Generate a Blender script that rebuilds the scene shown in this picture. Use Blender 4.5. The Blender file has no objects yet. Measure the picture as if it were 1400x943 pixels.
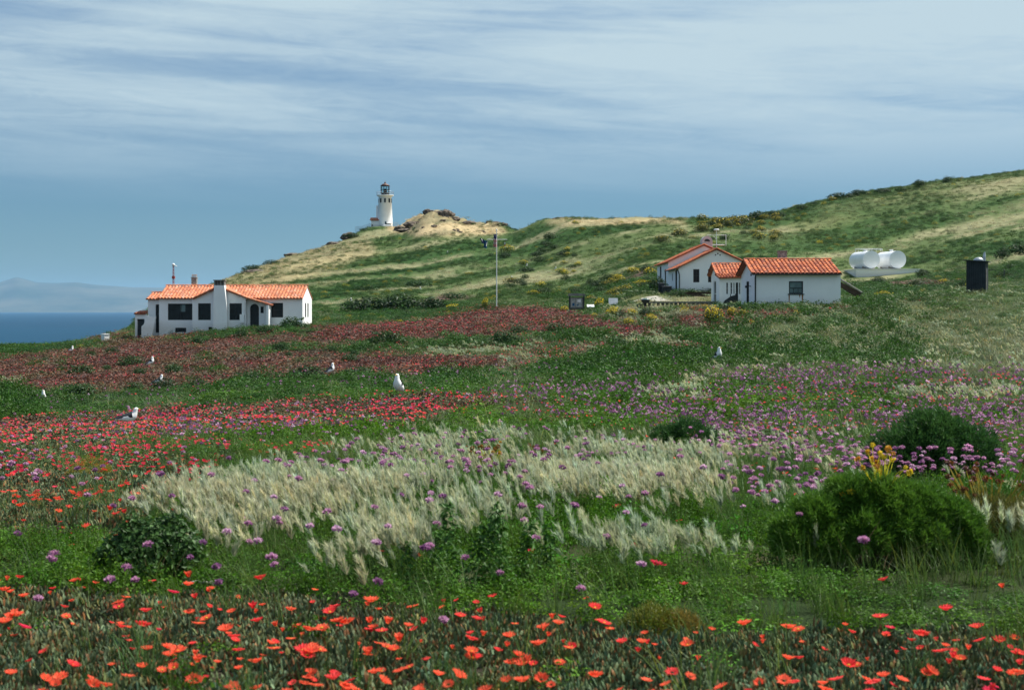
import bpy, bmesh, math, random
import numpy as np
from mathutils import Vector, Matrix

S = bpy.context.scene
C = S.collection
R = math.radians
F, H = 1944.0, 423.0          # focal length in photo pixels, eye-level row

# ------------------------------------------------------------------ camera, light, exposure
cd = bpy.data.cameras.new("camera")
cam = bpy.data.objects.new("camera", cd); C.objects.link(cam)
cd.sensor_width = 36.0; cd.lens = 36.0 * F / 1400.0
cam.location = (0, 0, 0); cam.rotation_euler = (R(90), 0, 0)
cd.shift_y = -(471.5 - H) / 1400.0
cd.clip_start = 0.1; cd.clip_end = 200000.0
cd.dof.use_dof = True; cd.dof.focus_distance = 34.0; cd.dof.aperture_fstop = 6.3
S.camera = cam

SUN_EL, SUN_AZ = 56.0, 24.0    # azimuth measured from +X (right of frame) towards +Y (away)
sl = bpy.data.lights.new("sun", 'SUN'); sl.energy = 5.0; sl.angle = R(0.5); sl.color = (1.0, 0.955, 0.88)
so = bpy.data.objects.new("sun", sl); C.objects.link(so)
sd = Vector((math.cos(R(SUN_EL)) * math.cos(R(SUN_AZ)), math.cos(R(SUN_EL)) * math.sin(R(SUN_AZ)), math.sin(R(SUN_EL))))
so.rotation_euler = sd.to_track_quat('Z', 'Y').to_euler()
so.location = (60, 20, 120)

W = bpy.data.worlds.new("World"); S.world = W; W.use_nodes = True
wt = W.node_tree; wt.nodes.clear()


def nd(t, typ, **kw):
    n = t.nodes.new(typ)
    for k, v in kw.items():
        setattr(n, k, v)
    return n


def math_n(t, op, a, b=None, c=None, clamp=False):
    n = nd(t, 'ShaderNodeMath', operation=op); n.use_clamp = clamp
    for i, v in enumerate((a, b, c)):
        if v is None: continue
        if isinstance(v, (int, float)): n.inputs[i].default_value = v
        else: t.links.new(v, n.inputs[i])
    return n.outputs[0]


def mixc(t, fac, a, b, blend='MIX'):
    n = nd(t, 'ShaderNodeMix', data_type='RGBA', blend_type=blend)
    for s, v in ((n.inputs[0], fac), (n.inputs[6], a), (n.inputs[7], b)):
        if isinstance(v, (int, float)): s.default_value = v
        elif isinstance(v, (tuple, list)): s.default_value = tuple(v) + ((1,) if len(v) == 3 else ())
        else: t.links.new(v, s)
    return n.outputs[2]


def ramp(t, fac, pts):
    n = nd(t, 'ShaderNodeValToRGB'); el = n.color_ramp.elements
    while len(el) < len(pts): el.new(0.5)
    for e, (p, c) in zip(el, pts):
        e.position = p; e.color = (c, c, c, 1) if isinstance(c, (int, float)) else tuple(c) + (1,)
    t.links.new(fac, n.inputs[0])
    return n.outputs[0]


def noise(t, vec, scale, detail=4, rough=0.55, dist=0.0):
    n = nd(t, 'ShaderNodeTexNoise'); n.inputs['Scale'].default_value = scale
    n.inputs['Detail'].default_value = detail; n.inputs['Roughness'].default_value = rough
    n.inputs['Distortion'].default_value = dist
    if vec is not None: t.links.new(vec, n.inputs['Vector'])
    return n.outputs['Fac']


def world():
    t = wt
    sky = nd(t, 'ShaderNodeTexSky', sky_type='NISHITA'); sky.sun_disc = False
    sky.sun_elevation = R(SUN_EL); sky.sun_rotation = R(90 - SUN_AZ)
    sky.altitude = 60; sky.air_density = 1.0; sky.dust_density = 0.25; sky.ozone_density = 2.2
    tc = nd(t, 'ShaderNodeTexCoord'); sx = nd(t, 'ShaderNodeSeparateXYZ')
    t.links.new(tc.outputs['Generated'], sx.inputs[0])
    x, y, z = sx.outputs
    # long thin cirrus sheets: stretched noise on the sky direction, drifting down to the right
    zz = math_n(t, 'ADD', z, math_n(t, 'MULTIPLY', x, 0.05))
    def streak(ax, az, sc, det, rough, off, dist):
        cb = nd(t, 'ShaderNodeCombineXYZ')
        t.links.new(math_n(t, 'MULTIPLY', x, ax), cb.inputs[0]); t.links.new(math_n(t, 'MULTIPLY_ADD', y, 1.2, off), cb.inputs[1])
        t.links.new(math_n(t, 'MULTIPLY', zz, az), cb.inputs[2])
        return noise(t, cb.outputs[0], sc, det, rough, dist)
    n1 = streak(1.5, 17.0, 1.0, 4, 0.45, 3.7, 0.9)
    n2 = streak(2.6, 40.0, 1.2, 5, 0.50, 9.1, 1.0)
    n3 = streak(9.0, 52.0, 2.2, 10, 0.68, 1.4, 1.6)
    base = math_n(t, 'ADD', math_n(t, 'MULTIPLY', n1, 0.68), math_n(t, 'ADD', math_n(t, 'MULTIPLY', n2, 0.30), math_n(t, 'MULTIPLY', n3, 0.15)))
    # more sheet to the right and above the hill, clear air near the horizon
    base = math_n(t, 'ADD', base, math_n(t, 'MULTIPLY', x, 0.16))
    env = ramp(t, math_n(t, 'ADD', z, math_n(t, 'MULTIPLY', x, -0.0)), [(0.070, 0.0), (0.105, 0.55), (0.135, 1.0), (0.30, 1.0), (0.75, 0.95)])  # cover kept near full overhead: unseen cloud added to brighten the shaded walls
    f = math_n(t, 'MULTIPLY', ramp(t, base, [(0.43, 0.24), (0.52, 0.48), (0.59, 0.75), (0.68, 0.97)]), env)
    f = math_n(t, 'MULTIPLY', f, CLOUD)
    tint = mixc(t, 1.0, sky.outputs[0], SKY_TINT, 'MULTIPLY')
    tint = mixc(t, 1.0, tint, ramp(t, z, [(0.0, 0.45), (0.10, 0.52), (0.2, 0.62), (0.45, 1.0)]), 'MULTIPLY')
    col = mixc(t, f, tint, CLOUD_COL)
    bg = nd(t, 'ShaderNodeBackground'); bg.inputs['Strength'].default_value = SKY_STR
    t.links.new(col, bg.inputs['Color'])
    out = nd(t, 'ShaderNodeOutputWorld'); t.links.new(bg.outputs[0], out.inputs['Surface'])


SKY_STR, CLOUD = 0.080, 0.92
SKY_TINT = (0.58, 0.87, 1.10)
CLOUD_COL = (4.85, 5.95, 6.35)
world()
vs = S.view_settings
vs.view_transform = 'Standard'; vs.look = 'None'; vs.gamma = 1.0; vs.use_curve_mapping = False
vs.exposure = 0.62
S.cycles.use_denoising = True
S.cycles.max_bounces = 6; S.cycles.diffuse_bounces = 3; S.cycles.transmission_bounces = 3; S.cycles.volume_bounces = 1
S.cycles.sample_clamp_indirect = 4.0
S.cycles.use_adaptive_sampling = True

# ------------------------------------------------------------------ naming helpers
def tag(o, label=None, cat=None, group=None, kind=None):
    if label: o['label'] = label
    if cat: o['category'] = cat
    if group: o['group'] = group
    if kind: o['kind'] = kind
    return o


def empty(name, loc, label, cat, group=None):
    o = bpy.data.objects.new(name, None); C.objects.link(o); o.location = loc
    o.empty_display_size = 0.2
    return tag(o, label, cat, group)


def copy_tree(o, parent=None):
    c = o.copy(); C.objects.link(c)
    if parent is not None: c.parent = parent
    for ch in list(o.children):
        copy_tree(ch, c)
    return c


# ------------------------------------------------------------------ mesh collector
class MB:
    def __init__(s): s.v, s.f, s.m, s.c, s.smooth = [], [], [], [], []
    def face(s, pts, m=0, col=None, sm=False):
        b = len(s.v); s.v += [tuple(p) for p in pts]
        s.f.append(tuple(range(b, b + len(pts)))); s.m.append(m); s.c.append(col); s.smooth.append(sm)
    def mesh(s, vs_, fs, m=0, col=None, sm=False):
        b = len(s.v); s.v += [tuple(p) for p in vs_]
        for f in fs:
            s.f.append(tuple(i + b for i in f)); s.m.append(m); s.c.append(col); s.smooth.append(sm)
    def box(s, x0, x1, y0, y1, z0, z1, m=0, col=None):
        v = [(x0, y0, z0), (x1, y0, z0), (x1, y1, z0), (x0, y1, z0), (x0, y0, z1), (x1, y0, z1), (x1, y1, z1), (x0, y1, z1)]
        s.mesh(v, [(0, 3, 2, 1), (4, 5, 6, 7), (0, 1, 5, 4), (1, 2, 6, 5), (2, 3, 7, 6), (3, 0, 4, 7)], m, col)
    def prism(s, pts, axis, a0, a1, m=0, col=None):     # polygon extruded along an axis: 'x' -> pts are (y,z), 'y' -> (x,z), 'z' -> (x,y)
        def P(p, a): return {'x': (a, p[0], p[1]), 'y': (p[0], a, p[1]), 'z': (p[0], p[1], a)}[axis]
        n = len(pts)
        v = [P(p, a0) for p in pts] + [P(p, a1) for p in pts]
        fs = [tuple(range(n))[::-1], tuple(range(n, 2 * n))] + [(i, (i + 1) % n, n + (i + 1) % n, n + i) for i in range(n)]
        s.mesh(v, fs, m, col)
    def cyl(s, p0, p1, r0, r1=None, n=10, m=0, col=None, caps=True, sm=True):
        r1 = r0 if r1 is None else r1
        p0, p1 = Vector(p0), Vector(p1); d = (p1 - p0).normalized()
        a = d.orthogonal().normalized(); b = d.cross(a)
        v = []
        for p, r in ((p0, r0), (p1, r1)):
            for i in range(n):
                th = 2 * math.pi * i / n
                v.append(p + a * (r * math.cos(th)) + b * (r * math.sin(th)))
        s.mesh(v, [(i, (i + 1) % n, n + (i + 1) % n, n + i) for i in range(n)], m, col, sm)
        if caps:
            s.face(v[:n][::-1], m, col); s.face(v[n:], m, col)
    def tube(s, path, r, n=6, m=0):
        for a, b in zip(path[:-1], path[1:]): s.cyl(a, b, r, r, n, m)
    def lathe(s, prof, c=(0, 0, 0), n=24, m=0, col=None, sm=True):
        v = []
        for r, z in prof:
            for i in range(n):
                th = 2 * math.pi * i / n
                v.append((c[0] + r * math.cos(th), c[1] + r * math.sin(th), c[2] + z))
        fs = []
        for j in range(len(prof) - 1):
            for i in range(n):
                fs.append((j * n + i, j * n + (i + 1) % n, (j + 1) * n + (i + 1) % n, (j + 1) * n + i))
        s.mesh(v, fs, m, col, sm)
    def ball(s, c, rx, ry, rz, n=10, k=6, m=0, col=None):
        v, fs = [], []
        for j in range(k + 1):
            ph = math.pi * j / k - math.pi / 2
            for i in range(n):
                th = 2 * math.pi * i / n
                v.append((c[0] + rx * math.cos(ph) * math.cos(th), c[1] + ry * math.cos(ph) * math.sin(th), c[2] + rz * math.sin(ph)))
        for j in range(k):
            for i in range(n):
                fs.append((j * n + i, j * n + (i + 1) % n, (j + 1) * n + (i + 1) % n, (j + 1) * n + i))
        s.mesh(v, fs, m, col, True)
    def wall(s, plane, a0, a1, z0, z1, front, back, holes=(), m=0):
        """a wall in plane 'x' (runs along x, front/back are y) or 'y' (runs along y, front/back are x), with real rectangular openings"""
        def P(a, dpt, z): return (a, dpt, z) if plane == 'x' else (dpt, a, z)
        A = sorted({a0, a1, *[h[0] for h in holes], *[h[1] for h in holes]}); Zs = sorted({z0, z1, *[h[2] for h in holes], *[h[3] for h in holes]})
        for i in range(len(A) - 1):
            for j in range(len(Zs) - 1):
                ca, cz = (A[i] + A[i + 1]) / 2, (Zs[j] + Zs[j + 1]) / 2
                if any(h[0] < ca < h[1] and h[2] < cz < h[3] for h in holes): continue
                for dpt in (front, back):
                    s.face([P(A[i], dpt, Zs[j]), P(A[i + 1], dpt, Zs[j]), P(A[i + 1], dpt, Zs[j + 1]), P(A[i], dpt, Zs[j + 1])], m)
        for h in list(holes) + [(a0, a1, z0, z1)]:
            for q in (((h[0], h[2]), (h[1], h[2])), ((h[0], h[3]), (h[1], h[3])), ((h[0], h[2]), (h[0], h[3])), ((h[1], h[2]), (h[1], h[3]))):
                (p, zp), (r, zr) = q
                s.face([P(p, front, zp), P(r, front, zr), P(r, back, zr), P(p, back, zp)], m)
    def data(s, name, mats, org=(0, 0, 0)):
        me = bpy.data.meshes.new(name)
        o = Vector(org)
        me.from_pydata([(v[0] - o.x, v[1] - o.y, v[2] - o.z) for v in s.v], [], s.f)
        for mt in (mats if isinstance(mats, (list, tuple)) else [mats]): me.materials.append(mt)
        me.polygons.foreach_set('material_index', s.m)
        me.polygons.foreach_set('use_smooth', s.smooth)
        if any(c is not None for c in s.c):
            at = me.attributes.new('tcol', 'FLOAT_COLOR', 'FACE')
            arr = np.ones((len(s.f), 4), np.float32)
            for i, c in enumerate(s.c):
                if c is not None: arr[i, :3] = c
            at.data.foreach_set('color', arr.ravel())
        me.update()
        return me
    def build(s, name, mats, parent=None, org=(0, 0, 0)):
        ob = bpy.data.objects.new(name, s.data(name, mats, org)); C.objects.link(ob)
        if parent is not None: ob.parent = parent
        return ob


# ------------------------------------------------------------------ numpy noise
_rs = np.random.RandomState(7)
_perm = _rs.rand(256, 256)


def vnoise(x, y):
    xi = np.floor(x).astype(np.int64); yi = np.floor(y).astype(np.int64)
    fx = x - xi; fy = y - yi
    fx = fx * fx * (3 - 2 * fx); fy = fy * fy * (3 - 2 * fy)
    a = _perm[xi & 255, yi & 255]; b = _perm[(xi + 1) & 255, yi & 255]
    c = _perm[xi & 255, (yi + 1) & 255]; d = _perm[(xi + 1) & 255, (yi + 1) & 255]
    return (a * (1 - fx) + b * fx) * (1 - fy) + (c * (1 - fx) + d * fx) * fy


def fbm(x, y, o=4, g=0.5):
    r = 0; a = 1; t = 0
    for i in range(o):
        r = r + a * vnoise(x + 17.3 * i, y + 5.1 * i); t += a; a *= g; x = x * 2.03; y = y * 2.03
    return r / t


def sstep(a, b, x):
    t = np.clip((x - a) / (b - a), 0, 1)
    return t * t * (3 - 2 * t)


# ------------------------------------------------------------------ terrain heights
def pchip(x, y, xi):
    x = np.asarray(x, float); y = np.asarray(y, float)
    h = np.diff(x); dl = np.diff(y) / h
    m = np.zeros_like(y)
    m[0], m[-1] = dl[0], dl[-1]
    for k in range(1, len(x) - 1):
        if dl[k - 1] * dl[k] > 0:
            w1 = 2 * h[k] + h[k - 1]; w2 = h[k] + 2 * h[k - 1]
            m[k] = (w1 + w2) / (w1 / dl[k - 1] + w2 / dl[k])
    xi = np.clip(xi, x[0], x[-1])
    i = np.clip(np.searchsorted(x, xi) - 1, 0, len(x) - 2)
    t = (xi - x[i]) / h[i]
    return (2 * t**3 - 3 * t**2 + 1) * y[i] + (t**3 - 2 * t**2 + t) * h[i] * m[i] + (-2 * t**3 + 3 * t**2) * y[i + 1] + (t**3 - t**2) * h[i] * m[i + 1]


NEAR = [(0.8, -1.42), (3, -1.42), (6, -1.42), (8, -1.43), (10, -1.48), (15, -1.72)]      # metres below the eye
# per bearing: (distance, row of eye-level picture) survey marks; ('z', d, z) gives a height outright
COLS = {
 -760: [(20, 622), (30, 606), (40, 592), (60, 556), (80, 533), (100, 516), (110, 514), (120, 514), ('z', 150, -35), ('z', 200, -72), ('z', 560, -75)],
 -300: [(20, 620), (30, 602), (38, 592), (60, 552), (80, 527), (100, 510), (125, 497), (140, 493), ('z', 165, -30), ('z', 210, -72), ('z', 560, -75)],
 0: [(20, 618), (30, 598), (38, 588), (50, 564), (60, 548), (80, 520), (100, 501), (125, 486), (140, 481), (155, 479), (165, 481), ('z', 190, -30), ('z', 230, -72), ('z', 560, -75)],
 100: [(20, 617), (30, 596), (38, 586), (50, 560), (60, 544), (80, 516), (100, 496), (125, 478), (140, 473), (155, 470), (170, 471), ('z', 200, -28), ('z', 245, -72), ('z', 560, -75)],
 180: [(20, 616), (30, 594), (38, 582), (50, 557), (60, 541), (80, 513), (100, 490), (125, 466), (150, 456), (180, 450), (220, 443), (250, 437), (262, 437), ('z', 290, -24), ('z', 335, -72), ('z', 560, -75)],
 300: [(20, 615), (30, 588), (40, 566), (50, 547), (60, 533), (80, 507), (100, 483), (125, 456), (150, 446), (180, 434), (220, 415), (260, 396), (295, 383), (308, 383), ('z', 340, -15), ('z', 385, -72), ('z', 560, -75)],
 400: [(20, 615), (30, 582), (40, 556), (50, 538), (60, 525), (80, 500), (100, 475), (125, 448), (150, 440), (180, 427), (220, 407), (260, 385), (300, 364), (328, 350), (343, 350), ('z', 375, -8), ('z', 430, -72), ('z', 560, -75)],
 460: [(20, 615), (30, 578), (40, 548), (50, 532), (60, 519), (80, 495), (100, 471), (125, 447), (150, 438), (180, 424), (220, 403), (260, 382), (300, 360), (345, 335), (358, 335), ('z', 395, 0), ('z', 460, -72), ('z', 560, -75)],
 495: [(20, 615), (30, 577), (40, 547), (60, 517), (80, 493), (100, 469), (125, 447), (150, 437), (180, 423), (220, 402), (260, 380), (300, 358), (340, 332), (364, 316), (385, 314), (400, 320), ('z', 450, -5), ('z', 510, -72), ('z', 560, -75)],
 545: [(20, 615), (30, 576), (40, 545), (60, 514), (80, 490), (100, 466), (125, 447), (150, 435), (180, 422), (220, 403), (260, 380), (300, 357), (340, 330), (372, 312), (385, 312), (405, 318), ('z', 460, 0), ('z', 520, -72), ('z', 560, -75)],
 570: [(20, 615), (30, 575), (40, 545), (60, 514), (80, 489), (100, 465), (125, 446), (150, 434), (180, 422), (220, 403), (260, 380), (300, 355), (335, 323), (358, 300), (370, 299), (390, 311), ('z', 460, 0), ('z', 530, -70), ('z', 560, -75)],
 597: [(20, 615), (30, 575), (40, 544), (60, 513), (80, 488), (100, 464), (125, 445), (150, 433), (180, 421), (220, 404), (260, 380), (300, 350), (335, 316), (358, 291), (368, 290), (390, 310), ('z', 460, 0), ('z', 530, -70), ('z', 560, -75)],
 640: [(20, 615), (30, 575), (40, 543), (60, 511), (80, 485), (100, 461), (125, 443), (150, 431), (180, 418), (220, 401), (260, 376), (300, 348), (335, 321), (358, 305), (372, 304), (395, 318), ('z', 460, 2), ('z', 540, -70), ('z', 560, -75)],
 690: [(20, 615), (30, 574), (40, 541), (60, 507), (80, 480), (100, 457), (125, 439), (145, 429), (165, 420), (190, 408), (220, 394), (260, 370), (300, 344), (338, 318), (358, 308), (366, 309), (380, 322), ('z', 460, 2), ('z', 560, -60)],
 702: [(20, 615), (30, 574), (40, 541), (60, 506), (80, 479), (100, 456), (125, 438), (145, 428), (165, 420), (190, 407), (220, 393), (260, 368), (300, 342), (335, 319), (350, 318), (370, 322), ('z', 460, 2), ('z', 560, -60)],
 750: [(20, 615), (30, 573), (40, 539), (60, 504), (80, 476), (100, 453), (125, 436), (145, 428), (165, 419), (190, 406), (220, 390), (260, 360), (300, 323), (322, 304), (338, 304), ('z', 420, 2), ('z', 560, -50)],
 790: [(20, 614), (30, 572), (40, 538), (60, 502), (80, 473), (100, 451), (125, 434), (145, 428), (165, 418), (190, 404), (220, 386), (260, 349), (300, 306), (312, 301), (330, 303), ('z', 420, 4), ('z', 560, -40)],
 900: [(20, 613), (30, 571), (40, 534), (60, 496), (80, 464), (100, 440), (118, 425), (127, 419), (136, 410), (142, 406), (150, 398.5), (180, 388), (220, 360), (260, 326), (290, 303), (305, 301), (330, 304), ('z', 420, 6), ('z', 560, -30)],
 1020: [(20, 612), (30, 570), (40, 530), (60, 490), (80, 456), (95, 432), (105, 422), (118, 420), (130, 416), (142, 407), (150, 400), (180, 388), (220, 358), (260, 323), (292, 299), (310, 297), (340, 303), ('z', 420, 8), ('z', 560, -20)],
 1150: [(20, 612), (30, 569), (40, 526), (60, 484), (80, 448), (95, 425), (105, 416), (115, 414), (130, 413), (160, 400), (190, 392), (211, 385), (226, 366), (260, 327), (305, 272), (325, 270), (350, 274), ('z', 430, 10), ('z', 560, -10)],
 1250: [(20, 611), (30, 567), (40, 523), (60, 478), (80, 438), (95, 414), (105, 408), (115, 408), (130, 405), (160, 394), (190, 384), (211, 376), (226, 361), (260, 322), (312, 256), (335, 253), (360, 258), ('z', 430, 15), ('z', 560, 0)],
 1335: [(20, 610), (30, 566), (40, 520), (60, 474), (80, 429), (92, 405), (100, 399), (112, 397), (130, 393), (160, 383), (215, 353), (260, 312), (320, 247), (345, 244), (370, 250), ('z', 440, 18), ('z', 560, 5)],
 1450: [(20, 609), (30, 565), (40, 517), (60, 468), (80, 421), (92, 398), (100, 392), (130, 384), (160, 374), (215, 341), (260, 301), (325, 233), (350, 229), ('z', 440, 24), ('z', 560, 10)],
 2160: [(20, 605), (30, 555), (40, 503), (60, 446), (80, 396), (100, 356), (160, 316), (215, 285), (260, 246), (330, 190), (360, 185), ('z', 440, 34), ('z', 560, 20)],
}
GP = np.arange(-760, 2161, 8.0); GL = np.linspace(math.log(0.8), math.log(560), 520)


def _heights():
    ks = sorted(COLS); rows = []
    for k in ks:
        kn = [(math.log(d), z) for d, z in NEAR]
        for e in COLS[k]:
            if e[0] == 'z': kn.append((math.log(e[1]), e[2]))
            else: kn.append((math.log(e[0]), (H - e[1]) / F * e[0]))
        rows.append(pchip([a for a, _ in kn], [b for _, b in kn], GL))
    rows = np.array(rows)
    g = np.array([pchip(ks, rows[:, j], GP) for j in range(len(GL))])       # [L, P]
    for _ in range(2):
        p = np.pad(g, 1, mode='edge')
        g = (p[:-2, 1:-1] + 2 * p[1:-1, 1:-1] + p[2:, 1:-1]) / 4
        p = np.pad(g, 1, mode='edge')
        g = (p[1:-1, :-2] + 2 * p[1:-1, 1:-1] + p[1:-1, 2:]) / 4
    return g


HG = _heights()


def bil(g, fx, fy):
    fx = np.clip(fx, 0, g.shape[1] - 1.001); fy = np.clip(fy, 0, g.shape[0] - 1.001)
    i = fx.astype(int); j = fy.astype(int); a = fx - i; b = fy - j
    return (g[j, i] * (1 - a) + g[j, i + 1] * a) * (1 - b) + (g[j + 1, i] * (1 - a) + g[j + 1, i + 1] * a) * b


def ground(x, y):
    x = np.asarray(x, float); y = np.maximum(np.asarray(y, float), 0.8)
    px = 700 + F * x / y
    z = bil(HG, (px + 760) / 8.0, (np.log(y) - GL[0]) / (GL[1] - GL[0]))
    amp = 0.05 + 0.14 * sstep(8, 40, y) * (1 - 0.55 * sstep(90, 110, y) * (1 - sstep(165, 200, y))) + 0.9 * sstep(190, 300, y)
    crag = (fbm(x * .33, y * .33 + 60, 4) - .5) * 2.6 * sstep(320, 345, y) * (1 - sstep(0, 25, np.abs(x + 21)) * 0) * np.where((px > 548) & (px < 700), 1, .25)
    sc = np.where(y < 60, 0.45, 0.16)
    b1 = fbm(x * 0.5, y * 0.5, 3) - 0.5; b2 = fbm(x * 0.11 + 40, y * 0.11, 4) - 0.5
    k = sstep(30, 90, y)
    cliff = sstep(-8, -40, z)
    return z + crag + amp * 2 * (b1 * (1 - k) + b2 * k) + cliff * 9 * (fbm(x * 0.07, z * 0.12 + y * 0.07, 4) - 0.5)


def gz(x, y): return float(ground(np.array([x]), np.array([y]))[0])
def X(px, d): return (px - 700) / F * d
def Z(py, d): return (H - py) / F * d


def on_ground(px, d, sink=0.0):
    x = X(px, d); return Vector((x, d, gz(x, d) - sink))


def at_row(px, py, dmin=4.0, dmax=380.0):
    """nearest ground point seen towards a bearing and depression"""
    d = np.exp(np.linspace(math.log(dmin), math.log(dmax), 3000)); x = X(px, d)
    r = H - F * ground(x, d) / d
    i = np.argmax(r <= py)
    return Vector((x[i], d[i], float(ground(x[i:i + 1], d[i:i + 1])[0])))

# ------------------------------------------------------------------ materials
def newmat(name):
    m = bpy.data.materials.new(name); m.use_nodes = True
    t = m.node_tree; t.nodes.clear()
    out = nd(t, 'ShaderNodeOutputMaterial')
    return m, t, out


def pbsdf(t, out, col=None, rough=0.6, spec=0.4, metal=0.0, bump=None, bstr=0.3, bdist=0.02):
    p = nd(t, 'ShaderNodeBsdfPrincipled')
    if isinstance(col, (tuple, list)): p.inputs['Base Color'].default_value = tuple(col) + (1,)
    elif col is not None: t.links.new(col, p.inputs['Base Color'])
    if isinstance(rough, (int, float)): p.inputs['Roughness'].default_value = rough
    else: t.links.new(rough, p.inputs['Roughness'])
    p.inputs['Specular IOR Level'].default_value = spec; p.inputs['Metallic'].default_value = metal
    if bump is not None:
        b = nd(t, 'ShaderNodeBump'); b.inputs['Strength'].default_value = bstr; b.inputs['Distance'].default_value = bdist
        t.links.new(bump, b.inputs['Height']); t.links.new(b.outputs[0], p.inputs['Normal'])
    t.links.new(p.outputs[0], out.inputs['Surface'])
    return p


def coords(t):
    return nd(t, 'ShaderNodeTexCoord').outputs['Object']


def simple(name, col, rough=0.6, spec=0.4, metal=0.0, var=0.12, scale=4.0, bstr=0.15):
    m, t, out = newmat(name)
    n = noise(t, coords(t), scale, 5)
    c2 = tuple(max(0, c * (1 - var * 2)) for c in col); c3 = tuple(min(1, c * (1 + var)) for c in col)
    pbsdf(t, out, ramp(t, n, [(0.3, c2), (0.7, c3)]), rough, spec, metal, n, bstr)
    return m


def stucco():
    m, t, out = newmat('stucco')
    co = coords(t)
    big = noise(t, co, 0.7, 5); fine = noise(t, co, 9.0, 6)
    mp = nd(t, 'ShaderNodeMapping'); mp.inputs['Scale'].default_value = (5.0, 5.0, 0.35); t.links.new(co, mp.inputs[0])
    run = noise(t, mp.outputs[0], 1.0, 5)                                  # rain streaks
    c = mixc(t, ramp(t, big, [(0.35, 0.0), (0.7, 1.0)]), (0.89, 0.89, 0.88), (0.82, 0.825, 0.815))
    c = mixc(t, ramp(t, run, [(0.60, 0.0), (0.82, 0.30)]), c, (0.66, 0.65, 0.62))
    sz_ = nd(t, 'ShaderNodeSeparateXYZ'); t.links.new(co, sz_.inputs[0])
    splash = math_n(t, 'ADD', sz_.outputs[2], math_n(t, 'MULTIPLY', big, 0.9))
    c = mixc(t, math_n(t, 'MULTIPLY', ramp(t, math_n(t, 'MULTIPLY', splash, 0.5), [(0.30, 0.55), (0.62, 0.0)]), ramp(t, fine, [(0.3, 0.5), (0.7, 1.0)])), c, (0.50, 0.46, 0.38))
    c = mixc(t, ramp(t, noise(t, co, 2.6, 7, 0.7), [(0.60, 0.0), (0.72, 0.35)]), c, (0.68, 0.68, 0.65))
    pbsdf(t, out, c, 0.85, 0.2, 0, fine, 0.35, 0.015)
    return m


def tiles_mat(name, a, b, pale):
    m, t, out = newmat(name)
    at = nd(t, 'ShaderNodeAttribute', attribute_name='tcol')
    co = coords(t)
    sp = noise(t, co, 7.0, 5)
    c = mixc(t, at.outputs['Fac'], a, b)
    c = mixc(t, ramp(t, noise(t, co, 2.3, 4), [(0.5, 0.0), (0.75, pale)]), c, (0.78, 0.62, 0.50))
    c = mixc(t, ramp(t, sp, [(0.55, 0.0), (0.8, 0.4)]), c, (0.30, 0.16, 0.10))
    c = mixc(t, ramp(t, noise(t, co, 0.9, 7, 0.7), [(0.54, 0.0), (0.70, 0.5)]), c, (0.20, 0.15, 0.11))
    pbsdf(t, out, c, 0.8, 0.25, 0, sp, 0.3, 0.01)
    return m


def glass_dark(name='dark_glass', col=(0.012, 0.016, 0.018)):
    m, t, out = newmat(name)
    n = noise(t, coords(t), 1.4, 2)
    pbsdf(t, out, ramp(t, n, [(0.3, col), (0.75, tuple(c * 2 for c in col))]), 0.25, 0.25)
    return m


def leaf_mat(name, inst=True, transl=0.35, gloss=0.25, rough=0.5, var=0.35):
    """plants: colour from the plant itself (per instance or per mesh) with per-leaf variation"""
    m, t, out = newmat(name)
    a = nd(t, 'ShaderNodeAttribute', attribute_name='col')
    a.attribute_type = 'INSTANCER' if inst else 'GEOMETRY'
    v = nd(t, 'ShaderNodeAttribute', attribute_name='tint'); v.attribute_type = 'GEOMETRY'
    c = mixc(t, 1.0, a.outputs['Color'], v.outputs['Color'], 'MULTIPLY')
    p = nd(t, 'ShaderNodeBsdfPrincipled'); p.inputs['Roughness'].default_value = rough
    p.inputs['Specular IOR Level'].default_value = gloss
    t.links.new(c, p.inputs['Base Color'])
    tr = nd(t, 'ShaderNodeBsdfTranslucent'); t.links.new(c, tr.inputs['Color'])
    mx = nd(t, 'ShaderNodeMixShader'); mx.inputs[0].default_value = transl
    t.links.new(p.outputs[0], mx.inputs[1]); t.links.new(tr.outputs[0], mx.inputs[2])
    t.links.new(mx.outputs[0], out.inputs['Surface'])
    return m


M = {}
M['stucco'] = stucco()
M['tile_red'] = tiles_mat('terracotta_tiles', (0.66, 0.19, 0.065), (0.27, 0.07, 0.04), 0.16)
M['tile_pale'] = tiles_mat('weathered_terracotta_tiles', (0.70, 0.26, 0.12), (0.40, 0.125, 0.065), 0.55)
M['glass'] = glass_dark()
M['glass_grey'] = glass_dark('grey_glass', (0.09, 0.13, 0.13))
M['dark_wood'] = simple('dark_painted_wood', (0.022, 0.030, 0.032), 0.6)
M['grey_wood'] = simple('grey_timber', (0.20, 0.20, 0.18), 0.8, 0.2, 0, 0.25, 3)
M['brown_wood'] = simple('brown_timber', (0.055, 0.04, 0.03), 0.8, 0.2, 0, 0.25, 3)
M['white'] = simple('white_paint', (0.80, 0.80, 0.78), 0.45, 0.4, 0, 0.04, 2)
M['tank'] = simple('tank_paint', (0.80, 0.82, 0.82), 0.4, 0.4, 0, 0.05, 0.6, 0.04)
M['rust'] = simple('rust_stain', (0.30, 0.13, 0.05), 0.8, 0.1)
M['metal'] = simple('galvanised_metal', (0.45, 0.47, 0.48), 0.4, 0.5, 0.6)
M['dark_metal'] = simple('dark_metal', (0.03, 0.035, 0.04), 0.5, 0.4, 0.3)
M['charcoal'] = simple('charcoal_boards', (0.030, 0.036, 0.042), 0.7, 0.2, 0, 0.2, 2)
M['brick'] = simple('grey_brick', (0.27, 0.30, 0.285), 0.9, 0.15, 0, 0.3, 6, 0.5)
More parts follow.
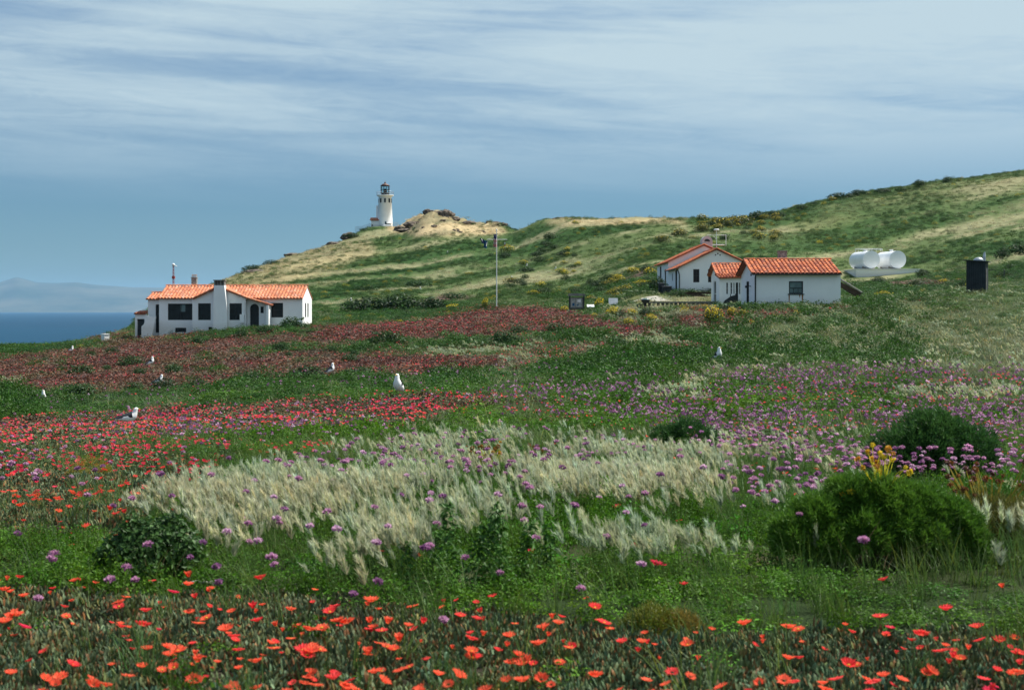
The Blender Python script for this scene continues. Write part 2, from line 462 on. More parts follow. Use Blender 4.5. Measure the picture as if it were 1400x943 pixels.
M['plum'] = simple('mauve_plaster', (0.56, 0.55, 0.555), 0.9, 0.15, 0, 0.15, 3, 0.3)
M['concrete'] = simple('concrete', (0.36, 0.335, 0.28), 0.9, 0.2, 0, 0.12, 1.5, 0.2)
M['rock'] = simple('rock', (0.16, 0.13, 0.105), 0.95, 0.15, 0, 0.4, 1.6, 0.8)
M['lantern_cap'] = simple('weathered_brown_paint', (0.13, 0.065, 0.05), 0.6)
M['red_paint'] = simple('red_paint', (0.38, 0.05, 0.03), 0.6)
M['flag_red'] = simple('red_cloth', (0.62, 0.06, 0.06), 0.8, 0.1)
M['flag_white'] = simple('white_cloth', (0.80, 0.78, 0.76), 0.8, 0.1)
M['flag_blue'] = simple('blue_cloth', (0.02, 0.035, 0.14), 0.8, 0.1)
M['flag_teal'] = simple('teal_cloth', (0.02, 0.10, 0.20), 0.8, 0.1)
M['map_pale'] = simple('printed_panel', (0.36, 0.37, 0.34), 0.5, 0.3, 0, 0.3, 3.5, 0.0)
M['feather'] = simple('white_feathers', (0.84, 0.84, 0.83), 0.8, 0.15, 0, 0.03, 12, 0.05)
M['wing'] = simple('slate_feathers', (0.035, 0.04, 0.048), 0.7, 0.15, 0, 0.15, 14, 0.1)
M['bill'] = simple('yellow_bill', (0.70, 0.42, 0.05), 0.5)
M['leg'] = simple('pink_leg', (0.55, 0.32, 0.28), 0.6)
M['plant'] = leaf_mat('plant_leaves', False, 0.30, 0.25, 0.5)
M['petal'] = leaf_mat('petals', False, 0.45, 0.1, 0.6)
M['i_leaf'] = leaf_mat('cover_leaves', True, 0.34, 0.16, 0.5)
M['i_succ'] = leaf_mat('succulent_leaves', True, 0.12, 0.15, 0.6)
M['i_dry'] = leaf_mat('dry_heads', True, 0.40, 0.15, 0.6)
M['i_petal'] = leaf_mat('scattered_petals', True, 0.45, 0.1, 0.6)

# ------------------------------------------------------------------ cover zones: what grows where (surveyed by bearing and depression of the ground)
ZX, ZY = np.arange(-800, 2205, 4.0), np.arange(200, 1000, 2.0)
ZF = ['ice', 'herb', 'grass', 'plume', 'tan', 'red', 'purp', 'lite']
_gx, _gy = np.meshgrid(ZX, ZY)
ZR = np.zeros((len(ZF),) + _gx.shape)
L, Rt = -800, 2200


def inpoly(p, x, y):
    r = np.zeros(x.shape, bool); n = len(p)
    for i in range(n):
        (x0, y0), (x1, y1) = p[i], p[(i + 1) % n]
        if y0 == y1: continue
        c = ((y0 > y) != (y1 > y)) & (x < (x1 - x0) * (y - y0) / (y1 - y0) + x0)
        r ^= c
    return r


def blur(a, k, ax):
    if k < 1: return a
    for _ in range(2):
        p = np.pad(a, [(k, k) if i == ax else (0, 0) for i in range(2)], mode='edge')
        c = np.cumsum(p, axis=ax)
        c = np.insert(c, 0, 0, axis=ax)
        n = 2 * k + 1
        a = (np.take(c, range(n, c.shape[ax]), ax) - np.take(c, range(0, c.shape[ax] - n), ax)) / n
    return a


def paint(poly, sx=12, sy=3, k=1.0, **v):
    m = inpoly(poly, _gx, _gy).astype(float)
    m = blur(blur(m, int(sx / 4), 1), int(sy / 2), 0) * k
    cover = any(q in v for q in ('ice', 'herb', 'grass', 'plume', 'tan'))
    for i, f in enumerate(ZF):
        if f in v: ZR[i] = ZR[i] * (1 - m) + v[f] * m
        elif i < 5 and cover: ZR[i] *= (1 - m)


def band(y0, y1, **v): paint([(L, y0), (Rt, y0), (Rt, y1), (L, y1)], 0, 6, **v)


band(190, 432, herb=.30, grass=.50, plume=.12, tan=.08, lite=0)
band(425, 1010, herb=.45, grass=.45, ice=.10)
# --- hill
paint([(285, 400), (330, 366), (400, 344), (460, 330), (505, 322), (505, 345), (470, 366), (420, 382), (350, 402)], 8, 3, tan=.52, grass=.30, plume=.18)
paint([(425, 402), (500, 374), (540, 358), (556, 366), (505, 390), (440, 412)], 8, 3, tan=.5, grass=.4, plume=.1)
paint([(400, 424), (415, 400), (470, 388), (540, 356), (640, 328), (692, 332), (650, 366), (560, 398), (480, 418)], 10, 4, herb=.62, grass=.28, plume=.10)
paint([(455, 418), (520, 398), (620, 364), (655, 352), (650, 362), (560, 400), (470, 424)], 6, 2, plume=.55, grass=.35, herb=.10)
paint([(530, 314), (570, 296), (597, 284), (640, 300), (692, 303), (700, 316), (640, 324), (570, 324)], 5, 2, tan=.95, grass=.05)
paint([(740, 304), (760, 298), (870, 296), (950, 300), (940, 309), (850, 306), (765, 311)], 6, 2, tan=.72, grass=.28)
paint([(700, 322), (760, 306), (860, 308), (880, 316), (760, 330), (700, 345)], 8, 3, herb=.6, grass=.3, plume=.1)
paint([(690, 400), (760, 372), (880, 330), (900, 342), (800, 380), (700, 415)], 10, 4, plume=.40, grass=.45, herb=.15)
paint([(1000, 330), (1170, 272), (1290, 244), (Rt, 205), (Rt, 225), (1400, 258), (1280, 278), (1180, 292), (1060, 335)], 10, 4, tan=.20, grass=.48, plume=.16, herb=.16)
paint([(1040, 345), (1400, 262), (Rt, 240), (Rt, 330), (1400, 352), (1160, 350)], 20, 6, grass=.50, herb=.30, plume=.16, tan=.04)
paint([(1280, 335), (Rt, 300), (Rt, 390), (1360, 398), (1360, 360)], 14, 5, herb=.65, grass=.35)
paint([(1155, 385), (1320, 372), (1320, 398), (1155, 415)], 10, 4, herb=.66, grass=.3, ice=.04)
for q in ([(1205, 388), (1290, 380), (1300, 387), (1230, 394)], [(1185, 393), (1210, 392), (1205, 398), (1185, 398)], [(850, 372), (905, 362), (905, 376), (850, 380)], [(800, 392), (870, 374), (880, 382), (800, 400)]):
    paint(q, 6, 1, ice=.8, herb=.2, red=.05)
paint([(545, 418), (625, 401), (642, 408), (585, 424), (548, 424)], 6, 2, ice=.95, red=.45)
paint([(470, 424), (545, 415), (640, 417), (690, 424), (600, 440), (480, 440)], 8, 3, herb=.85, grass=.15)
paint([(690, 424), (740, 400), (900, 380), (905, 396), (830, 420), (760, 424)], 8, 3, herb=.38, grass=.45, plume=.12, ice=.05)
paint([(825, 423), (1000, 421), (1015, 440), (960, 452), (840, 446)], 8, 2, grass=.42, ice=.36, plume=.22, red=.08)
paint([(905, 402), (985, 400), (990, 422), (870, 422), (850, 412), (870, 404)], 4, 1, lite=1)
# --- middle field
paint([(L, 480), (0, 470), (150, 458), (420, 446), (480, 446), (600, 470), (730, 478), (705, 500), (650, 520), (420, 526), (200, 532), (0, 546), (L, 556)], 14, 4, ice=.80, herb=.08, grass=.06, red=.06)
paint([(425, 472), (440, 450), (560, 441), (610, 426), (680, 420), (780, 424), (840, 441), (905, 446), (880, 461), (780, 456), (700, 463), (620, 469), (540, 466), (470, 476)], 8, 3, ice=.92, herb=.08, red=.26)
paint([(520, 478), (700, 486), (730, 482), (690, 506), (640, 518), (520, 512)], 10, 3, red=.16)
paint([(430, 479), (520, 470), (620, 465), (720, 463), (870, 460), (880, 470), (720, 477), (560, 483), (440, 487)], 8, 2, herb=.45, grass=.35, ice=.20, red=.08)
paint([(690, 478), (860, 460), (960, 462), (960, 490), (820, 500), (700, 505)], 12, 3, herb=.16, grass=.36, ice=.38, plume=.10, red=.22)
paint([(880, 480), (940, 478), (965, 486), (900, 492)], 6, 2, ice=.85, red=.5)
for q in ([(560, 482), (620, 478), (715, 480), (715, 487), (600, 489)], [(790, 466), (850, 457), (945, 462), (930, 474), (830, 474)], [(990, 474), (1070, 467), (1075, 478), (1000, 480)], [(1105, 478), (1165, 462), (1180, 472), (1160, 492), (1110, 490)],
          [(1180, 484), (1230, 478), (1240, 486), (1185, 490)], [(1240, 476), (1290, 462), (1360, 460), (1375, 470), (1320, 478)], [(L, 527), (30, 525), (35, 534), (L, 536)], [(45, 528), (70, 527), (72, 534), (48, 534)], [(1250, 497), (1330, 486), (1340, 495), (1270, 503)], [(60, 452), (140, 450), (140, 460), (60, 464)]):
    paint(q, 6, 2, plume=.75, grass=.25, red=0)
paint([(940, 420), (1020, 428), (1150, 420), (1290, 408), (1300, 418), (1180, 436), (1000, 450), (930, 446)], 10, 3, ice=.72, grass=.2, herb=.08, red=.22)
paint([(1040, 436), (1160, 420), (1335, 402), (Rt, 380), (Rt, 520), (1300, 500), (1000, 470), (960, 462)], 12, 4, grass=.66, herb=.22, plume=.12, red=0)
paint([(640, 526), (720, 512), (860, 498), (960, 490), (Rt, 490), (Rt, 530), (940, 530), (720, 545), (640, 544)], 12, 4, grass=.66, herb=.20, plume=.14, red=0)
paint([(L, 556), (0, 549), (150, 541), (250, 528), (420, 521), (560, 519), (660, 513), (760, 500), (850, 487), (960, 486), (960, 515), (800, 535), (640, 543), (430, 546), (330, 552), (200, 562), (0, 573), (L, 585)], 8, 2, herb=.85, grass=.15, red=.02, purp=.05)
paint([(L, 480), (0, 473), (120, 464), (150, 470), (70, 482), (0, 486), (L, 490)], 8, 2, herb=.7, grass=.25, ice=.05, red=.02)
paint([(225, 462), (330, 452), (440, 444), (445, 458), (330, 466), (240, 470)], 8, 2, herb=.55, ice=.35, grass=.1, red=.05)
paint([(300, 478), (430, 470), (450, 478), (330, 486)], 8, 2, herb=.45, ice=.5, red=.05)
paint([(960, 488), (1100, 472), (1240, 490), (1340, 484), (1345, 500), (1100, 508), (970, 504)], 12, 3, herb=.50, grass=.40, plume=.10)
# --- flower belt
paint([(L, 584), (0, 573), (200, 563), (340, 553), (480, 546), (600, 545), (690, 543), (780, 538), (790, 552), (700, 560), (620, 575), (500, 596), (470, 604), (400, 612), (200, 628), (0, 640), (L, 650)], 8, 3, ice=.86, herb=.10, grass=.04, red=.8, purp=.04)
paint([(70, 574), (130, 572), (165, 578), (120, 582), (70, 582)], 6, 1, herb=.9, red=.05)
paint([(620, 556), (700, 552), (735, 558), (720, 568), (640, 570)], 8, 2, herb=.9, red=.1, purp=.3)
paint([(180, 602), (300, 590), (440, 588), (560, 600), (520, 618), (400, 626), (300, 640), (180, 640)], 10, 4, herb=.55, grass=.3, ice=.15, red=.45, purp=.35)
paint([(L, 640), (0, 632), (220, 618), (300, 640), (260, 690), (200, 760), (0, 790), (L, 800)], 10, 4, ice=.78, herb=.16, grass=.06, red=.55, purp=.10)
paint([(L, 735), (0, 730), (130, 742), (160, 790), (0, 812), (L, 815)], 10, 4, herb=.75, grass=.2, ice=.05, red=.04, purp=.08)
paint([(690, 545), (800, 534), (1000, 522), (1200, 515), (Rt, 515), (Rt, 700), (1200, 690), (1000, 640), (960, 610), (760, 590), (680, 580)], 10, 4, herb=.42, grass=.42, ice=.16, red=.34, purp=.62)
paint([(740, 560), (900, 545), (1180, 540), (1180, 548), (1000, 562), (760, 575)], 10, 3, herb=.45, ice=.35, grass=.2, red=.5, purp=.85)
paint([(1000, 520), (Rt, 505), (Rt, 540), (1000, 545)], 12, 3, purp=.9)
paint([(1130, 575), (1400, 560), (1400, 620), (1180, 640)], 12, 4, purp=.9)
paint([(960, 615), (1190, 600), (1190, 700), (1060, 760), (960, 740)], 12, 5, grass=.5, herb=.32, plume=.18, purp=.7, red=.05)
# --- pale grass stands
paint([(395, 662), (470, 643), (560, 628), (640, 612), (700, 608), (752, 620), (745, 634), (690, 654), (640, 674), (600, 700), (520, 726), (440, 742), (330, 792), (265, 794), (210, 740), (230, 712), (300, 692)], 24, 7, plume=.88, grass=.12, purp=.20, red=.02)
paint([(715, 650), (790, 626), (850, 622), (960, 640), (1010, 650), (1000, 668), (980, 730), (962, 806), (870, 818), (720, 820), (650, 806), (560, 828), (470, 836), (420, 826), (500, 772), (600, 740), (690, 700)], 24, 8, plume=.88, grass=.12, purp=.18, red=.02)
paint([(300, 796), (430, 746), (520, 732), (600, 708), (690, 666), (712, 658), (690, 696), (600, 736), (500, 766), (425, 814), (330, 816)], 6, 3, plume=.16, grass=.50, herb=.34, purp=.35)
paint([(1225, 545), (1290, 536), (1380, 542), (1400, 556), (1300, 568), (1230, 560)], 6, 3, plume=.75, grass=.25, purp=.4)
paint([(885, 540), (960, 526), (985, 540), (960, 556), (890, 556)], 6, 3, plume=.6, grass=.4, purp=.5)
paint([(1190, 755), (1270, 748), (Rt, 745), (Rt, 830), (1260, 815), (1180, 790)], 12, 5, plume=.26, grass=.54, herb=.20, purp=.12)
paint([(1000, 760), (1100, 745), (1130, 790), (1020, 800)], 8, 4, plume=.1, grass=.3, tan=.25, herb=.35, purp=.2)
# --- green strip and the near mat
paint([(L, 795), (0, 775), (140, 780), (250, 798), (440, 818), (560, 822), (700, 808), (880, 806), (1000, 790), (1200, 800), (Rt, 830), (Rt, 925), (1280, 888), (1000, 880), (900, 876), (760, 868), (620, 852), (520, 838), (380, 822), (180, 822), (0, 824), (L, 826)], 10, 4, herb=.80, grass=.20, red=.03, purp=.07)
paint([(L, 818), (0, 812), (180, 812), (400, 816), (500, 828), (620, 846), (760, 858), (900, 868), (1000, 872), (1290, 872), (Rt, 890), (Rt, 1010), (L, 1010)], 10, 3, ice=.82, grass=.10, herb=.08, red=.95, purp=.06)
ZR[:5] /= np.maximum(ZR[:5].sum(0), 1e-6)


def zones(x, y, z=None):
    """cover weights at ground points; borders wander with noise"""
    if z is None: z = ground(x, y)
    px = 700 + F * x / y; py = H - F * z / y
    ly = np.log(y) * 9
    w1 = fbm(x / y * 45 + 3, ly * 1.6 + 8, 4) - 0.5; w2 = fbm(x / y * 45 + 31, ly * 1.6 + 2, 4) - 0.5
    far = sstep(150, 60, y) * 0.65 + 0.35
    qx = px + 90 * w1 * (0.6 + 0.4 * far); qy = py + 22 * w2 * far
    fx = (qx + 800) / 4.0; fy = (qy - 200) / 2.0
    return {f: bil(ZR[i], fx, fy) for i, f in enumerate(ZF)}


# ------------------------------------------------------------------ ground sheet
def mix3(ws, cols):
    t = sum(ws); r = np.zeros((len(ws[0]), 3))
    for w, c in zip(ws, cols): r += (w / np.maximum(t, 1e-6))[:, None] * np.array(c)[None]
    return r


def mixcol(a, b, f): return a * (1 - f[:, None]) + b * f[:, None]


def hillpatch(x, y, z): return fbm(x * .036, (z - .30 * x) * .30 + y * .05, 5, .58)


def make_terrain():
    us = np.concatenate([np.linspace(-0.75, -0.40, 40, endpoint=False), np.linspace(-0.40, 0.40, 460), np.linspace(0.40, 0.75, 41)[1:]])
    ys = np.exp(np.linspace(math.log(0.9), math.log(552), 620))
    U, Y = np.meshgrid(us, ys)
    x = (U * Y).ravel(); y = Y.ravel(); z = ground(x, y)
    me = bpy.data.meshes.new('ground')
    nx, ny = len(us), len(ys)
    me.vertices.add(nx * ny); me.vertices.foreach_set('co', np.stack([x, y, z], 1).astype(np.float32).ravel())
    i = np.arange(nx - 1)[None, :] + np.arange(ny - 1)[:, None] * nx
    q = np.stack([i, i + 1, i + 1 + nx, i + nx], -1).reshape(-1, 4)
    me.loops.add(q.size); me.loops.foreach_set('vertex_index', q.astype(np.int32).ravel())
    me.polygons.add(len(q)); me.polygons.foreach_set('loop_start', (np.arange(len(q)) * 4).astype(np.int32))
    me.polygons.foreach_set('use_smooth', np.ones(len(q), bool))
    zn = zones(x, y, z)
    pw = {k: np.power(np.clip(zn[k], 0, 1), 1.5) for k in ZF[:5]}
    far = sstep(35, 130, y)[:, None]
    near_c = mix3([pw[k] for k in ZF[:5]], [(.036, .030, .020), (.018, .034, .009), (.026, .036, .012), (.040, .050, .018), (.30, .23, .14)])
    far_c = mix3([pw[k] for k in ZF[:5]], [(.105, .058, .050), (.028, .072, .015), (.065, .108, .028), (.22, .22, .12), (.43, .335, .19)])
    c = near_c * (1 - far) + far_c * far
    hill = sstep(90, 150, y)
    pn = hillpatch(x, y, z); pn2 = fbm(x * .10 + 7, (z - .3 * x) * .3 + y * .06, 4)
    gw = np.clip(zn['grass'] + zn['herb'] * .8 + zn['plume'] * .5, 0, 1) * hill
    c = mixcol(c, np.array([[.020, .064, .012]]) * np.ones((len(c), 1)), np.clip((pn - .475) * 9, 0, .95) * gw)
    c = mixcol(c, np.array([[.29, .265, .15]]) * np.ones((len(c), 1)), np.clip((.435 - pn) * 8 + (pn2 - .57) * 2.5, 0, .8) * gw)
    c = mixcol(c, np.array([[.12, .12, .065]]) * np.ones((len(c), 1)), np.clip((pn2 - .50) * 6, 0, .8) * zn['tan'])
    c = mixcol(c, np.array([[.115, .125, .045]]) * np.ones((len(c), 1)), np.clip(zn['lite'], 0, 1))
    cl = sstep(-3, -16, z)[:, None]
    c = c * (1 - cl) + np.array((.20, .165, .125)) * cl
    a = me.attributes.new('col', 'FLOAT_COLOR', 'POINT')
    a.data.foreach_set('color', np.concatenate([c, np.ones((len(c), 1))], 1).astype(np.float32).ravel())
    me.update(calc_edges=True)
    m, t, out = newmat('soil_and_low_growth')
    at = nd(t, 'ShaderNodeAttribute', attribute_name='col')
    co = coords(t)
    n1 = noise(t, co, 0.9, 8, 0.7); n2 = noise(t, co, 11.0, 5, 0.7)
    k = math_n(t, 'ADD', math_n(t, 'MULTIPLY', n1, 0.55), math_n(t, 'MULTIPLY', n2, 0.45))
    f = ramp(t, k, [(0.33, 0.50), (0.5, 0.95), (0.68, 1.55)])
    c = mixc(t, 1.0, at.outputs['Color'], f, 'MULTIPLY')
    pbsdf(t, out, c, 0.95, 0.1, 0, k, 0.9, 0.10)
    me.materials.append(m)
    o = bpy.data.objects.new('ground', me); C.objects.link(o)
    tag(o, 'grassy island terrain with flower field rising to a hill', 'ground', None, 'structure')


make_terrain()


def make_sea():
    m, t, out = newmat('sea_water')
    co = coords(t)
    mp = nd(t, 'ShaderNodeMapping'); mp.inputs['Scale'].default_value = (1.0, 0.35, 1.0); t.links.new(co, mp.inputs[0])
    n = math_n(t, 'ADD', noise(t, mp.outputs[0], 0.02, 6, 0.6), math_n(t, 'MULTIPLY', noise(t, mp.outputs[0], 0.3, 5, 0.6), 0.35))
    wind = noise(t, mp.outputs[0], 0.0006, 5, 0.6)
    c = mixc(t, ramp(t, wind, [(0.35, 0.0), (0.7, 1.0)]), (0.0005, 0.030, 0.066), (0.001, 0.044, 0.088))
    pbsdf(t, out, c, 0.6, 0.10, 0, n, 0.6, 2.0)
    mb = MB(); mb.face([(-59000, -3000, -60), (59000, -3000, -60), (59000, 58000, -60), (-59000, 58000, -60)])
    tag(mb.build('sea', m), 'calm deep blue sea beyond the cliff edge', 'sea', None, 'structure')


make_sea()


def make_mountains():
    m, t, out = newmat('distant_hills')
    n = noise(t, coords(t), 0.0006, 7, 0.65)
    pbsdf(t, out, ramp(t, n, [(0.35, (0.035, 0.05, 0.03)), (0.7, (0.13, 0.12, 0.08))]), 0.95, 0.05)
    prof = [(-900, 14), (-400, 20), (-120, 30), (-40, 34), (0, 36), (10, 39), (22, 43), (34, 40), (48, 36), (75, 35), (105, 36), (125, 33), (150, 31), (180, 29), (215, 29), (245, 30), (280, 29), (320, 25), (420, 20), (560, 12), (800, 4), (1000, -4)]
    px = np.arange(-900, 1001, 6.0); D0, D1 = 29000.0, 38000.0
    hh = np.interp(px, [p for p, _ in prof], [h for _, h in prof])
    ny = 40; us = (px - 700) / F
    rows = []
    for j in range(ny):
        f = j / (ny - 1); y = D0 + (D1 - D0) * f
        k = np.sin(np.pi * min(1, f / 0.62 * 0.5)) if f < 0.62 else np.cos((f - 0.62) / 0.38 * np.pi / 2)
        x = us * y
        yy = np.full_like(x, y)
        rough = fbm(x * 0.00045 + 9, yy * 0.00045, 6) - 0.5
        top = hh / F * (D0 + (D1 - D0) * 0.62)
        z = -62 + (top + 62) * (k ** 1.25) * (1 + 0.55 * rough * (1.25 - k)) + 26 * rough * k
        rows.append(np.stack([x, yy, z], 1))
    v = np.concatenate(rows); nx = len(px)
    me = bpy.data.meshes.new('distant_mountains')
    me.from_pydata(v.tolist(), [], [(j * nx + i, j * nx + i + 1, (j + 1) * nx + i + 1, (j + 1) * nx + i) for j in range(ny - 1) for i in range(nx - 1)])
    me.polygons.foreach_set('use_smooth', [True] * len(me.polygons)); me.materials.append(m)
    o = bpy.data.objects.new('mountains', me); C.objects.link(o)
    tag(o, 'far hazy blue mountain range across the sea', 'mountains', None, 'structure')


make_mountains()


def make_haze():
    m, t, out = newmat('sea_haze')
    v = nd(t, 'ShaderNodeVolumePrincipled'); v.inputs['Color'].default_value = HAZE_COL + (1,); v.inputs['Density'].default_value = HAZE_D
    v.inputs['Anisotropy'].default_value = 0.0
    t.links.new(v.outputs[0], out.inputs['Volume'])
    m.cycles.homogeneous_volume = True
    mb = MB(); mb.box(-60000, 60000, -4000, 60000, -90, 760)
    tag(mb.build('haze', m), 'thin blue sea haze in the far air', 'haze', None, 'stuff')


HAZE_D, HAZE_COL = 2.0e-5, (0.36, 0.64, 0.92)
make_haze()

# ------------------------------------------------------------------ plant shapes
RNG = random.Random(11)


class PB:
    """small plant mesh: triangles and quads with a per-face tint"""
    def __init__(s, seed): s.v, s.f, s.t, s.m, s.r = [], [], [], [], random.Random(seed)
    def face(s, pts, t, m=0):
        b = len(s.v); s.v += [tuple(p) for p in pts]; s.f.append(tuple(range(b, b + len(pts)))); s.t.append(t); s.m.append(m)
    def blade(s, p, h, az, lean, w, t, seg=3, droop=1.0, m=0):
        """curved grass blade from p"""
        d = Vector((math.cos(az), math.sin(az), 0)); side = Vector((-d.y, d.x, 0))
        a2 = s.r.uniform(-.7, .7); side = side * math.cos(a2) + d * math.sin(a2)
        pts = []
        for i in range(seg + 1):
            f = i / seg; ang = lean * (0.3 + droop * f)
            if i == 0: q = Vector(p)
            else: q = pts[-1][0] + (d * math.sin(ang) + Vector((0, 0, math.cos(ang)))) * (h / seg)
            pts.append((q, w * (1 - f * 0.9)))
        for (a, wa), (b, wb) in zip(pts[:-1], pts[1:]):
            s.face([a - side * wa / 2, a + side * wa / 2, b + side * wb / 2, b - side * wb / 2], t, m)
        return pts[-1][0]
    def leaf(s, p, n, l, w, t, m=0):
        """small folded leaf at p, facing n"""
        n = Vector(n).normalized(); a = n.orthogonal().normalized(); an = s.r.uniform(0, 6.28)
        a = (a * math.cos(an) + n.cross(a) * math.sin(an)); b = n.cross(a)
        p = Vector(p)
        s.face([p, p + a * l * .45 + b * w / 2 + n * .12 * l, p + a * l, p + a * l * .45 - b * w / 2 + n * .12 * l], t, m)
    def finger(s, p, d, l, r, t, m=0):
        """fat pointed succulent leaf"""
        d = Vector(d).normalized(); a = d.orthogonal().normalized(); b = d.cross(a); p = Vector(p)
        ring = lambda q, rr: [q + a * rr, q + (a * -.5 + b * .87) * rr, q + (a * -.5 - b * .87) * rr]
        A, B, T = ring(p, r * .8), ring(p + d * l * .6, r), p + d * l
        for i in range(3):
            j = (i + 1) % 3
            s.face([A[i], A[j], B[j], B[i]], t, m); s.face([B[i], B[j], T], t, m)
    def data(s, name, mats, cols=None):
        me = bpy.data.meshes.new(name); me.from_pydata(s.v, [], s.f)
        for mt in (mats if isinstance(mats, (list, tuple)) else [mats]): me.materials.append(mt)
        me.polygons.foreach_set('material_index', s.m)
        at = me.attributes.new('tint', 'FLOAT_COLOR', 'FACE')
        arr = np.ones((len(s.f), 4), np.float32)
        for i, t in enumerate(s.t): arr[i, :3] = (t, t, t) if isinstance(t, (int, float)) else t
        at.data.foreach_set('color', arr.ravel())
        if cols is not None:
            ac = me.attributes.new('col', 'FLOAT_COLOR', 'FACE')
            arr = np.ones((len(s.f), 4), np.float32); arr[:, :3] = np.array(cols)
            ac.data.foreach_set('color', arr.ravel())
        me.update(); return me


def P_ice(seed, n=50, rad=.10, l0=.020, l1=.042, r=.0062):
    b = PB(seed)
    for _ in range(n):
        a = b.r.uniform(0, 6.28); q = rad * math.sqrt(b.r.random())
        ln = b.r.uniform(0, .75); az = b.r.uniform(0, 6.28)
        k = b.r.random()
        t = b.r.uniform(.6, 1.25)
        if k < .13: t = (2.0 * t, .75 * t, .65 * t)          # reddened
        elif k < .22: t = (1.5 * t, 1.1 * t, .75 * t)        # dried
        z = b.r.uniform(-.015, .02)
        b.finger((q * math.cos(a), q * math.sin(a), z), (math.sin(ln) * math.cos(az), math.sin(ln) * math.sin(az), math.cos(ln)), b.r.uniform(l0, l1), r, t)
    return b.data('ice', M['i_succ'])


def P_ice_far(seed):
    b = PB(seed)
    for _ in range(34):
        a = b.r.uniform(0, 6.28); q = .115 * math.sqrt(b.r.random()); t = b.r.uniform(.65, 1.3)
        if b.r.random() < .25: t = (1.5 * t, .8 * t, .7 * t)
        b.leaf((q * math.cos(a), q * math.sin(a), b.r.uniform(0, .03)), (b.r.gauss(0, .8), b.r.gauss(0, .8), .7), b.r.uniform(.03, .05), .017, t)
    return b.data('ice', M['i_succ'])


def P_herb(seed, n=150, rad=.13, hgt=.11, l=.021, w=.012):
    b = PB(seed)
    for _ in range(n):
        a = b.r.uniform(0, 6.28); e = math.asin(b.r.uniform(.05, 1)); k = b.r.uniform(.55, 1.05)
        d = Vector((math.cos(e) * math.cos(a), math.cos(e) * math.sin(a), math.sin(e)))
        p = (d.x * rad * k, d.y * rad * k, d.z * hgt * k)
        nn = d + Vector((b.r.gauss(0, .5), b.r.gauss(0, .5), b.r.gauss(.3, .5)))
        b.leaf(p, nn, l * b.r.uniform(.6, 1.3), w * b.r.uniform(.7, 1.2), b.r.uniform(.55, 1.35))
    for _ in range(7):
        b.blade((b.r.uniform(-.05, .05), b.r.uniform(-.05, .05), 0), hgt * 1.1, b.r.uniform(0, 6.28), .5, .003, .7, 2)
    return b.data('herb', M['i_leaf'])


def P_grass(seed, n=26, h0=.12, h1=.30, w=.0042, rad=.06):
    b = PB(seed)
    for _ in range(n):
        a = b.r.uniform(0, 6.28); q = rad * math.sqrt(b.r.random()); t = b.r.uniform(.6, 1.3)
        if b.r.random() < .15: t = (1.9 * t, 1.5 * t, 1.1 * t)
        b.blade((q * math.cos(a), q * math.sin(a), -.01), b.r.uniform(h0, h1), b.r.uniform(0, 6.28), b.r.uniform(.1, .7), w, t, 3, 1.3)
    return b.data('grass', M['i_leaf'])


def P_plume(seed, stems=4, awns=44, aw=.0018, rad=.075):
    """foxtail tuft: bristly nodding heads on thin stems, blown towards -x"""
    b = PB(seed)
    for _ in range(stems):
        a = b.r.uniform(0, 6.28); q = rad * math.sqrt(b.r.random())
        base = Vector((q * math.cos(a), q * math.sin(a), -.01))
        az = math.pi + b.r.gauss(0, .55); lean = b.r.uniform(.08, .42)
        tip = b.blade(base, b.r.uniform(.15, .25), az, lean, .003, (.20, .32, .12), 3, .8, 0)
        ax = Vector((math.cos(az) * math.sin(lean * 1.5), math.sin(az) * math.sin(lean * 1.5), math.cos(lean * 1.5)))
        ln = b.r.uniform(.075, .105); tone = b.r.uniform(.82, 1.15); warm = b.r.uniform(-.06, .10)
        u = ax.orthogonal().normalized(); v = ax.cross(u)
        for k in range(awns):
            f = (k + b.r.random()) / awns
            th = b.r.uniform(0, 6.28); o = u * math.cos(th) + v * math.sin(th)
            p = tip + ax * (ln * .72 * f) + o * .0035
            d = (ax + o * b.r.uniform(.22, .85) * (1 - .40 * f)).normalized()
            L2 = ln * b.r.uniform(.34, .55); sd_ = d.cross(Vector((b.r.gauss(0, 1), b.r.gauss(0, 1), b.r.gauss(0, 1)))).normalized() * aw
            t = tone * b.r.uniform(.75, 1.2) * (.72 + .35 * f)
            b.face([p - sd_, p + sd_, p + d * L2], (t * (1 + warm), t, t * (1 - warm)), 0)
        # spikelet body
        for k in range(3):
            th = 2.1 * k; o = u * math.cos(th) + v * math.sin(th)
            b.face([tip, tip + ax * ln * .4 + o * .007, tip + ax * ln * .85], (.7, .78, .55), 0)
    for _ in range(9):
        a = b.r.uniform(0, 6.28); q = rad * math.sqrt(b.r.random())
        b.blade((q * math.cos(a), q * math.sin(a), -.01), b.r.uniform(.12, .26), math.pi + b.r.gauss(0, .9), b.r.uniform(.2, .7), .0045, (.11 * b.r.uniform(.7, 1.3), .20 * b.r.uniform(.8, 1.2), .06), 3)
    return b.data('plume', M['i_dry'])


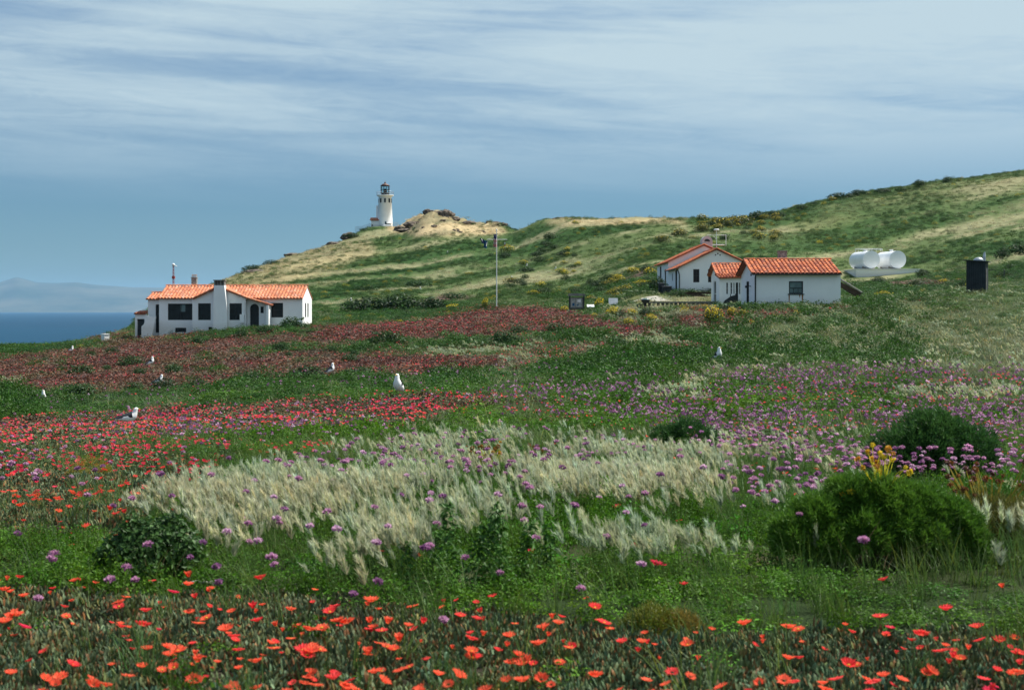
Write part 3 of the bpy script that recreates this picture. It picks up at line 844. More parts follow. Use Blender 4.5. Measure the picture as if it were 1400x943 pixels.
def P_flower(seed, petals=24, rad=.026, stem=.05, shut=False):
    """iceplant daisy: many narrow rays round a yellow eye"""
    b = PB(seed)
    tilt = (b.r.uniform(-.3, .3), b.r.uniform(-.3, .3))
    c = Vector((0, 0, stem)); n = Vector((tilt[0], tilt[1], 1)).normalized(); u = n.orthogonal().normalized(); v = n.cross(u)
    cup = b.r.uniform(.15, .6) if not shut else b.r.uniform(1.2, 1.7)
    rad = rad * (.62 if shut else 1)
    for k in range(petals):
        th = 6.283 * (k + b.r.uniform(-.3, .3)) / petals; o = u * math.cos(th) + v * math.sin(th); sdv = n.cross(o)
        r = rad * b.r.uniform(.85, 1.1); w = rad * .17; cp = cup + (.16 if k % 2 else 0)
        p0 = c + o * rad * .2; p1 = c + o * r * .65 + n * r * .65 * cp; p2 = c + o * r + n * r * cp * .8
        t = b.r.uniform(.8, 1.2)
        b.face([p0, p1 + sdv * w, p2, p1 - sdv * w], t)
    return b


def P_far_flower(seed):
    b = PB(seed)
    c = Vector((0, 0, .05)); cup = b.r.uniform(.3, .7)
    for k in range(7):
        t0 = 6.283 * k / 7; t1 = t0 + .8
        b.face([c, c + Vector((math.cos(t0) * .026, math.sin(t0) * .026, .026 * cup)), c + Vector((math.cos(t1) * .026, math.sin(t1) * .026, .026 * cup))], b.r.uniform(.8, 1.2))
    return b.data('flower', M['i_petal'])


def P_head(seed, n=26, rad=.021, stem=.36, seg=4, far=False):
    """lilac pompom on a thin stem"""
    b = PB(seed)
    az = math.pi + b.r.gauss(0, .7); top = b.blade((0, 0, -.02), stem, az, b.r.uniform(.05, .28), .0035 if not far else .004, (.25, .42, .12), seg, 1.0)
    for k in range(n):
        a = b.r.uniform(0, 6.28); e = math.asin(b.r.uniform(-.35, 1))
        d = Vector((math.cos(e) * math.cos(a), math.cos(e) * math.sin(a), math.sin(e)))
        t = b.r.uniform(.75, 1.3)
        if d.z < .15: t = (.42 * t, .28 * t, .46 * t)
        b.leaf(top + Vector((d.x, d.y, d.z * .72)) * rad * .55, d + Vector((b.r.gauss(0, .3), b.r.gauss(0, .3), .1)), rad * (.8 if not far else 1.3), rad * (.45 if not far else .8), t)
        q = top + Vector((d.x, d.y, d.z * .72)) * rad; s_ = d.orthogonal().normalized() * rad * .22
        b.face([top + Vector((d.x, d.y, d.z * .72)) * rad * .3, q + s_, q + Vector((d.x, d.y, d.z)) * rad * .25, q - s_], t)
    return b


def P_clump(seed, n=170, rad=.5, hgt=.42, l=.095, w=.05):
    """far shrub or weed clump"""
    b = PB(seed)
    for _ in range(n):
        a = b.r.uniform(0, 6.28); e = math.asin(b.r.uniform(0, 1)); k = b.r.uniform(.6, 1.1)
        d = Vector((math.cos(e) * math.cos(a), math.cos(e) * math.sin(a), math.sin(e)))
        b.leaf((d.x * rad * k, d.y * rad * k, d.z * hgt * k), d + Vector((b.r.gauss(0, .5), b.r.gauss(0, .5), b.r.gauss(.3, .4))), l * b.r.uniform(.6, 1.3), w * b.r.uniform(.7, 1.2), b.r.uniform(.6, 1.35))
    return b.data('clump', M['i_leaf'])


def P_fargrass(seed, n=40, rad=.45, h0=.18, h1=.42, w=.03):
    b = PB(seed)
    for _ in range(n):
        a = b.r.uniform(0, 6.28); q = rad * math.sqrt(b.r.random())
        b.blade((q * math.cos(a), q * math.sin(a), -.02), b.r.uniform(h0, h1), math.pi + b.r.gauss(0, 1.0), b.r.uniform(.2, .8), w, b.r.uniform(.65, 1.3), 2, 1.1)
    return b.data('fargrass', M['i_leaf'])


# ------------------------------------------------------------------ scatter of what nobody could count
NP = np.random.RandomState(5)
CLEAR = []       # rectangles (x0, x1, y0, y1) kept free of cover: houses, slabs, paths


def clear_mask(x, y):
    k = np.ones(len(x), bool)
    for a, b, c, d in CLEAR: k &= ~((x > a) & (x < b) & (y > c) & (y < d))
    return k


def sample(dens, d0, d1, umax=.46):
    """random ground points with dens(d) per square metre"""
    d = np.exp(np.linspace(math.log(d0), math.log(d1), 600)); w = 2 * (umax * d + 3.0) * dens(d)
    cw = np.concatenate([[0], np.cumsum((w[1:] + w[:-1]) / 2 * np.diff(d))]); n = int(cw[-1])
    y = np.interp(NP.rand(n) * cw[-1], cw, d); x = (NP.rand(n) * 2 - 1) * (umax * y + 3.0)
    z = ground(x, y)
    k = (z > -14) & clear_mask(x, y)
    return x[k], y[k], z[k]


def stuff(name, label, cat, protos, x, y, z, rot, scl, col, idx):
    n = len(x)
    me = bpy.data.meshes.new(name)
    me.vertices.add(n); me.vertices.foreach_set('co', np.stack([x, y, z], 1).astype(np.float32).ravel())
    for nm, typ, key, arr in (('rot', 'FLOAT_VECTOR', 'vector', rot), ('scl', 'FLOAT_VECTOR', 'vector', scl), ('idx', 'INT', 'value', idx),
                              ('col', 'FLOAT_COLOR', 'color', np.concatenate([np.clip(col, 0, 1), np.ones((n, 1))], 1))):
        a = me.attributes.new(nm, typ, 'POINT'); a.data.foreach_set(key, np.ascontiguousarray(arr, np.int32 if typ == 'INT' else np.float32).ravel())
    o = bpy.data.objects.new(name, me); C.objects.link(o)
    g = bpy.data.node_groups.new(name, 'GeometryNodeTree')
    g.interface.new_socket('Geometry', in_out='INPUT', socket_type='NodeSocketGeometry'); g.interface.new_socket('Geometry', in_out='OUTPUT', socket_type='NodeSocketGeometry')
    gi, go = g.nodes.new('NodeGroupInput'), g.nodes.new('NodeGroupOutput'); jn = g.nodes.new('GeometryNodeJoinGeometry')
    def named(nm, typ):
        q = g.nodes.new('GeometryNodeInputNamedAttribute'); q.data_type = typ; q.inputs['Name'].default_value = nm
        return q.outputs['Attribute']
    ai, ar, asc = named('idx', 'INT'), named('rot', 'FLOAT_VECTOR'), named('scl', 'FLOAT_VECTOR')
    for k, pm in enumerate(protos):
        src = bpy.data.objects.new('seed_' + name, pm)             # never linked: only its shape is used
        oi = g.nodes.new('GeometryNodeObjectInfo'); oi.inputs['Object'].default_value = src
        cp = g.nodes.new('FunctionNodeCompare'); cp.data_type = 'INT'; cp.operation = 'EQUAL'
        ins = [s_ for s_ in cp.inputs if s_.type == 'INT']
        g.links.new(ai, ins[0]); ins[1].default_value = k
        ip = g.nodes.new('GeometryNodeInstanceOnPoints')
        g.links.new(gi.outputs[0], ip.inputs['Points']); g.links.new(cp.outputs[0], ip.inputs['Selection'])
        g.links.new(oi.outputs['Geometry'], ip.inputs['Instance']); g.links.new(ar, ip.inputs['Rotation']); g.links.new(asc, ip.inputs['Scale'])
        g.links.new(ip.outputs[0], jn.inputs[0])
    g.links.new(jn.outputs[0], go.inputs[0])
    md = o.modifiers.new('cover', 'NODES'); md.node_group = g
    tag(o, label, cat, None, 'stuff')
    print('STUFF', name, n)
    return o


def col_var(n, base, hv=.12, vv=.28):
    """natural plant-to-plant colour variation"""
    b = np.array(base, float)[None] * np.ones((n, 1))
    v = np.exp(NP.randn(n, 1) * vv); h = NP.randn(n, 1) * hv
    return b * v * np.concatenate([1 + h, np.ones((n, 1)), 1 - h], 1)


def yaw(n, tilt=.15): return np.stack([NP.randn(n) * tilt, NP.randn(n) * tilt, NP.rand(n) * 6.283], 1)




def pick(w, thr=None):
    return NP.rand(len(w)) < w


def far_lod(y, d, n_near, n_far):
    near = y * np.exp(NP.randn(len(y)) * .08) < d
    return np.where(near, NP.randint(0, n_near, len(y)), n_near + NP.randint(0, n_far, len(y)))


def scatter_all():
    # succulent mat
    x, y, z = sample(lambda d: np.where(d < 8, 150, 150 * (8 / d) ** 1.55), 3.6, 175)
    zn = zones(x, y, z); k = pick(np.clip(zn['ice'] * 1.25 - .1, 0, 1)); x, y, z = x[k], y[k], z[k]; n = len(x)
    f = sstep(12, 70, y)
    hue = fbm(x * .25, y * .12, 3)
    c = mixcol(col_var(n, (.110, .160, .075), .10, .22), col_var(n, (.135, .078, .060), .12, .22), np.clip(f * .85 + (hue - .5) * .9, 0, 1))
    s = np.maximum(1, y / 8) ** .72 * NP.uniform(.75, 1.25, n); sz = np.maximum(1, y / 8) ** .36 * NP.uniform(.75, 1.3, n)
    stuff('succulent_mat', 'grey green and reddish succulent mat covering the ground between flowers', 'ground cover',
          [P_ice(1), P_ice(2), P_ice(3), P_ice_far(4), P_ice_far(5)], x, y, z, yaw(n, .1), np.stack([s, s, sz], 1), c, far_lod(y, 15, 3, 2))
    # low green herbs
    x, y, z = sample(lambda d: np.where(d < 9, 95, 95 * (9 / d) ** 1.5), 3.8, 200)
    zn = zones(x, y, z); cl = fbm(x * .55 / np.maximum(1, y / 30), y * .4 / np.maximum(1, y / 30), 3)
    hb = np.clip(zn['herb'] * 1.5 - .28, 0, 1) * (1 - zn['lite'])
    k = pick(np.clip(hb * 1.2 * np.clip(3.4 * (cl - .33), .30, 1.3) + (zn['grass'] * .12 + zn['plume'] * .45 * (y < 30)) * (1 - zn['lite']), 0, 1)); x, y, z, cl = x[k], y[k], z[k], cl[k]; n = len(x)
    hue = fbm(x * .3 + 9, y * .2, 3)
    c = mixcol(col_var(n, (.036, .112, .007), .14, .28), col_var(n, (.098, .208, .012), .14, .25), np.clip(hue * 1.6 - .35, 0, 1))
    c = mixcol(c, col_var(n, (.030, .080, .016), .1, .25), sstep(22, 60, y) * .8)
    s = np.maximum(1, y / 9) ** .70 * NP.uniform(.7, 1.35, n); sz = np.maximum(1, y / 9) ** .36 * NP.uniform(.6, 1.4, n) * np.clip(.5 + 3.2 * (cl - .38), .45, 1.9) * (1 + .7 * sstep(40, 60, y) * (1 - sstep(90, 120, y)))
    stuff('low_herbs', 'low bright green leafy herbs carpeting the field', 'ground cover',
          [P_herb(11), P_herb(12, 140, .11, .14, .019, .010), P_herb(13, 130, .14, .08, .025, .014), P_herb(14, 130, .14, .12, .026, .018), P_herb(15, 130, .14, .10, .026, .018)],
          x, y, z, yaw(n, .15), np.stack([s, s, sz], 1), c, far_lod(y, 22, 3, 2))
    # green grass
    x, y, z = sample(lambda d: np.where(d < 9, 60, 60 * (9 / d) ** 1.45), 3.8, 170)
    zn = zones(x, y, z); k = pick(np.clip((np.clip(zn['grass'] * 1.4 - .12, 0, 1) + zn['herb'] * .13 + zn['ice'] * .15 * (y < 20)) * (1 - zn['lite'] * .85), 0, 1)); x, y, z = x[k], y[k], z[k]; n = len(x)
    hue = fbm(x * .2 / np.maximum(1, y / 40), y * .15 / np.maximum(1, y / 40) + 30, 4)
    c = mixcol(col_var(n, (.055, .115, .022), .12, .25), col_var(n, (.130, .175, .055), .1, .22), np.clip(hue * 2.4 - .85, 0, 1))
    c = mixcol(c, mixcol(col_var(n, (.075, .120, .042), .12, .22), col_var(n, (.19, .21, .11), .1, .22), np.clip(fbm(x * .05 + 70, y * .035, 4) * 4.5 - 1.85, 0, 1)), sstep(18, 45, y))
    s = np.maximum(1, y / 9) ** .72 * NP.uniform(.75, 1.3, n); sz = np.maximum(1, y / 9) ** .14 * NP.uniform(.7, 1.3, n)
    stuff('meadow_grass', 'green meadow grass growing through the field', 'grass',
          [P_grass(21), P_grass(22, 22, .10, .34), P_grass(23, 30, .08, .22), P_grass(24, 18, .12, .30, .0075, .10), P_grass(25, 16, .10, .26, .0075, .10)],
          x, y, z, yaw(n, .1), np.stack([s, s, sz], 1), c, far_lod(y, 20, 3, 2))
    # pale foxtails
    x, y, z = sample(lambda d: np.where(d < 12, 95, 40 * (12 / d) ** 1.5), 5.0, 170)
    zn = zones(x, y, z); k = pick(np.clip((zn['plume'] * 1.15 - .04) * np.clip(.10 + 5.0 * (fbm(x * .85, y * .6 + 3, 3) - .40), .04, 1.2) + zn['grass'] * .022 * (y < 26), 0, 1)); x, y, z = x[k], y[k], z[k]; n = len(x)
    hue = fbm(x * .6, y * .45 + 5, 3)
    c = mixcol(col_var(n, (.51, .585, .40), .04, .16), col_var(n, (.61, .60, .41), .04, .14), np.clip(hue * 2 - .5, 0, 1))
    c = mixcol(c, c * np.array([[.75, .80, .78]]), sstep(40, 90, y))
    s = np.maximum(1, y / 12) ** .70 * NP.uniform(.8, 1.2, n); sz = np.maximum(1, y / 12) ** .16 * NP.uniform(.75, 1.2, n)
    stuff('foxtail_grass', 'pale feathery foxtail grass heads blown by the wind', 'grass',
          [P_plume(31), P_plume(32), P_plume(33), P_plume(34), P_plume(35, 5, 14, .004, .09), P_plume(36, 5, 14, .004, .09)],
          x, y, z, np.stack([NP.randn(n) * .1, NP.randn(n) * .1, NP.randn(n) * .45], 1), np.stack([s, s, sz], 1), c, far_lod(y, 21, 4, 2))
    # hillside weeds and grass clumps
    x, y, z = sample(lambda d: 2.0 * (150 / d) ** 1.0, 95, 385, .44)
    zn = zones(x, y, z)
    w = zn['herb'] * .9 + zn['grass'] * .35 + zn['tan'] * .22; cl = fbm(x * .12, y * .05, 4)
    k = pick(np.clip(w * np.clip(.25 + 9 * (hillpatch(x, y, z) - .455), .05, 1.6) * np.clip(.4 + 3 * (cl - .36), .2, 1.3), 0, 1) * sstep(95, 140, y)); xx, yy, zz, hw, cc = x[k], y[k], z[k], zn['herb'][k], cl[k]; n = len(xx)
    c = mixcol(col_var(n, (.050, .100, .020), .12, .30), col_var(n, (.022, .070, .015), .10, .28), np.clip(hw * 1.3, 0, 1))
    yel = NP.rand(n) < .035
    c[yel] = col_var(yel.sum(), (.30, .25, .02), .05, .2)
    s = NP.uniform(.5, 1.4, n) * (yy / 220) ** .25; sz = s * NP.uniform(.6, 1.1, n)
    stuff('hillside_weeds', 'green weed clumps spread over the hillside', 'ground cover', [P_clump(41), P_clump(42, 160, .55, .30), P_clump(43, 180, .45, .5)],
          xx, yy, zz, yaw(n, .12), np.stack([s, s, sz], 1), c, NP.randint(0, 3, n))
    x, y, z = sample(lambda d: 1.9 * (150 / d) ** 1.15, 90, 385, .44)
    zn = zones(x, y, z); k = pick(np.clip(zn['grass'] * .8 + zn['plume'] * 1.1 + zn['tan'] * .8 * np.clip(.3 + 5 * (fbm(x * .1, y * .1, 3) - .4), .15, 1), 0, 1) * sstep(90, 130, y)); 
    pl, tn = zn['plume'][k], zn['tan'][k]; x, y, z = x[k], y[k], z[k]; n = len(x)
    st = fbm(x * .03 + 3, (z - .30 * x) * .22 + y * .045, 4)                      # sheep-track streaks along the slope
    c = mixcol(col_var(n, (.058, .108, .024), .08, .2), col_var(n, (.36, .335, .20), .06, .2), np.clip(pl * .9 + (st - .55) * 4 + (.455 - hillpatch(x, y, z)) * 8, 0, 1))
    c = mixcol(c, col_var(n, (.46, .37, .215), .05, .2), np.clip(tn * 1.35 - .1, 0, 1))
    s = NP.uniform(.7, 1.5, n) * (y / 200) ** .3
    stuff('hillside_grass', 'dry and green grass tufts streaking the hillside', 'grass', [P_fargrass(51), P_fargrass(52, 36, .5, .12, .34), P_fargrass(53, 44, .4, .2, .36)],
          x, y, z, np.stack([NP.randn(n) * .1, NP.randn(n) * .1, NP.randn(n) * .6], 1), np.stack([s, s, s * .8], 1), c, NP.randint(0, 3, n))


RED = [(.86, .070, .075), (.90, .085, .080), (.74, .035, .10), (.92, .15, .075), (.82, .09, .16)]
LIL = [(.58, .30, .46), (.34, .15, .30), (.70, .46, .60)]


def flower_things(name, labels, cat, groups, meshes, x, y, z, scl, kinds, per):
    """one object per bloom, the largest in view; shared meshes"""
    for i in range(len(x)):
        kd = kinds[i]; var = i % per
        head, extra = meshes[kd][var]
        o = bpy.data.objects.new(name, head); C.objects.link(o)
        o.location = (x[i], y[i], z[i]); o.rotation_euler = (RNG.gauss(0, .12), RNG.gauss(0, .12), RNG.uniform(0, 6.28)); o.scale = (scl[i],) * 3
        tag(o, labels[kd], cat, groups)
        for nm, me in extra:
            c = bpy.data.objects.new(nm, me); C.objects.link(c); c.parent = o


def flat(b, name, col, mat=None):
    return b.data(name, mat or M['petal'], [col] * len(b.f))


def flowers():
    # red iceplant blooms
    x, y, z = sample(lambda d: np.where(d < 8, 78, 78 * (8 / d) ** 1.0), 4.6, 175, .42)
    zn = zones(x, y, z); cl = fbm(x * 1.1, y * .9, 3)
    k = pick(np.clip(zn['red'] * np.where(y < 10, np.clip(.45 + 1.4 * (cl - .32), .3, 1), np.clip(.2 + 2.6 * (cl - .32), .1, 1.4)), 0, 1)); x, y, z, cl = x[k], y[k], z[k], cl[k]
    n = len(x)
    patch = fbm(x * .35 + 50, y * .2, 3); r = np.clip(patch * 2.2 - .6 + NP.randn(n) * .35, 0, 1)
    kind = np.where(r < .28, 2, np.where(r < .42, 4, np.where(r < .72, 0, np.where(r < .93, 1, 3))))
    kind = np.where((y < 9) & (kind == 4), 1, kind)
    kind = np.where((y > 14) & ((kind == 1) | (kind == 3)) & (NP.rand(n) < .75), NP.choice([2, 4, 0], n), kind)
    inview = (np.abs(x / y) < .365) & (y > 5.25)
    order = np.argsort(np.where(inview, y, 1e6)); big = order[:300]; rest = order[300:]
    meshes = {}
    for kd in range(5):
        lst = []
        for v in range(5):
            b = P_flower(100 + kd * 10 + v, 26, NP.uniform(.023, .030), .05, v == 4)
            eye = PB(1)
            for q in range(8):
                a0, a1 = q * .785, q * .785 + .8
                eye.face([(0, 0, .0575), (.006 * math.cos(a0), .006 * math.sin(a0), .053), (.006 * math.cos(a1), .006 * math.sin(a1), .053)], 1)
            st = PB(2); st.blade((0, 0, -.02), .07, 0, .02, .004, 1, 2); st.blade((0, 0, -.02), .07, 1.6, .02, .004, 1, 2)
            for q in range(6):
                a0, a1 = q * 1.047, q * 1.047 + 1.05
                st.face([(0, 0, .03), (.007 * math.cos(a0), .007 * math.sin(a0), .05), (.007 * math.cos(a1), .007 * math.sin(a1), .05)], 1)
            lst.append((flat(b, 'petals', RED[kd]), [('flower_eye', flat(eye, 'eye', (.80, .45, .05))), ('flower_stem', flat(st, 'stem', (.10, .13, .06), M['plant']))]))
        meshes[kd] = lst
    lab = ['scarlet iceplant flower with narrow rays in the near mat', 'orange red iceplant flower with narrow rays in the near mat', 'crimson iceplant flower with narrow rays in the near mat',
           'light orange iceplant flower with narrow rays in the near mat', 'pink red iceplant flower with narrow rays in the near mat']
    flower_things('iceplant_flower', lab, 'flower', 'red iceplant flowers in the near mat', meshes, x[big], y[big], z[big] + NP.uniform(.01, .05, len(big)), NP.choice([.55, .7, .85, 1.0, 1.25], len(big)) * NP.uniform(.9, 1.1, len(big)), kind[big], 5)
    x, y, z, kind = x[rest], y[rest], z[rest], kind[rest]; n = len(x)
    c = np.array(RED)[kind] * np.exp(NP.randn(n, 1) * .15)
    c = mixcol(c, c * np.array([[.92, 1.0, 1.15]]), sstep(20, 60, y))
    s = np.maximum(1, y / 20) ** .30 * NP.uniform(.75, 1.25, n)
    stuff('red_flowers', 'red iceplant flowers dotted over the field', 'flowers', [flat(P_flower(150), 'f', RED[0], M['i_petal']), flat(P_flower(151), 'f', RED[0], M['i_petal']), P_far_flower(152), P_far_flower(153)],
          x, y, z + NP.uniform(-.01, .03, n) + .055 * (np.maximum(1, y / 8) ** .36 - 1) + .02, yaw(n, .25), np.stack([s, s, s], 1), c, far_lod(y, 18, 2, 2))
    # lilac pompoms
    x, y, z = sample(lambda d: np.where(d < 10, 45, 92 * (10 / d) ** 1.4), 5.6, 75, .42)
    zn = zones(x, y, z); cl = fbm(x * .9 + 20, y * .7, 3)
    k = pick(np.clip(zn['purp'] * np.clip(.15 + 2.8 * (cl - .33), .08, 1.5), 0, 1)); x, y, z = x[k], y[k], z[k]; n = len(x)
    kind = NP.choice(3, n, p=[.55, .25, .20])
    inview = (np.abs(x / y) < .365)
    order = np.argsort(np.where(inview, y, 1e6)); big = order[:300]; rest = order[300:]
    meshes = {}
    for kd in range(3):
        lst = []
        for v in range(4):
            b = P_head(200 + kd * 10 + v, 26, .021, .26 + .05 * v)
            ns = 4                                                           # stem faces come first
            stem, head = PB(3), PB(4)
            for j, f in enumerate(b.f):
                tgt = stem if j < ns else head
                tgt.face([b.v[q] for q in f], b.t[j])
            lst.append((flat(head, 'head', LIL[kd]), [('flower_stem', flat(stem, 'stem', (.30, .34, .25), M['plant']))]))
        meshes[kd] = lst
    flower_things('pompom_flower', ['lilac pompom flower on a thin stem above the grass', 'dark purple pompom flower on a thin stem above the grass', 'pale pink lilac pompom flower on a thin stem above the grass'], 'flower',
                  'lilac pompom flowers among the grass', meshes, x[big], y[big], z[big], NP.uniform(.8, 1.2, len(big)), kind[big], 4)
    x, y, z, kind = x[rest], y[rest], z[rest], kind[rest]; n = len(x)
    c = np.array(LIL)[kind] * np.exp(NP.randn(n, 1) * .15); s = np.maximum(1, y / 18) ** .4 * NP.uniform(.75, 1.2, n)
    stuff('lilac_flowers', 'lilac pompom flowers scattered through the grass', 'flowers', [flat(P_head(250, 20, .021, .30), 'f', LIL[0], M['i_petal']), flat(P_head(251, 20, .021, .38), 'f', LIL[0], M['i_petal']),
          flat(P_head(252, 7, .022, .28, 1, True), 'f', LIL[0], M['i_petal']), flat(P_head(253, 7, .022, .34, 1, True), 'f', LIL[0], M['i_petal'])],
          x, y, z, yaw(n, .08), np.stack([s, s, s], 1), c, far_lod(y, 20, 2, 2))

# ------------------------------------------------------------------ buildings
TR = random.Random(3)


def tile_slope(mb, r0, r1, e0, e1, pitch_w=.30, row=.46, h=.085):
    """barrel tiles on a slope: r0-r1 ridge ends, e0-e1 eave ends below them"""
    r0, r1, e0, e1 = map(Vector, (r0, r1, e0, e1))
    a = ((r1 - r0).normalized() + (e1 - e0).normalized()).normalized(); dn = ((e0 - r0) + (e1 - r1)) * .5; n = a.cross(dn).normalized()
    if n.z < 0: n = -n
    # under-sheet with thickness
    th = n * .07
    q = [r0, r1, e1, e0]; lo = [p - th for p in q]
    mb.face(q, 0, (.9, .9, .9)); mb.face(lo[::-1], 0, (.9, .9, .9))
    for i in range(4): mb.face([q[i], q[(i + 1) % 4], lo[(i + 1) % 4], lo[i]], 0, (.9, .9, .9))
    nc = max(2, round((e1 - e0).length / pitch_w)); nr = max(2, round(dn.length / row))
    for i in range(nc):
        for j in range(nr):
            v = TR.random(); col = (v, v, v)
            s0, s1 = i / nc, (i + 1) / nc; t0, t1 = j / nr - .02, (j + 1.12) / nr
            t0 = max(t0, 0); t1 = min(t1, 1.03)
            rings = []
            for t, up, k in ((t0, .0, .84), (t1, .02, 1.0)):
                A = r0.lerp(e0, t).lerp(r1.lerp(e1, t), (s0 + s1) / 2)
                wv = (r0.lerp(e0, t) - r1.lerp(e1, t)).length / nc
                ring = []
                for g in range(6):
                    th_ = math.pi * g / 5
                    ring.append(A - a * (math.cos(th_) * wv * .40 * k) + n * (math.sin(th_) * h * k + up + .004))
                rings.append(ring)
            for g in range(5):
                mb.face([rings[0][g], rings[0][g + 1], rings[1][g + 1], rings[1][g]], 0, col)
            mb.face([rings[1][g] for g in range(6)], 0, (1.0, 1.0, 1.0))


def tile_run(mb, p0, p1, r=.11, ln=.42, up=(0, 0, 1)):
    """half-round cap tiles in a row: ridges and rakes"""
    p0, p1, up = Vector(p0), Vector(p1), Vector(up); d = (p1 - p0); n = max(1, round(d.length / ln)); d.normalize()
    sd_ = d.cross(up).normalized(); u2 = sd_.cross(d).normalized()
    L_ = (p1 - p0).length / n
    for i in range(n):
        v = TR.random(); A = p0 + d * (i * L_); B = A + d * (L_ * 1.08)
        ra = [A + sd_ * (math.cos(math.pi * g / 6) * r * .86) + u2 * (math.sin(math.pi * g / 6) * r * .86 - .01) for g in range(7)]
        rb = [B + sd_ * (math.cos(math.pi * g / 6) * r) + u2 * (math.sin(math.pi * g / 6) * r) for g in range(7)]
        for g in range(6): mb.face([ra[g], ra[g + 1], rb[g + 1], rb[g]], 0, (v, v, v))
        mb.face(rb, 0, (.9, .9, .9)); mb.face(ra[::-1], 0, (.9, .9, .9))


def gable_roof_x(mb, x0, x1, yf, yr, yb, zf, zr, zb):
    """gable with its ridge along x: front eave (yf,zf), ridge (yr,zr), back eave (yb,zb)"""
    tile_slope(mb, (x0, yr, zr), (x1, yr, zr), (x0, yf, zf), (x1, yf, zf))
    tile_slope(mb, (x1, yr, zr), (x0, yr, zr), (x1, yb, zb), (x0, yb, zb))
    tile_run(mb, (x0 - .02, yr, zr + .05), (x1 + .02, yr, zr + .05), .12)


def gable_roof_y(mb, y0, y1, xl, xr, xe, zl, zr, ze):
    tile_slope(mb, (xr, y1, zr), (xr, y0, zr), (xl, y1, zl), (xl, y0, zl))
    tile_slope(mb, (xr, y0, zr), (xr, y1, zr), (xe, y0, ze), (xe, y1, ze))
    tile_run(mb, (xr, y0 - .02, zr + .05), (xr, y1 + .02, zr + .05), .12)
    for x, z in ((xl, zl), (xe, ze)): tile_run(mb, (x, y0 + .02, z + .03), (xr, y0 + .02, zr + .03), .11, .42, (0, 0, 1))


def opening(parent, org, name, plane, a0, a1, z0, z1, front, sgn, mat_frame, bars=(), rows=(), depth=.13, pane='glass', fw=.06, arch=False):
    """window or door set into a real hole: frame + pane. sgn = direction into the wall"""
    def B(mb, p0, p1, q0, q1, d0, d1):
        lo, hi = sorted((front + sgn * d0, front + sgn * d1))
        if plane == 'x': mb.box(p0, p1, lo, hi, q0, q1)
        else: mb.box(lo, hi, p0, p1, q0, q1)
    f = MB(); e = .004
    B(f, a0 + e, a0 + fw, z0 + e, z1 - e, .035, depth); B(f, a1 - fw, a1 - e, z0 + e, z1 - e, .035, depth)
    B(f, a0 + fw, a1 - fw, z0 + e, z0 + fw, .035, depth); B(f, a0 + fw, a1 - fw, z1 - fw, z1 - e, .035, depth)
    for b in bars: 
        c = a0 + (a1 - a0) * b; B(f, c - fw * .35, c + fw * .35, z0 + fw, z1 - fw, .05, depth)
    for b in rows:
        c = z0 + (z1 - z0) * b; B(f, a0 + fw, a1 - fw, c - fw * .4, c + fw * .4, .045, depth - .002)
    w = f.build(name, mat_frame, parent, org)
    p = MB(); B(p, a0 + .02, a1 - .02, z0 + .02, z1 - .02, depth + .003, depth + .03)
    p.build('pane' if 'window' in name else 'door_leaf', M[pane], w, org)
    return w


def slab_under(x0, x1, y0, y1, m=.6): CLEAR.append((x0 - m, x1 + m, y0 - m * .1, y1 + m))


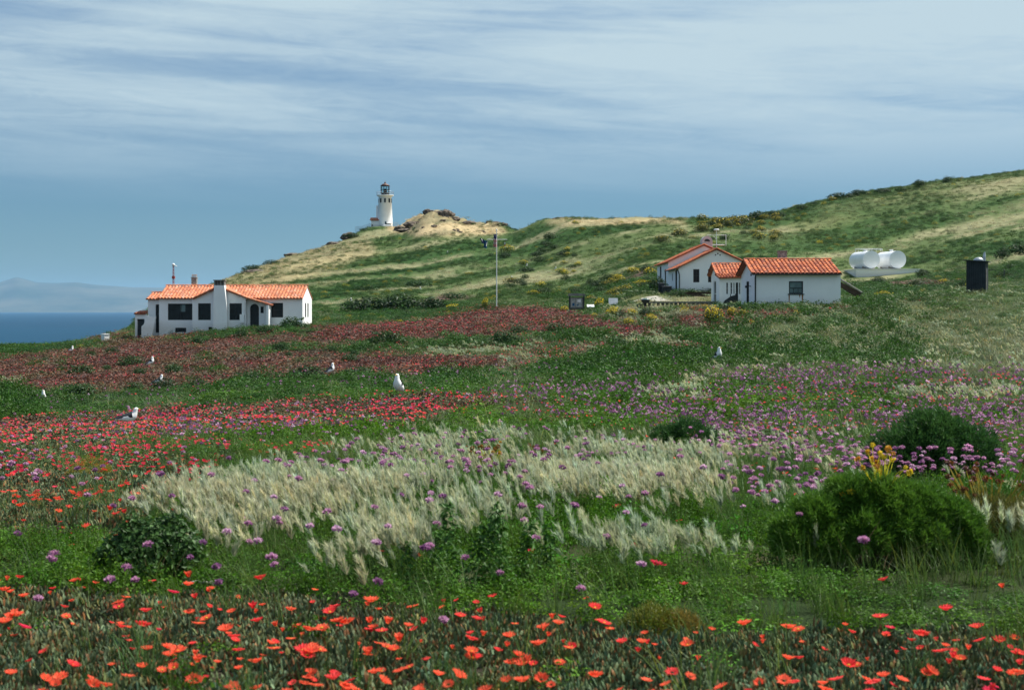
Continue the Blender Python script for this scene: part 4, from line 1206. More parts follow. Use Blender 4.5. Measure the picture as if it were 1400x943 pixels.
def left_house():
    d = 130.0
    org = Vector((X(320, d), d, gz(X(320, d), d)))
    h = empty('seaside_house', org, 'white house with weathered pale terracotta roof and front chimney overlooking the sea', 'house')
    k = d / F
    x0, x1 = X(217.5, d), X(413.6, d); yb = d + 6.0
    ze, zr = Z(407.5, d), Z(391, d + 3); zb = Z(470, d)
    slab_under(X(195, d), x1, d - 1.2, yb)
    P = lambda v: X(v, d)
    # main block walls with openings
    wz0, wz1 = Z(437.5, d), Z(415, d)
    big = (P(229.6), P(264.4), wz0, wz1); w4 = (P(370.8), P(387), Z(434, d), Z(414, d)); vent1 = (P(239.6), P(254.6), Z(454, d), Z(448, d))
    w = MB()
    w.wall('x', x0, x1, zb, ze, d, d + .25, [big, w4, vent1])
    sl = [(d + 1.55, d + 2.35, Z(434, d), Z(414, d)), (d + 3.1, d + 3.9, Z(434, d), Z(414, d))]
    w.wall('y', d + .25, yb - .25, zb, ze, x1, x1 - .25, sl)
    w.wall('y', d + .25, yb - .25, zb, ze, x0, x0 + .25)
    w.wall('x', x0, x1, zb, ze, yb, yb - .25)
    for xx in (x1 - .25, x0): w.prism([(d + .02, ze), (yb - .02, ze), (d + 3, zr - .12)], 'x', xx + .002, xx + .248)
    # low left bay
    lx0 = P(200); lz = Z(408.5, d)
    door = (P(210.6), P(216.4), Z(455, d), Z(416, d))
    w.wall('x', lx0, x0 - .003, zb, lz, d + .6, d + .85, [door]); w.wall('y', d + .85, d + 4.5, zb, lz, lx0, lx0 + .25); w.wall('x', lx0, x0 - .003, zb, lz, d + 4.75, d + 4.5)
    w.prism([(d + .62, lz), (d + 4.7, lz), (d + 2.6, Z(400.5, d + 2.6) - .1)], 'x', lx0 + .002, lx0 + .248)
    # front gable wing round the chimney, long roof over the porch
    gx0, gx1 = P(266), P(338); dg = d - .9
    gp = X(300, dg)
    G = lambda v: X(v, dg)
    w2 = (G(270.8), G(288.2), Z(437.5, dg), Z(414.6, dg)); w3 = (G(313.8), G(330.6), Z(437.5, dg), Z(414.6, dg)); v2 = (G(285), G(290), Z(451, dg), Z(447, dg))
    gz1 = Z(408.3, dg)
    w.wall('x', gx0, G(336), zb, gz1, dg, dg + .25, [w2, w3, v2]); w.wall('y', dg + .25, d - .003, zb, gz1, gx0, gx0 + .2)
    w.prism([(gx0 + .02, gz1), (G(337), gz1), (gp, Z(393, dg) - .1)], 'y', dg + .002, dg + .248)
    # porch: arched front wall under the sliding roof
    dp = d - .45
    Q = lambda v: X(v, dp)
    a0, a1 = Q(341.6), Q(354); am = (a0 + a1) / 2; ar = (a1 - a0) / 2; at = Z(415.3, dp); zs = at - ar
    pts_l = [(Q(336), zb), (a0, zb), (a0, zs)] + [(am - ar * math.cos(t), zs + ar * math.sin(t)) for t in [math.pi * i / 16 for i in range(1, 9)]] + [(am, Z(410, dp)), (Q(336), Z(410, dp) + .25)]
    w.prism(pts_l, 'y', dp, dp + .25)
    sw = (Q(356.2), Q(360.5), Z(428, dp), Z(419, dp))
    pts_r = [(a1, zb), (sw[0], zb), (sw[0], Z(412.5, dp)), (am, Z(410, dp)), (am, at)] + [(am + ar * math.cos(t), zs + ar * math.sin(t)) for t in [math.pi / 2 - math.pi * i / 16 for i in range(1, 8)]] + [(a1, zs)]
    w.prism(pts_r, 'y', dp, dp + .25)
    w.wall('x', sw[0], Q(367), zb, Z(418.6, dp), dp, dp + .25, [sw])
    w.prism([(sw[0], Z(418.6, dp)), (Q(367), Z(418.6, dp)), (Q(366), Z(415.5, dp)), (sw[0], Z(412.5, dp))], 'y', dp + .002, dp + .248)
    w.build('wall', M['stucco'], h, org)
    pb = MB(); pb.box(a0 - .1, a1 + .1, dp + .27, d - .01, zb, zs + ar + .1); pb.build('porch_recess', M['dark_wood'], h, org)
    bp = MB(); bp.box(X(364, d - 1.5), X(367.3, d - 1.5), d - 1.5, dp - .004, zb, Z(417.5, d - 1.5)); bp.build('porch_buttress', M['stucco'], h, org)
    # roofs
    r = MB()
    gable_roof_x(r, x0 - .1, x1 + .05, d - .3, d + 3, yb + .3, ze - .02, zr, ze - .02)
    gable_roof_x(r, lx0 - .15, x0 - .11, d + .35, d + 2.6, d + 4.9, lz - .02, Z(400.5, d + 2.6), lz - .02)
    y0, y1 = dg - .25, d + 1.6
    e0 = X(264, dg); zpk = Z(392.2, dg)
    tile_slope(r, (gp, y1 + .8, zpk), (gp, y0, zpk), (e0, y1, Z(408.5, dg)), (e0, y0, Z(408.5, dg)))
    xm, zm = X(339.5, dg), Z(408.0, dg)
    tile_slope(r, (gp, y0, zpk), (gp, y1 + .8, zpk), (xm, y0, zm), (xm, y1 - .6, zm))
    xe, zee = X(370.3, d - 1.4), Z(417.2, d - 1.4)
    tile_slope(r, (xm - .05, y0 - .1, zm + .03), (xm - .05, d + .1, zm + .03), (xe, y0 - .1, zee), (xe, d - .15, zee))
    tile_run(r, (gp, y0 + .02, zpk + .05), (gp, y1 + .6, zpk + .05), .12)
    tile_run(r, (e0, y0 + .02, Z(408.5, dg) + .03), (gp, y0 + .02, zpk + .03), .11); tile_run(r, (xm, y0 + .02, zm + .03), (gp, y0 + .02, zpk + .03), .11); tile_run(r, (xe, y0 - .08, zee + .03), (xm, y0 - .08, zm + .05), .11)
    r.build('roof', M['tile_pale'], h, org)
    dw = M['dark_wood']
    opening(h, org, 'window', 'x', *big, d, 1, dw, (.5,), ()); opening(h, org, 'window', 'x', *w4, d, 1, dw, (), (.5,)); opening(h, org, 'window', 'x', *w2, dg, 1, dw); opening(h, org, 'window', 'x', *w3, dg, 1, dw, (.5,))
    opening(h, org, 'window', 'x', *sw, dp, 1, dw, fw=.03); opening(h, org, 'door', 'x', *door, d + .6, 1, dw, pane='glass')
    for q in sl: opening(h, org, 'window', 'y', *q, x1, -1, dw, fw=.05)
    opening(h, org, 'vent', 'x', *vent1, d, 1, dw, (.33, .66), pane='glass', fw=.03); opening(h, org, 'vent', 'x', *v2, dg, 1, dw, pane='glass', fw=.03)
    # bright blind seen through the big window
    bl = MB(); bl.box(P(246), P(253), d + .115, d + .130, Z(426, d), Z(416.8, d)); bl.build('window_blind', M['glass_grey'], h, org)
    # tapering front chimney with arched vents at the top
    dc = dg - .75; c = MB()
    cx0, cx1, tx0, tx1 = X(291.2, dc), X(311, dc), X(292.6, dc), X(306.6, dc)
    zt, zc = Z(390, dc), Z(384, dc)
    c.prism([(cx0, zb), (cx1, zb), (X(310, dc), Z(420, dc)), (tx1, zt), (tx0, zt), (X(291.6, dc), Z(420, dc))], 'y', dc, dg - .003)
    ch = c.build('chimney', M['stucco'], h, org)
    t = MB()
    for i in range(4):
        f = i / 3; xx = tx0 + (tx1 - tx0 - .12) * f; t.box(xx, xx + .12, dc, dg - .01, zt + .002, zc)
    t.box(tx0 - .06, tx1 + .06, dc - .06, dg + .05, zc + .002, zc + .10)
    t.box(tx0 + .1, tx1 - .1, dc + .2, dg - .2, zt + .002, zc)
    t.build('chimney_cap', M['grey_wood'], ch, org)
    # brick flue behind the ridge
    f = MB(); fy = d + 4.2; f.box(X(261.5, fy), X(268.6, fy), fy, fy + .5, ze, Z(380.5, fy)); f.box(X(261, fy), X(269.2, fy), fy - .04, fy + .54, Z(380.3, fy), Z(378.9, fy))
    fl = f.build('flue', M['brick'], h, org)
    f = MB()
    for q in (262.6, 265, 267.4): f.lathe([(.07, 0), (.07, .22), (.09, .22), (.09, .26)], (X(q, fy), fy + .25, Z(378.8, fy)), 8)
    f.build('flue_pot', M['white'], fl, org)
    # left cellar porch: small tiled lean-to and scrolled parapet
    dl = d + .2; A = lambda v: X(v, dl)
    b = MB(); b.wall('x', A(184.6), A(200), zb - .8, Z(429.5, dl), dl, dl + .2, [(A(187.4), A(197.5), zb - .4, Z(436, dl))]); b.wall('y', dl + .2, dl + 2.5, zb - .8, Z(429.5, dl), A(184.6), A(184.6) + .2); b.build('cellar_porch', M['stucco'], h, org)
    b = MB(); b.box(A(186.6), A(198), dl + .215, dl + .26, zb - .5, Z(435, dl)); b.build('door_leaf', M['dark_wood'], h, org)
    b = MB(); tile_slope(b, (A(183.6), dl + 2.2, Z(425.4, dl)), (A(200) - .02, dl + 2.2, Z(425.4, dl)), (A(183.6), dl - .2, Z(428.6, dl)), (A(200) - .02, dl - .2, Z(428.6, dl))); b.build('porch_roof', M['tile_red'], h, org)
    ds = d - .8; E = lambda v: X(v, ds)
    pts = [(E(193.3), Z(466, ds)), (E(207), Z(464, ds)), (E(212.5), Z(433.2, ds)), (E(208.5), Z(433.2, ds)), (E(203.4), Z(432.6, ds)), (E(203), Z(430.9, ds)), (E(199.6), Z(430.9, ds)), (E(199.2), Z(434.2, ds)), (E(198.2), Z(439, ds)), (E(196.4), Z(443.3, ds)), (E(193.3), Z(446.2, ds))]
    b = MB(); b.prism(pts, 'y', ds, ds + .3); b.build('scrolled_parapet', M['stucco'], h, org)
    # meter box and white downpipe by the porch
    b = MB(); b.box(X(328.4, dg), X(334.6, dg), dg - .25, dg - .003, Z(441.2, dg), Z(429.6, dg)); b.build('meter_box', M['stucco'], h, org)
    b = MB(); b.tube([(X(335.6, dg), dg - .15, Z(413.5, dg)), (X(335.6, dg), dg - .15, Z(430, dg)), (X(336.6, dg), dg - .3, Z(432, dg)), (X(336.2, dg), dg - .3, Z(449.5, dg))], .05, 8); b.build('downpipe', M['white'], h, org)


def mast():
    d = 142.0; x = X(237, d); g = gz(x, d)
    o = empty('radio_mast', (x, d, g), 'thin red and white radio mast rising behind the seaside house roof', 'mast')
    zt = Z(363.5, d); b = MB(); hgt = zt - g
    for i in range(3):
        a = i * 2.094; b.cyl((x + .13 * math.cos(a), d + .13 * math.sin(a), g - .3), (x + .07 * math.cos(a), d + .07 * math.sin(a), zt), .028, .02, 6)
    for j in range(22):
        z0 = g + hgt * j / 22; z1 = g + hgt * (j + 1) / 22
        for i in range(3):
            a, c = i * 2.094, (i + 1) * 2.094; r0 = .13 - .06 * j / 22
            b.cyl((x + r0 * math.cos(a), d + r0 * math.sin(a), z0), (x + r0 * math.cos(c), d + r0 * math.sin(c), z1), .014, .014, 4, caps=False)
    b.build('lattice', M['red_paint'], o, o.location)
    b = MB(); b.ball((x, d, zt + .12), .16, .16, .14, 10, 6); b.cyl((x, d, zt + .1), (x + .38, d, zt - .06), .07, .03, 8); b.build('anemometer', M['white'], o, o.location)
    b = MB(); b.box(x - .12, x + .16, d - .15, d + .1, Z(381, d), Z(377.5, d)); b.build('junction_box', M['red_paint'], o, o.location)


def right_house():
    d = 105.0; D = 6.7
    x0, x1 = X(1033.6, d), X(1149.3, d)
    org = Vector(((x0 + x1) / 2, d, gz((x0 + x1) / 2, d)))
    h = empty('garage_cottage', org, 'white cottage with bright orange tiled gable roof and one small window in its wall', 'house')
    slab_under(x0, x1, d, d + D)
    ze, zr, zb = Z(373.2, d), Z(355.5, d + D / 2), gz(x0, d) - 1.2
    win = (X(1078.6, d), X(1098, d), Z(401.6, d), Z(384.4, d))
    yd0, yd1 = d + 3.1, d + 4.35
    door = (yd0, yd1, zb + 1.15, Z(384.5, d + 3.4))
    w = MB()
    w.wall('x', x0, x1, zb, ze, d, d + .25, [win]); w.wall('x', x0, x1, zb, ze, d + D, d + D - .25)
    w.wall('y', d + .25, d + D - .25, zb, ze, x0, x0 + .25, [door]); w.wall('y', d + .25, d + D - .25, zb, ze, x1, x1 - .25)
    for xx in (x0, x1 - .25): w.prism([(d + .02, ze), (d + D - .02, ze), (d + D / 2, zr - .12)], 'x', xx + .002, xx + .248)
    w.build('wall', M['stucco'], h, org)
    r = MB(); gable_roof_x(r, x0 - .35, x1 + .02, d - .32, d + D / 2, d + D + .32, ze - .03, zr, ze - .03)
    tile_run(r, (x0 - .33, d - .3, ze), (x0 - .33, d + D / 2, zr + .03), .10); tile_run(r, (x0 - .33, d + D + .3, ze), (x0 - .33, d + D / 2, zr + .03), .10)
    rf = r.build('roof', M['tile_red'], h, org)
    b = MB(); b.box(x0 - .36, x1 + .03, d - .40, d - .33, ze - .16, ze - .07); b.box(x0 - .42, x0 - .37, d - .3, d + .0, ze - .22, ze - .05); b.build('fascia', M['dark_wood'], rf, org)
    f = opening(h, org, 'window', 'x', *win, d, 1, M['dark_wood'], (), (), .11, 'glass', .07)
    b = MB(); mid = (win[2] + win[3]) / 2 - .06
    b.box(win[0] + .09, win[1] - .09, d + .086, d + .108, mid + .04, win[3] - .08); b.build('blind', M['glass_grey'], f, org)
    b = MB(); 
    for q in (.33, .66): b.box(win[0] + (win[1] - win[0]) * q - .02, win[0] + (win[1] - win[0]) * q + .02, d + .07, d + .11, win[2] + .07, mid)
    b.box(win[0] + .07, win[1] - .07, d + .06, d + .11, mid - .02, mid + .035); b.build('muntin', M['dark_wood'], f, org)
    b = MB(); b.box(win[0] + .075, win[1] - .075, d + .092, d + .109, win[2] + .075, mid - .022); b.build('lower_pane', M['glass_grey'], f, org)
    b = MB(); b.box(win[0] - .08, win[1] + .08, d - .07, d + .03, win[2] - .07, win[2] - .003); b.build('sill', M['dark_wood'], f, org)
    for q, w_, l in ((win[0] + .02, .05, .9), (win[1] - .05, .06, 1.1), (win[0] + .8, .05, .22)):
        b = MB(); b.prism([(q - w_, win[2] - .075), (q + w_, win[2] - .075), (q + w_ * .35, win[2] - .08 - l), (q - w_ * .3, win[2] - .1 - l * .9)], 'y', d - .003, d + .01); b.build('rust_streak', M['rust'], h, org)
    opening(h, org, 'door', 'y', *door, x0, 1, M['dark_wood'], (), (.5,), .12, 'glass')
    b = MB(); yl = d + 2.2; zl = Z(391.5, d + 2.2)
    b.cyl((x0, yl, zl), (x0 - .3, yl, zl + .05), .03, .03, 6); b.lathe([(.02, .0), (.14, -.06), (.13, -.18), (.04, -.2)], (x0 - .32, yl, zl + .08), 10); b.build('wall_lamp', M['dark_wood'], h, org)
    b = MB(); b.tube([(x0 - .06, d - .34, ze - .1), (x0 - .06, d - .07, ze - .3), (x0 - .06, d - .07, zb + 1.0)], .055, 8); b.build('downpipe', M['dark_wood'], h, org)
    b = MB(); yc = d + 5.2; b.box(X(1065.2, yc), X(1076, yc), yc, yc + .65, ze, Z(344, yc)); b.box(X(1064.4, yc), X(1076.8, yc), yc - .05, yc + .7, Z(344, yc) + .002, Z(342.6, yc)); b.build('chimney', M['brick'], h, org)


def small_wing():
    d = 128.0; D = 5.0
    x0, x1 = X(983, d), X(983, d) + 9.0
    org = Vector(((x0 + x1) / 2, d, gz(x0, d)))
    h = empty('porch_outbuilding', org, 'small white outbuilding with tiled lean-to porch behind the cottage', 'outbuilding')
    slab_under(x0, x1, d - 2.4, d + D)
    ze, zr, zb = Z(374.8, d), Z(361.2, d + D / 2), gz(x0, d) - 1.2
    w = MB()
    dr = (d + .9, d + 3.5, zb + 1.1, Z(383.6, d + 2))
    w.wall('x', x0, x1, zb, ze, d, d + .2); w.wall('x', x0, x1, zb, ze, d + D, d + D - .2)
    w.wall('y', d + .2, d + D - .2, zb, ze, x0, x0 + .2, [dr]); w.wall('y', d + .2, d + D - .2, zb, ze, x1, x1 - .2)
    w.prism([(d + .02, ze), (d + D - .02, ze), (d + D / 2, zr - .12)], 'x', x0 + .002, x0 + .198)
    dp = d - 2.0
    xs = [X(v, dp) for v in (992.8, 995.6, 998.6, 1001.2, 1002.6, 1004.6, 1006, 1009.2, 1010.2, 1012.4)]
    zt, z2 = Z(386.2, dp), Z(402.2, dp)
    hol = [(xs[0], xs[1], z2, zt), (xs[2], xs[3], z2, zt), (xs[4], xs[5], z2, zt), (xs[8], xs[9], z2, zt), (xs[6], xs[7], zb + 1.1, zt)]
    xl = X(983.6, dp); px1 = x0 + 6
    w.wall('x', xl, px1, zb, Z(379.6, dp), dp, dp + .2, hol); w.wall('y', dp + .2, d - .003, zb, Z(379.6, dp), xl, xl + .2)
    w.build('wall', M['stucco'], h, org)
    r = MB(); gable_roof_x(r, x0 - .3, x1, d - .3, d + D / 2, d + D + .3, ze - .03, zr, ze - .03)
    tile_run(r, (x0 - .28, d - .3, ze), (x0 - .28, d + D / 2, zr + .03), .10); tile_run(r, (x0 - .28, d + D + .3, ze), (x0 - .28, d + D / 2, zr + .03), .10); r.build('roof', M['tile_red'], h, org)
    r = MB(); tile_slope(r, (xl - .1, d + .3, Z(375.2, d) + .02), (px1, d + .3, Z(367.5, d)), (xl - .1, dp - .3, Z(380.0, dp)), (px1, dp - .3, Z(376.6, dp)), .26); r.build('porch_roof', M['tile_red'], h, org)
    for q in hol[:4]: opening(h, org, 'window', 'x', *q, dp, 1, M['white'], (), (.5,), .1, 'glass', .03)
    opening(h, org, 'door', 'x', *hol[4], dp, 1, M['dark_wood'], (), (), .1, 'glass', .05)
    opening(h, org, 'door', 'y', *dr, x0, 1, M['white'], (.5,), (.5,), .1, 'glass', .09)
    # dark stepped handrail wall by the door
    ds = dp - 1.6; e = lambda v: X(v, ds); b = MB(); zg = gz(e(997), ds) - .4
    b.prism([(e(988.4), zg), (e(1006), zg), (e(1006), Z(403.4, ds)), (e(1003), Z(403.8, ds)), (e(999), Z(405, ds)), (e(995.5), Z(407.6, ds)), (e(991.4), Z(410.4, ds)), (e(989.4), Z(413, ds))], 'y', ds, ds + .12)
    b.box(e(998.2), e(999.2), ds - .06, ds - .003, zg, Z(402, ds)); b.box(e(1005), e(1006.6), ds - .06, ds - .003, zg, Z(401.6, ds))
    b.build('stair_rail', M['charcoal'], h, org)


def back_house():
    d = 150.0; xw = X(928, d); xa = X(979.8, d); xe = 2 * xa - xw
    org = Vector((xa, d, gz(xa, d)))
    h = empty('gabled_house', org, 'long white house with wide front gable and tall plastered chimney behind the cottage', 'house')
    slab_under(xw, xe, d, d + 22)
    ze, zp, zb = Z(365.2, d), Z(340.2, d), gz(xw, d) - 1.3
    dm, db = d + 10.0, d + 22.0
    w = MB(); wl = MB()
    wins = [(X(947.8, d), X(956.2, d), Z(386, d), Z(368, d)), (X(968, d), X(976.4, d), Z(386, d), Z(368, d))]
    w.wall('x', xw, xe, zb, ze, d, d + .25, wins)
    sd_ = [(d + 1.6, d + 3.2, zb + 1.4, Z(369.5, d + 2.4)), (d + 5.5, d + 6.3, Z(384, d + 6), Z(374, d + 6))]
    w.wall('y', d + .25, dm - .003, zb, ze, xw, xw + .25, sd_); w.wall('y', d + .25, dm - .003, zb, ze, xe, xe - .25)
    w.prism([(xw + .02, ze), (xe - .02, ze), (xa, zp - .12)], 'y', d + .002, d + .248)
    z2, p2 = Z(357.2, dm), Z(334.5, dm)
    s2 = [(dm + 2.4, dm + 3.8, zb + 1.8, Z(368, dm + 3)), (dm + 7.5, dm + 9.2, zb + 1.8, Z(364, dm + 8))]
    w.wall('x', xw, xe, zb, z2, dm, dm + .25); w.prism([(xw + .02, z2), (xe - .02, z2), (xa, p2 - .12)], 'y', dm + .002, dm + .248)
    w.wall('y', dm + .25, db, zb, z2, xw, xw + .25, s2); w.wall('y', dm + .25, db, zb, z2, xe, xe - .25); w.wall('x', xw, xe, zb, z2, db + .25, db)
    w.prism([(xw + .02, z2), (xe - .02, z2), (xa, p2 - .12)], 'y', db + .002, db + .248)
    w.build('wall', M['stucco'], h, org)
    ov = .30; sl = (zp - ze) / (xa - xw)
    r = MB(); gable_roof_y(r, d - .3, dm - .005, xw - ov, xa, xe + ov, ze - ov * sl, zp, ze - ov * sl); r.build('roof', M['tile_red'], h, org)
    r = MB(); gable_roof_y(r, dm - .2, db + .4, xw - ov, xa, xe + ov, z2 - ov * sl, p2, z2 - ov * sl); r.build('roof', M['tile_red'], h, org)
    for q in wins: opening(h, org, 'window', 'x', *q, d, 1, M['dark_wood'], (.5,), (.5,))
    opening(h, org, 'door', 'y', *sd_[0], xw, 1, M['dark_wood'], (), (.5,)); opening(h, org, 'window', 'y', *sd_[1], xw, 1, M['grey_wood'], fw=.09, pane='glass_grey')
    opening(h, org, 'window', 'y', *s2[0], xw, 1, M['dark_wood'], fw=.05); opening(h, org, 'door', 'y', *s2[1], xw, 1, M['dark_wood'], (), (.5,))
    for px, py in ((978.3, 348.5), (981.4, 346.8), (984.4, 348.7)):
        b = MB(); b.cyl((X(px, d), d - .02, Z(py, d)), (X(px, d), d + .01, Z(py, d)), .075, .075, 10); b.build('gable_vent', M['dark_wood'], h, org)
    b = MB(); b.tube([(xw - .25, d - .36, ze - .2), (xw - .02, d - .1, ze - .55), (xw + .06, d - .07, ze - .8), (xw + .06, d - .07, zb + 1.2)], .05, 8); b.tube([(xw - .4, d - .35, ze - .17), (xw - .4, dm, ze - .17)], .07, 6); b.build('gutter', M['dark_wood'], h, org)
    # chimney with rounded top and arched flue openings
    y0, y1 = dm + .6, dm + 2.0; X2 = lambda v: X(v, y0)
    cx0, cx1, zc = X2(959.6), X2(974.2), Z(330, y0); cm = (cx0 + cx1) / 2; cr = (cx1 - cx0) / 2
    b = MB(); b.prism([(cx0, z2), (cx1, z2), (cx1, zc)] + [(cm + cr * math.cos(t) , zc + .62 * math.sin(t)) for t in [math.pi * i / 12 for i in range(1, 12)]] + [(cx0, zc)], 'y', y0, y1)
    c = b.build('chimney', M['plum'], h, org)
    b = MB(); b.prism([(cm - .32, zc - .02), (cm + .32, zc - .02)] + [(cm + .32 * math.cos(t), zc + .28 * math.sin(t)) for t in [math.pi * i / 8 for i in range(1, 8)]], 'y', y0 - .004, y0 + .1)
    b.build('flue_opening', M['dark_metal'], c, org)
    # television aerial
    b = MB(); ax, ay = X(979.6, d + .2), d + .2
    b.cyl((ax, ay, zp - .1), (ax, ay, Z(314.5, ay)), .035, .03, 8)
    b.cyl((X(974, ay), ay, Z(334.9, ay)), (X(990.5, ay), ay, Z(334.9, ay)), .05, .05, 6)
    for i in range(9): 
        q = X(974.5 + i * 1.9, ay); b.cyl((q, ay - .45, Z(334.9, ay)), (q, ay + .45, Z(334.9, ay)), .018, .018, 5)
    b.tube([(X(966.5, ay), ay, Z(321.6, ay)), (X(992.5, ay), ay, Z(321.6, ay)), (X(992.5, ay), ay, Z(336, ay))], .03, 6)
    b.cyl((ax, ay, Z(327, ay)), (X(974, ay), ay, Z(321.6, ay)), .02, .02, 5)
    b.build('aerial', M['white'], h, org)
    b = MB(); b.lathe([(0, .14), (.24, .12), (.30, .03), (.26, -.04), (0, -.04)], (ax, ay, Z(314.6, ay)), 14); b.build('aerial_dome', M['white'], h, org)


def tanks():
    d = 215.0
    g0 = Z(367.6, d)
    xa, xb = X(1170.5, d), X(1257, d)
    o = empty('tank_platform', ((xa + xb) / 2, d, g0 - 1.0), 'long pale concrete platform carrying two white tanks on the hillside', 'platform')
    CLEAR.append((xa - .4, xb + .4, d - 5, d + 10))
    b = MB(); b.box(xa, xb, d, d + 9.5, g0 - 2.6, g0 - .14); b.build('plinth', M['stucco'], o, o.location)
    b = MB(); b.box(xa - .12, xb + .12, d - .12, d + 9.6, g0 - .138, g0); b.build('deck', M['white'], o, o.location)
    for i, (px, lab) in enumerate(((1191.5, 'white horizontal water tank nearer the cottage, first on the concrete platform'), (1227.5, 'white horizontal water tank at the open end of the concrete platform'))):
        r = 1.34; yc = d + 1.2; cx = X(px, yc); L_ = 5.6
        t = empty('water_tank', (cx, yc, g0), lab, 'tank', 'white water tanks on the platform')
        m = MB(); n = 36
        prof = [(r, .0), (r, L_ * .5), (r, L_)]
        a = R(8.5); ax = Vector((-math.sin(a), math.cos(a), 0)); sx = Vector((math.cos(a), math.sin(a), 0))
        vs_ = [Vector((cx, yc, g0 + r + .12)) + ax * z + sx * (q * math.cos(6.2832 * k / n)) + Vector((0, 0, q * math.sin(6.2832 * k / n))) for q, z in prof for k in range(n)]
        m.mesh(vs_, [(j * n + k, j * n + (k + 1) % n, (j + 1) * n + (k + 1) % n, (j + 1) * n + k) for j in range(len(prof) - 1) for k in range(n)], 0, None, True)
        for e_, sg in ((0, -1), (L_, 1)):
            ce = Vector((cx, yc, g0 + r + .12)) + ax * e_; rg = [[ce + ax * (sg * dp_) + sx * (q * math.cos(6.2832 * k / n)) + Vector((0, 0, q * math.sin(6.2832 * k / n))) for k in range(n)] for q, dp_ in ((r, .0), (.8 * r, .05), (.4 * r, .09), (.01, .10))]
            m.mesh([v for q in rg for v in q], [(j * n + k, j * n + (k + 1) % n, (j + 1) * n + (k + 1) % n, (j + 1) * n + k) for j in range(3) for k in range(n)], 0, None, True)
        m.build('tank_body', M['tank'], t, t.location)
        for f in (.22, .78):
            m = MB(); c = Vector((cx, yc, 0)) + ax * (L_ * f)
            q = c; p = [(-.95, 0), (.95, 0), (.95, .45), (.55, .28), (0, .14), (-.55, .28), (-.95, .45)]
            v0 = [q + sx * u + Vector((0, 0, g0 + .002 + w_)) - ax * .15 for u, w_ in p]; v1 = [v + ax * .3 for v in v0]
            m.mesh(v0 + v1, [tuple(range(7))[::-1], tuple(range(7, 14))] + [(k, (k + 1) % 7, 7 + (k + 1) % 7, 7 + k) for k in range(7)]); m.build('saddle', M['concrete'], t, t.location)
        m = MB(); c = Vector((cx, yc, g0 + 2 * r + .1)) + ax * 2.4; m.cyl(c, c + Vector((0, 0, .22)), .25, .25, 14); m.cyl(c + Vector((0, 0, .22)), c + Vector((0, 0, .28)), .32, .32, 14); m.build('manhole', M['white'], t, t.location)
    yp = d + 3.2; zt = g0 + 2.86
    p = empty('tank_walkway', (X(1190, yp), yp, zt - .1), 'thin white pipe rail along the tops of the tanks', 'rail')
    m = MB(); m.tube([(X(1169.5, yp), yp, zt - .3), (X(1169.5, yp), yp, zt + .32), (X(1206, yp), yp, zt + .32), (X(1206, yp), yp, zt - .1)], .03, 6)
    m.tube([(X(1169.5, yp), yp, zt + .2), (X(1206, yp), yp, zt + .2)], .03, 6)
    for q in range(6): m.cyl((X(1174 + q * 6, yp), yp, zt - .1), (X(1174 + q * 6, yp), yp, zt + .32), .022, .022, 6)
    m.build('pipe_rail', M['white'], p, p.location)


def outhouse():
    d = 97.0; x0, x1 = X(1321.5, d), X(1347, d); D = 1.5
    g = min(gz(x0, d), gz(x1, d)); zt = Z(357.2, d)
    o = empty('pit_toilet', ((x0 + x1) / 2, d, g), 'dark charcoal pit toilet shed with vents on its roof on the green slope', 'outhouse')
    CLEAR.append((x0 - .1, x1 + .1, d - .1, d + D))
    b = MB(); n = 9
    for i in range(n):
        a = x0 + (x1 - x0) * i / n; c = x0 + (x1 - x0) * (i + 1) / n; b.box(a + .006, c - .006, d, d + .05, g - .3, zt)
    b.box(x0 + .01, x1 - .01, d + .052, d + D, g - .3, zt - .01); b.build('shed_body', M['charcoal'], o, o.location)
    b = MB(); b.box(x1 - .006, x1 + .03, d + .15, d + .34, g - .2, zt - .5); b.build('door_edge', M['grey_wood'], o, o.location)
    b = MB(); b.prism([(x0 - .16, zt + .05), (x1 + .16, zt - .06), (x1 + .16, zt), (x0 - .16, zt + .11)], 'y', d - .14, d + D + .14); b.build('roof', M['charcoal'], o, o.location)
    b = MB(); b.ball((X(1336.5, d), d + .6, zt + .06), .36, .34, .24, 14, 8); b.build('roof_dome', M['metal'], o, o.location)
    b = MB(); xv = X(1343.6, d); b.cyl((xv, d + .7, zt), (xv, d + .7, zt + .34), .10, .10, 10); b.cyl((xv, d + .7, zt + .34), (xv + .03, d + .7, zt + .66), .11, .045, 10); b.build('vent_pipe', M['metal'], o, o.location)


def turn_outhouse():
    o = bpy.data.objects['pit_toilet']; o.rotation_euler = (0, 0, R(-25))


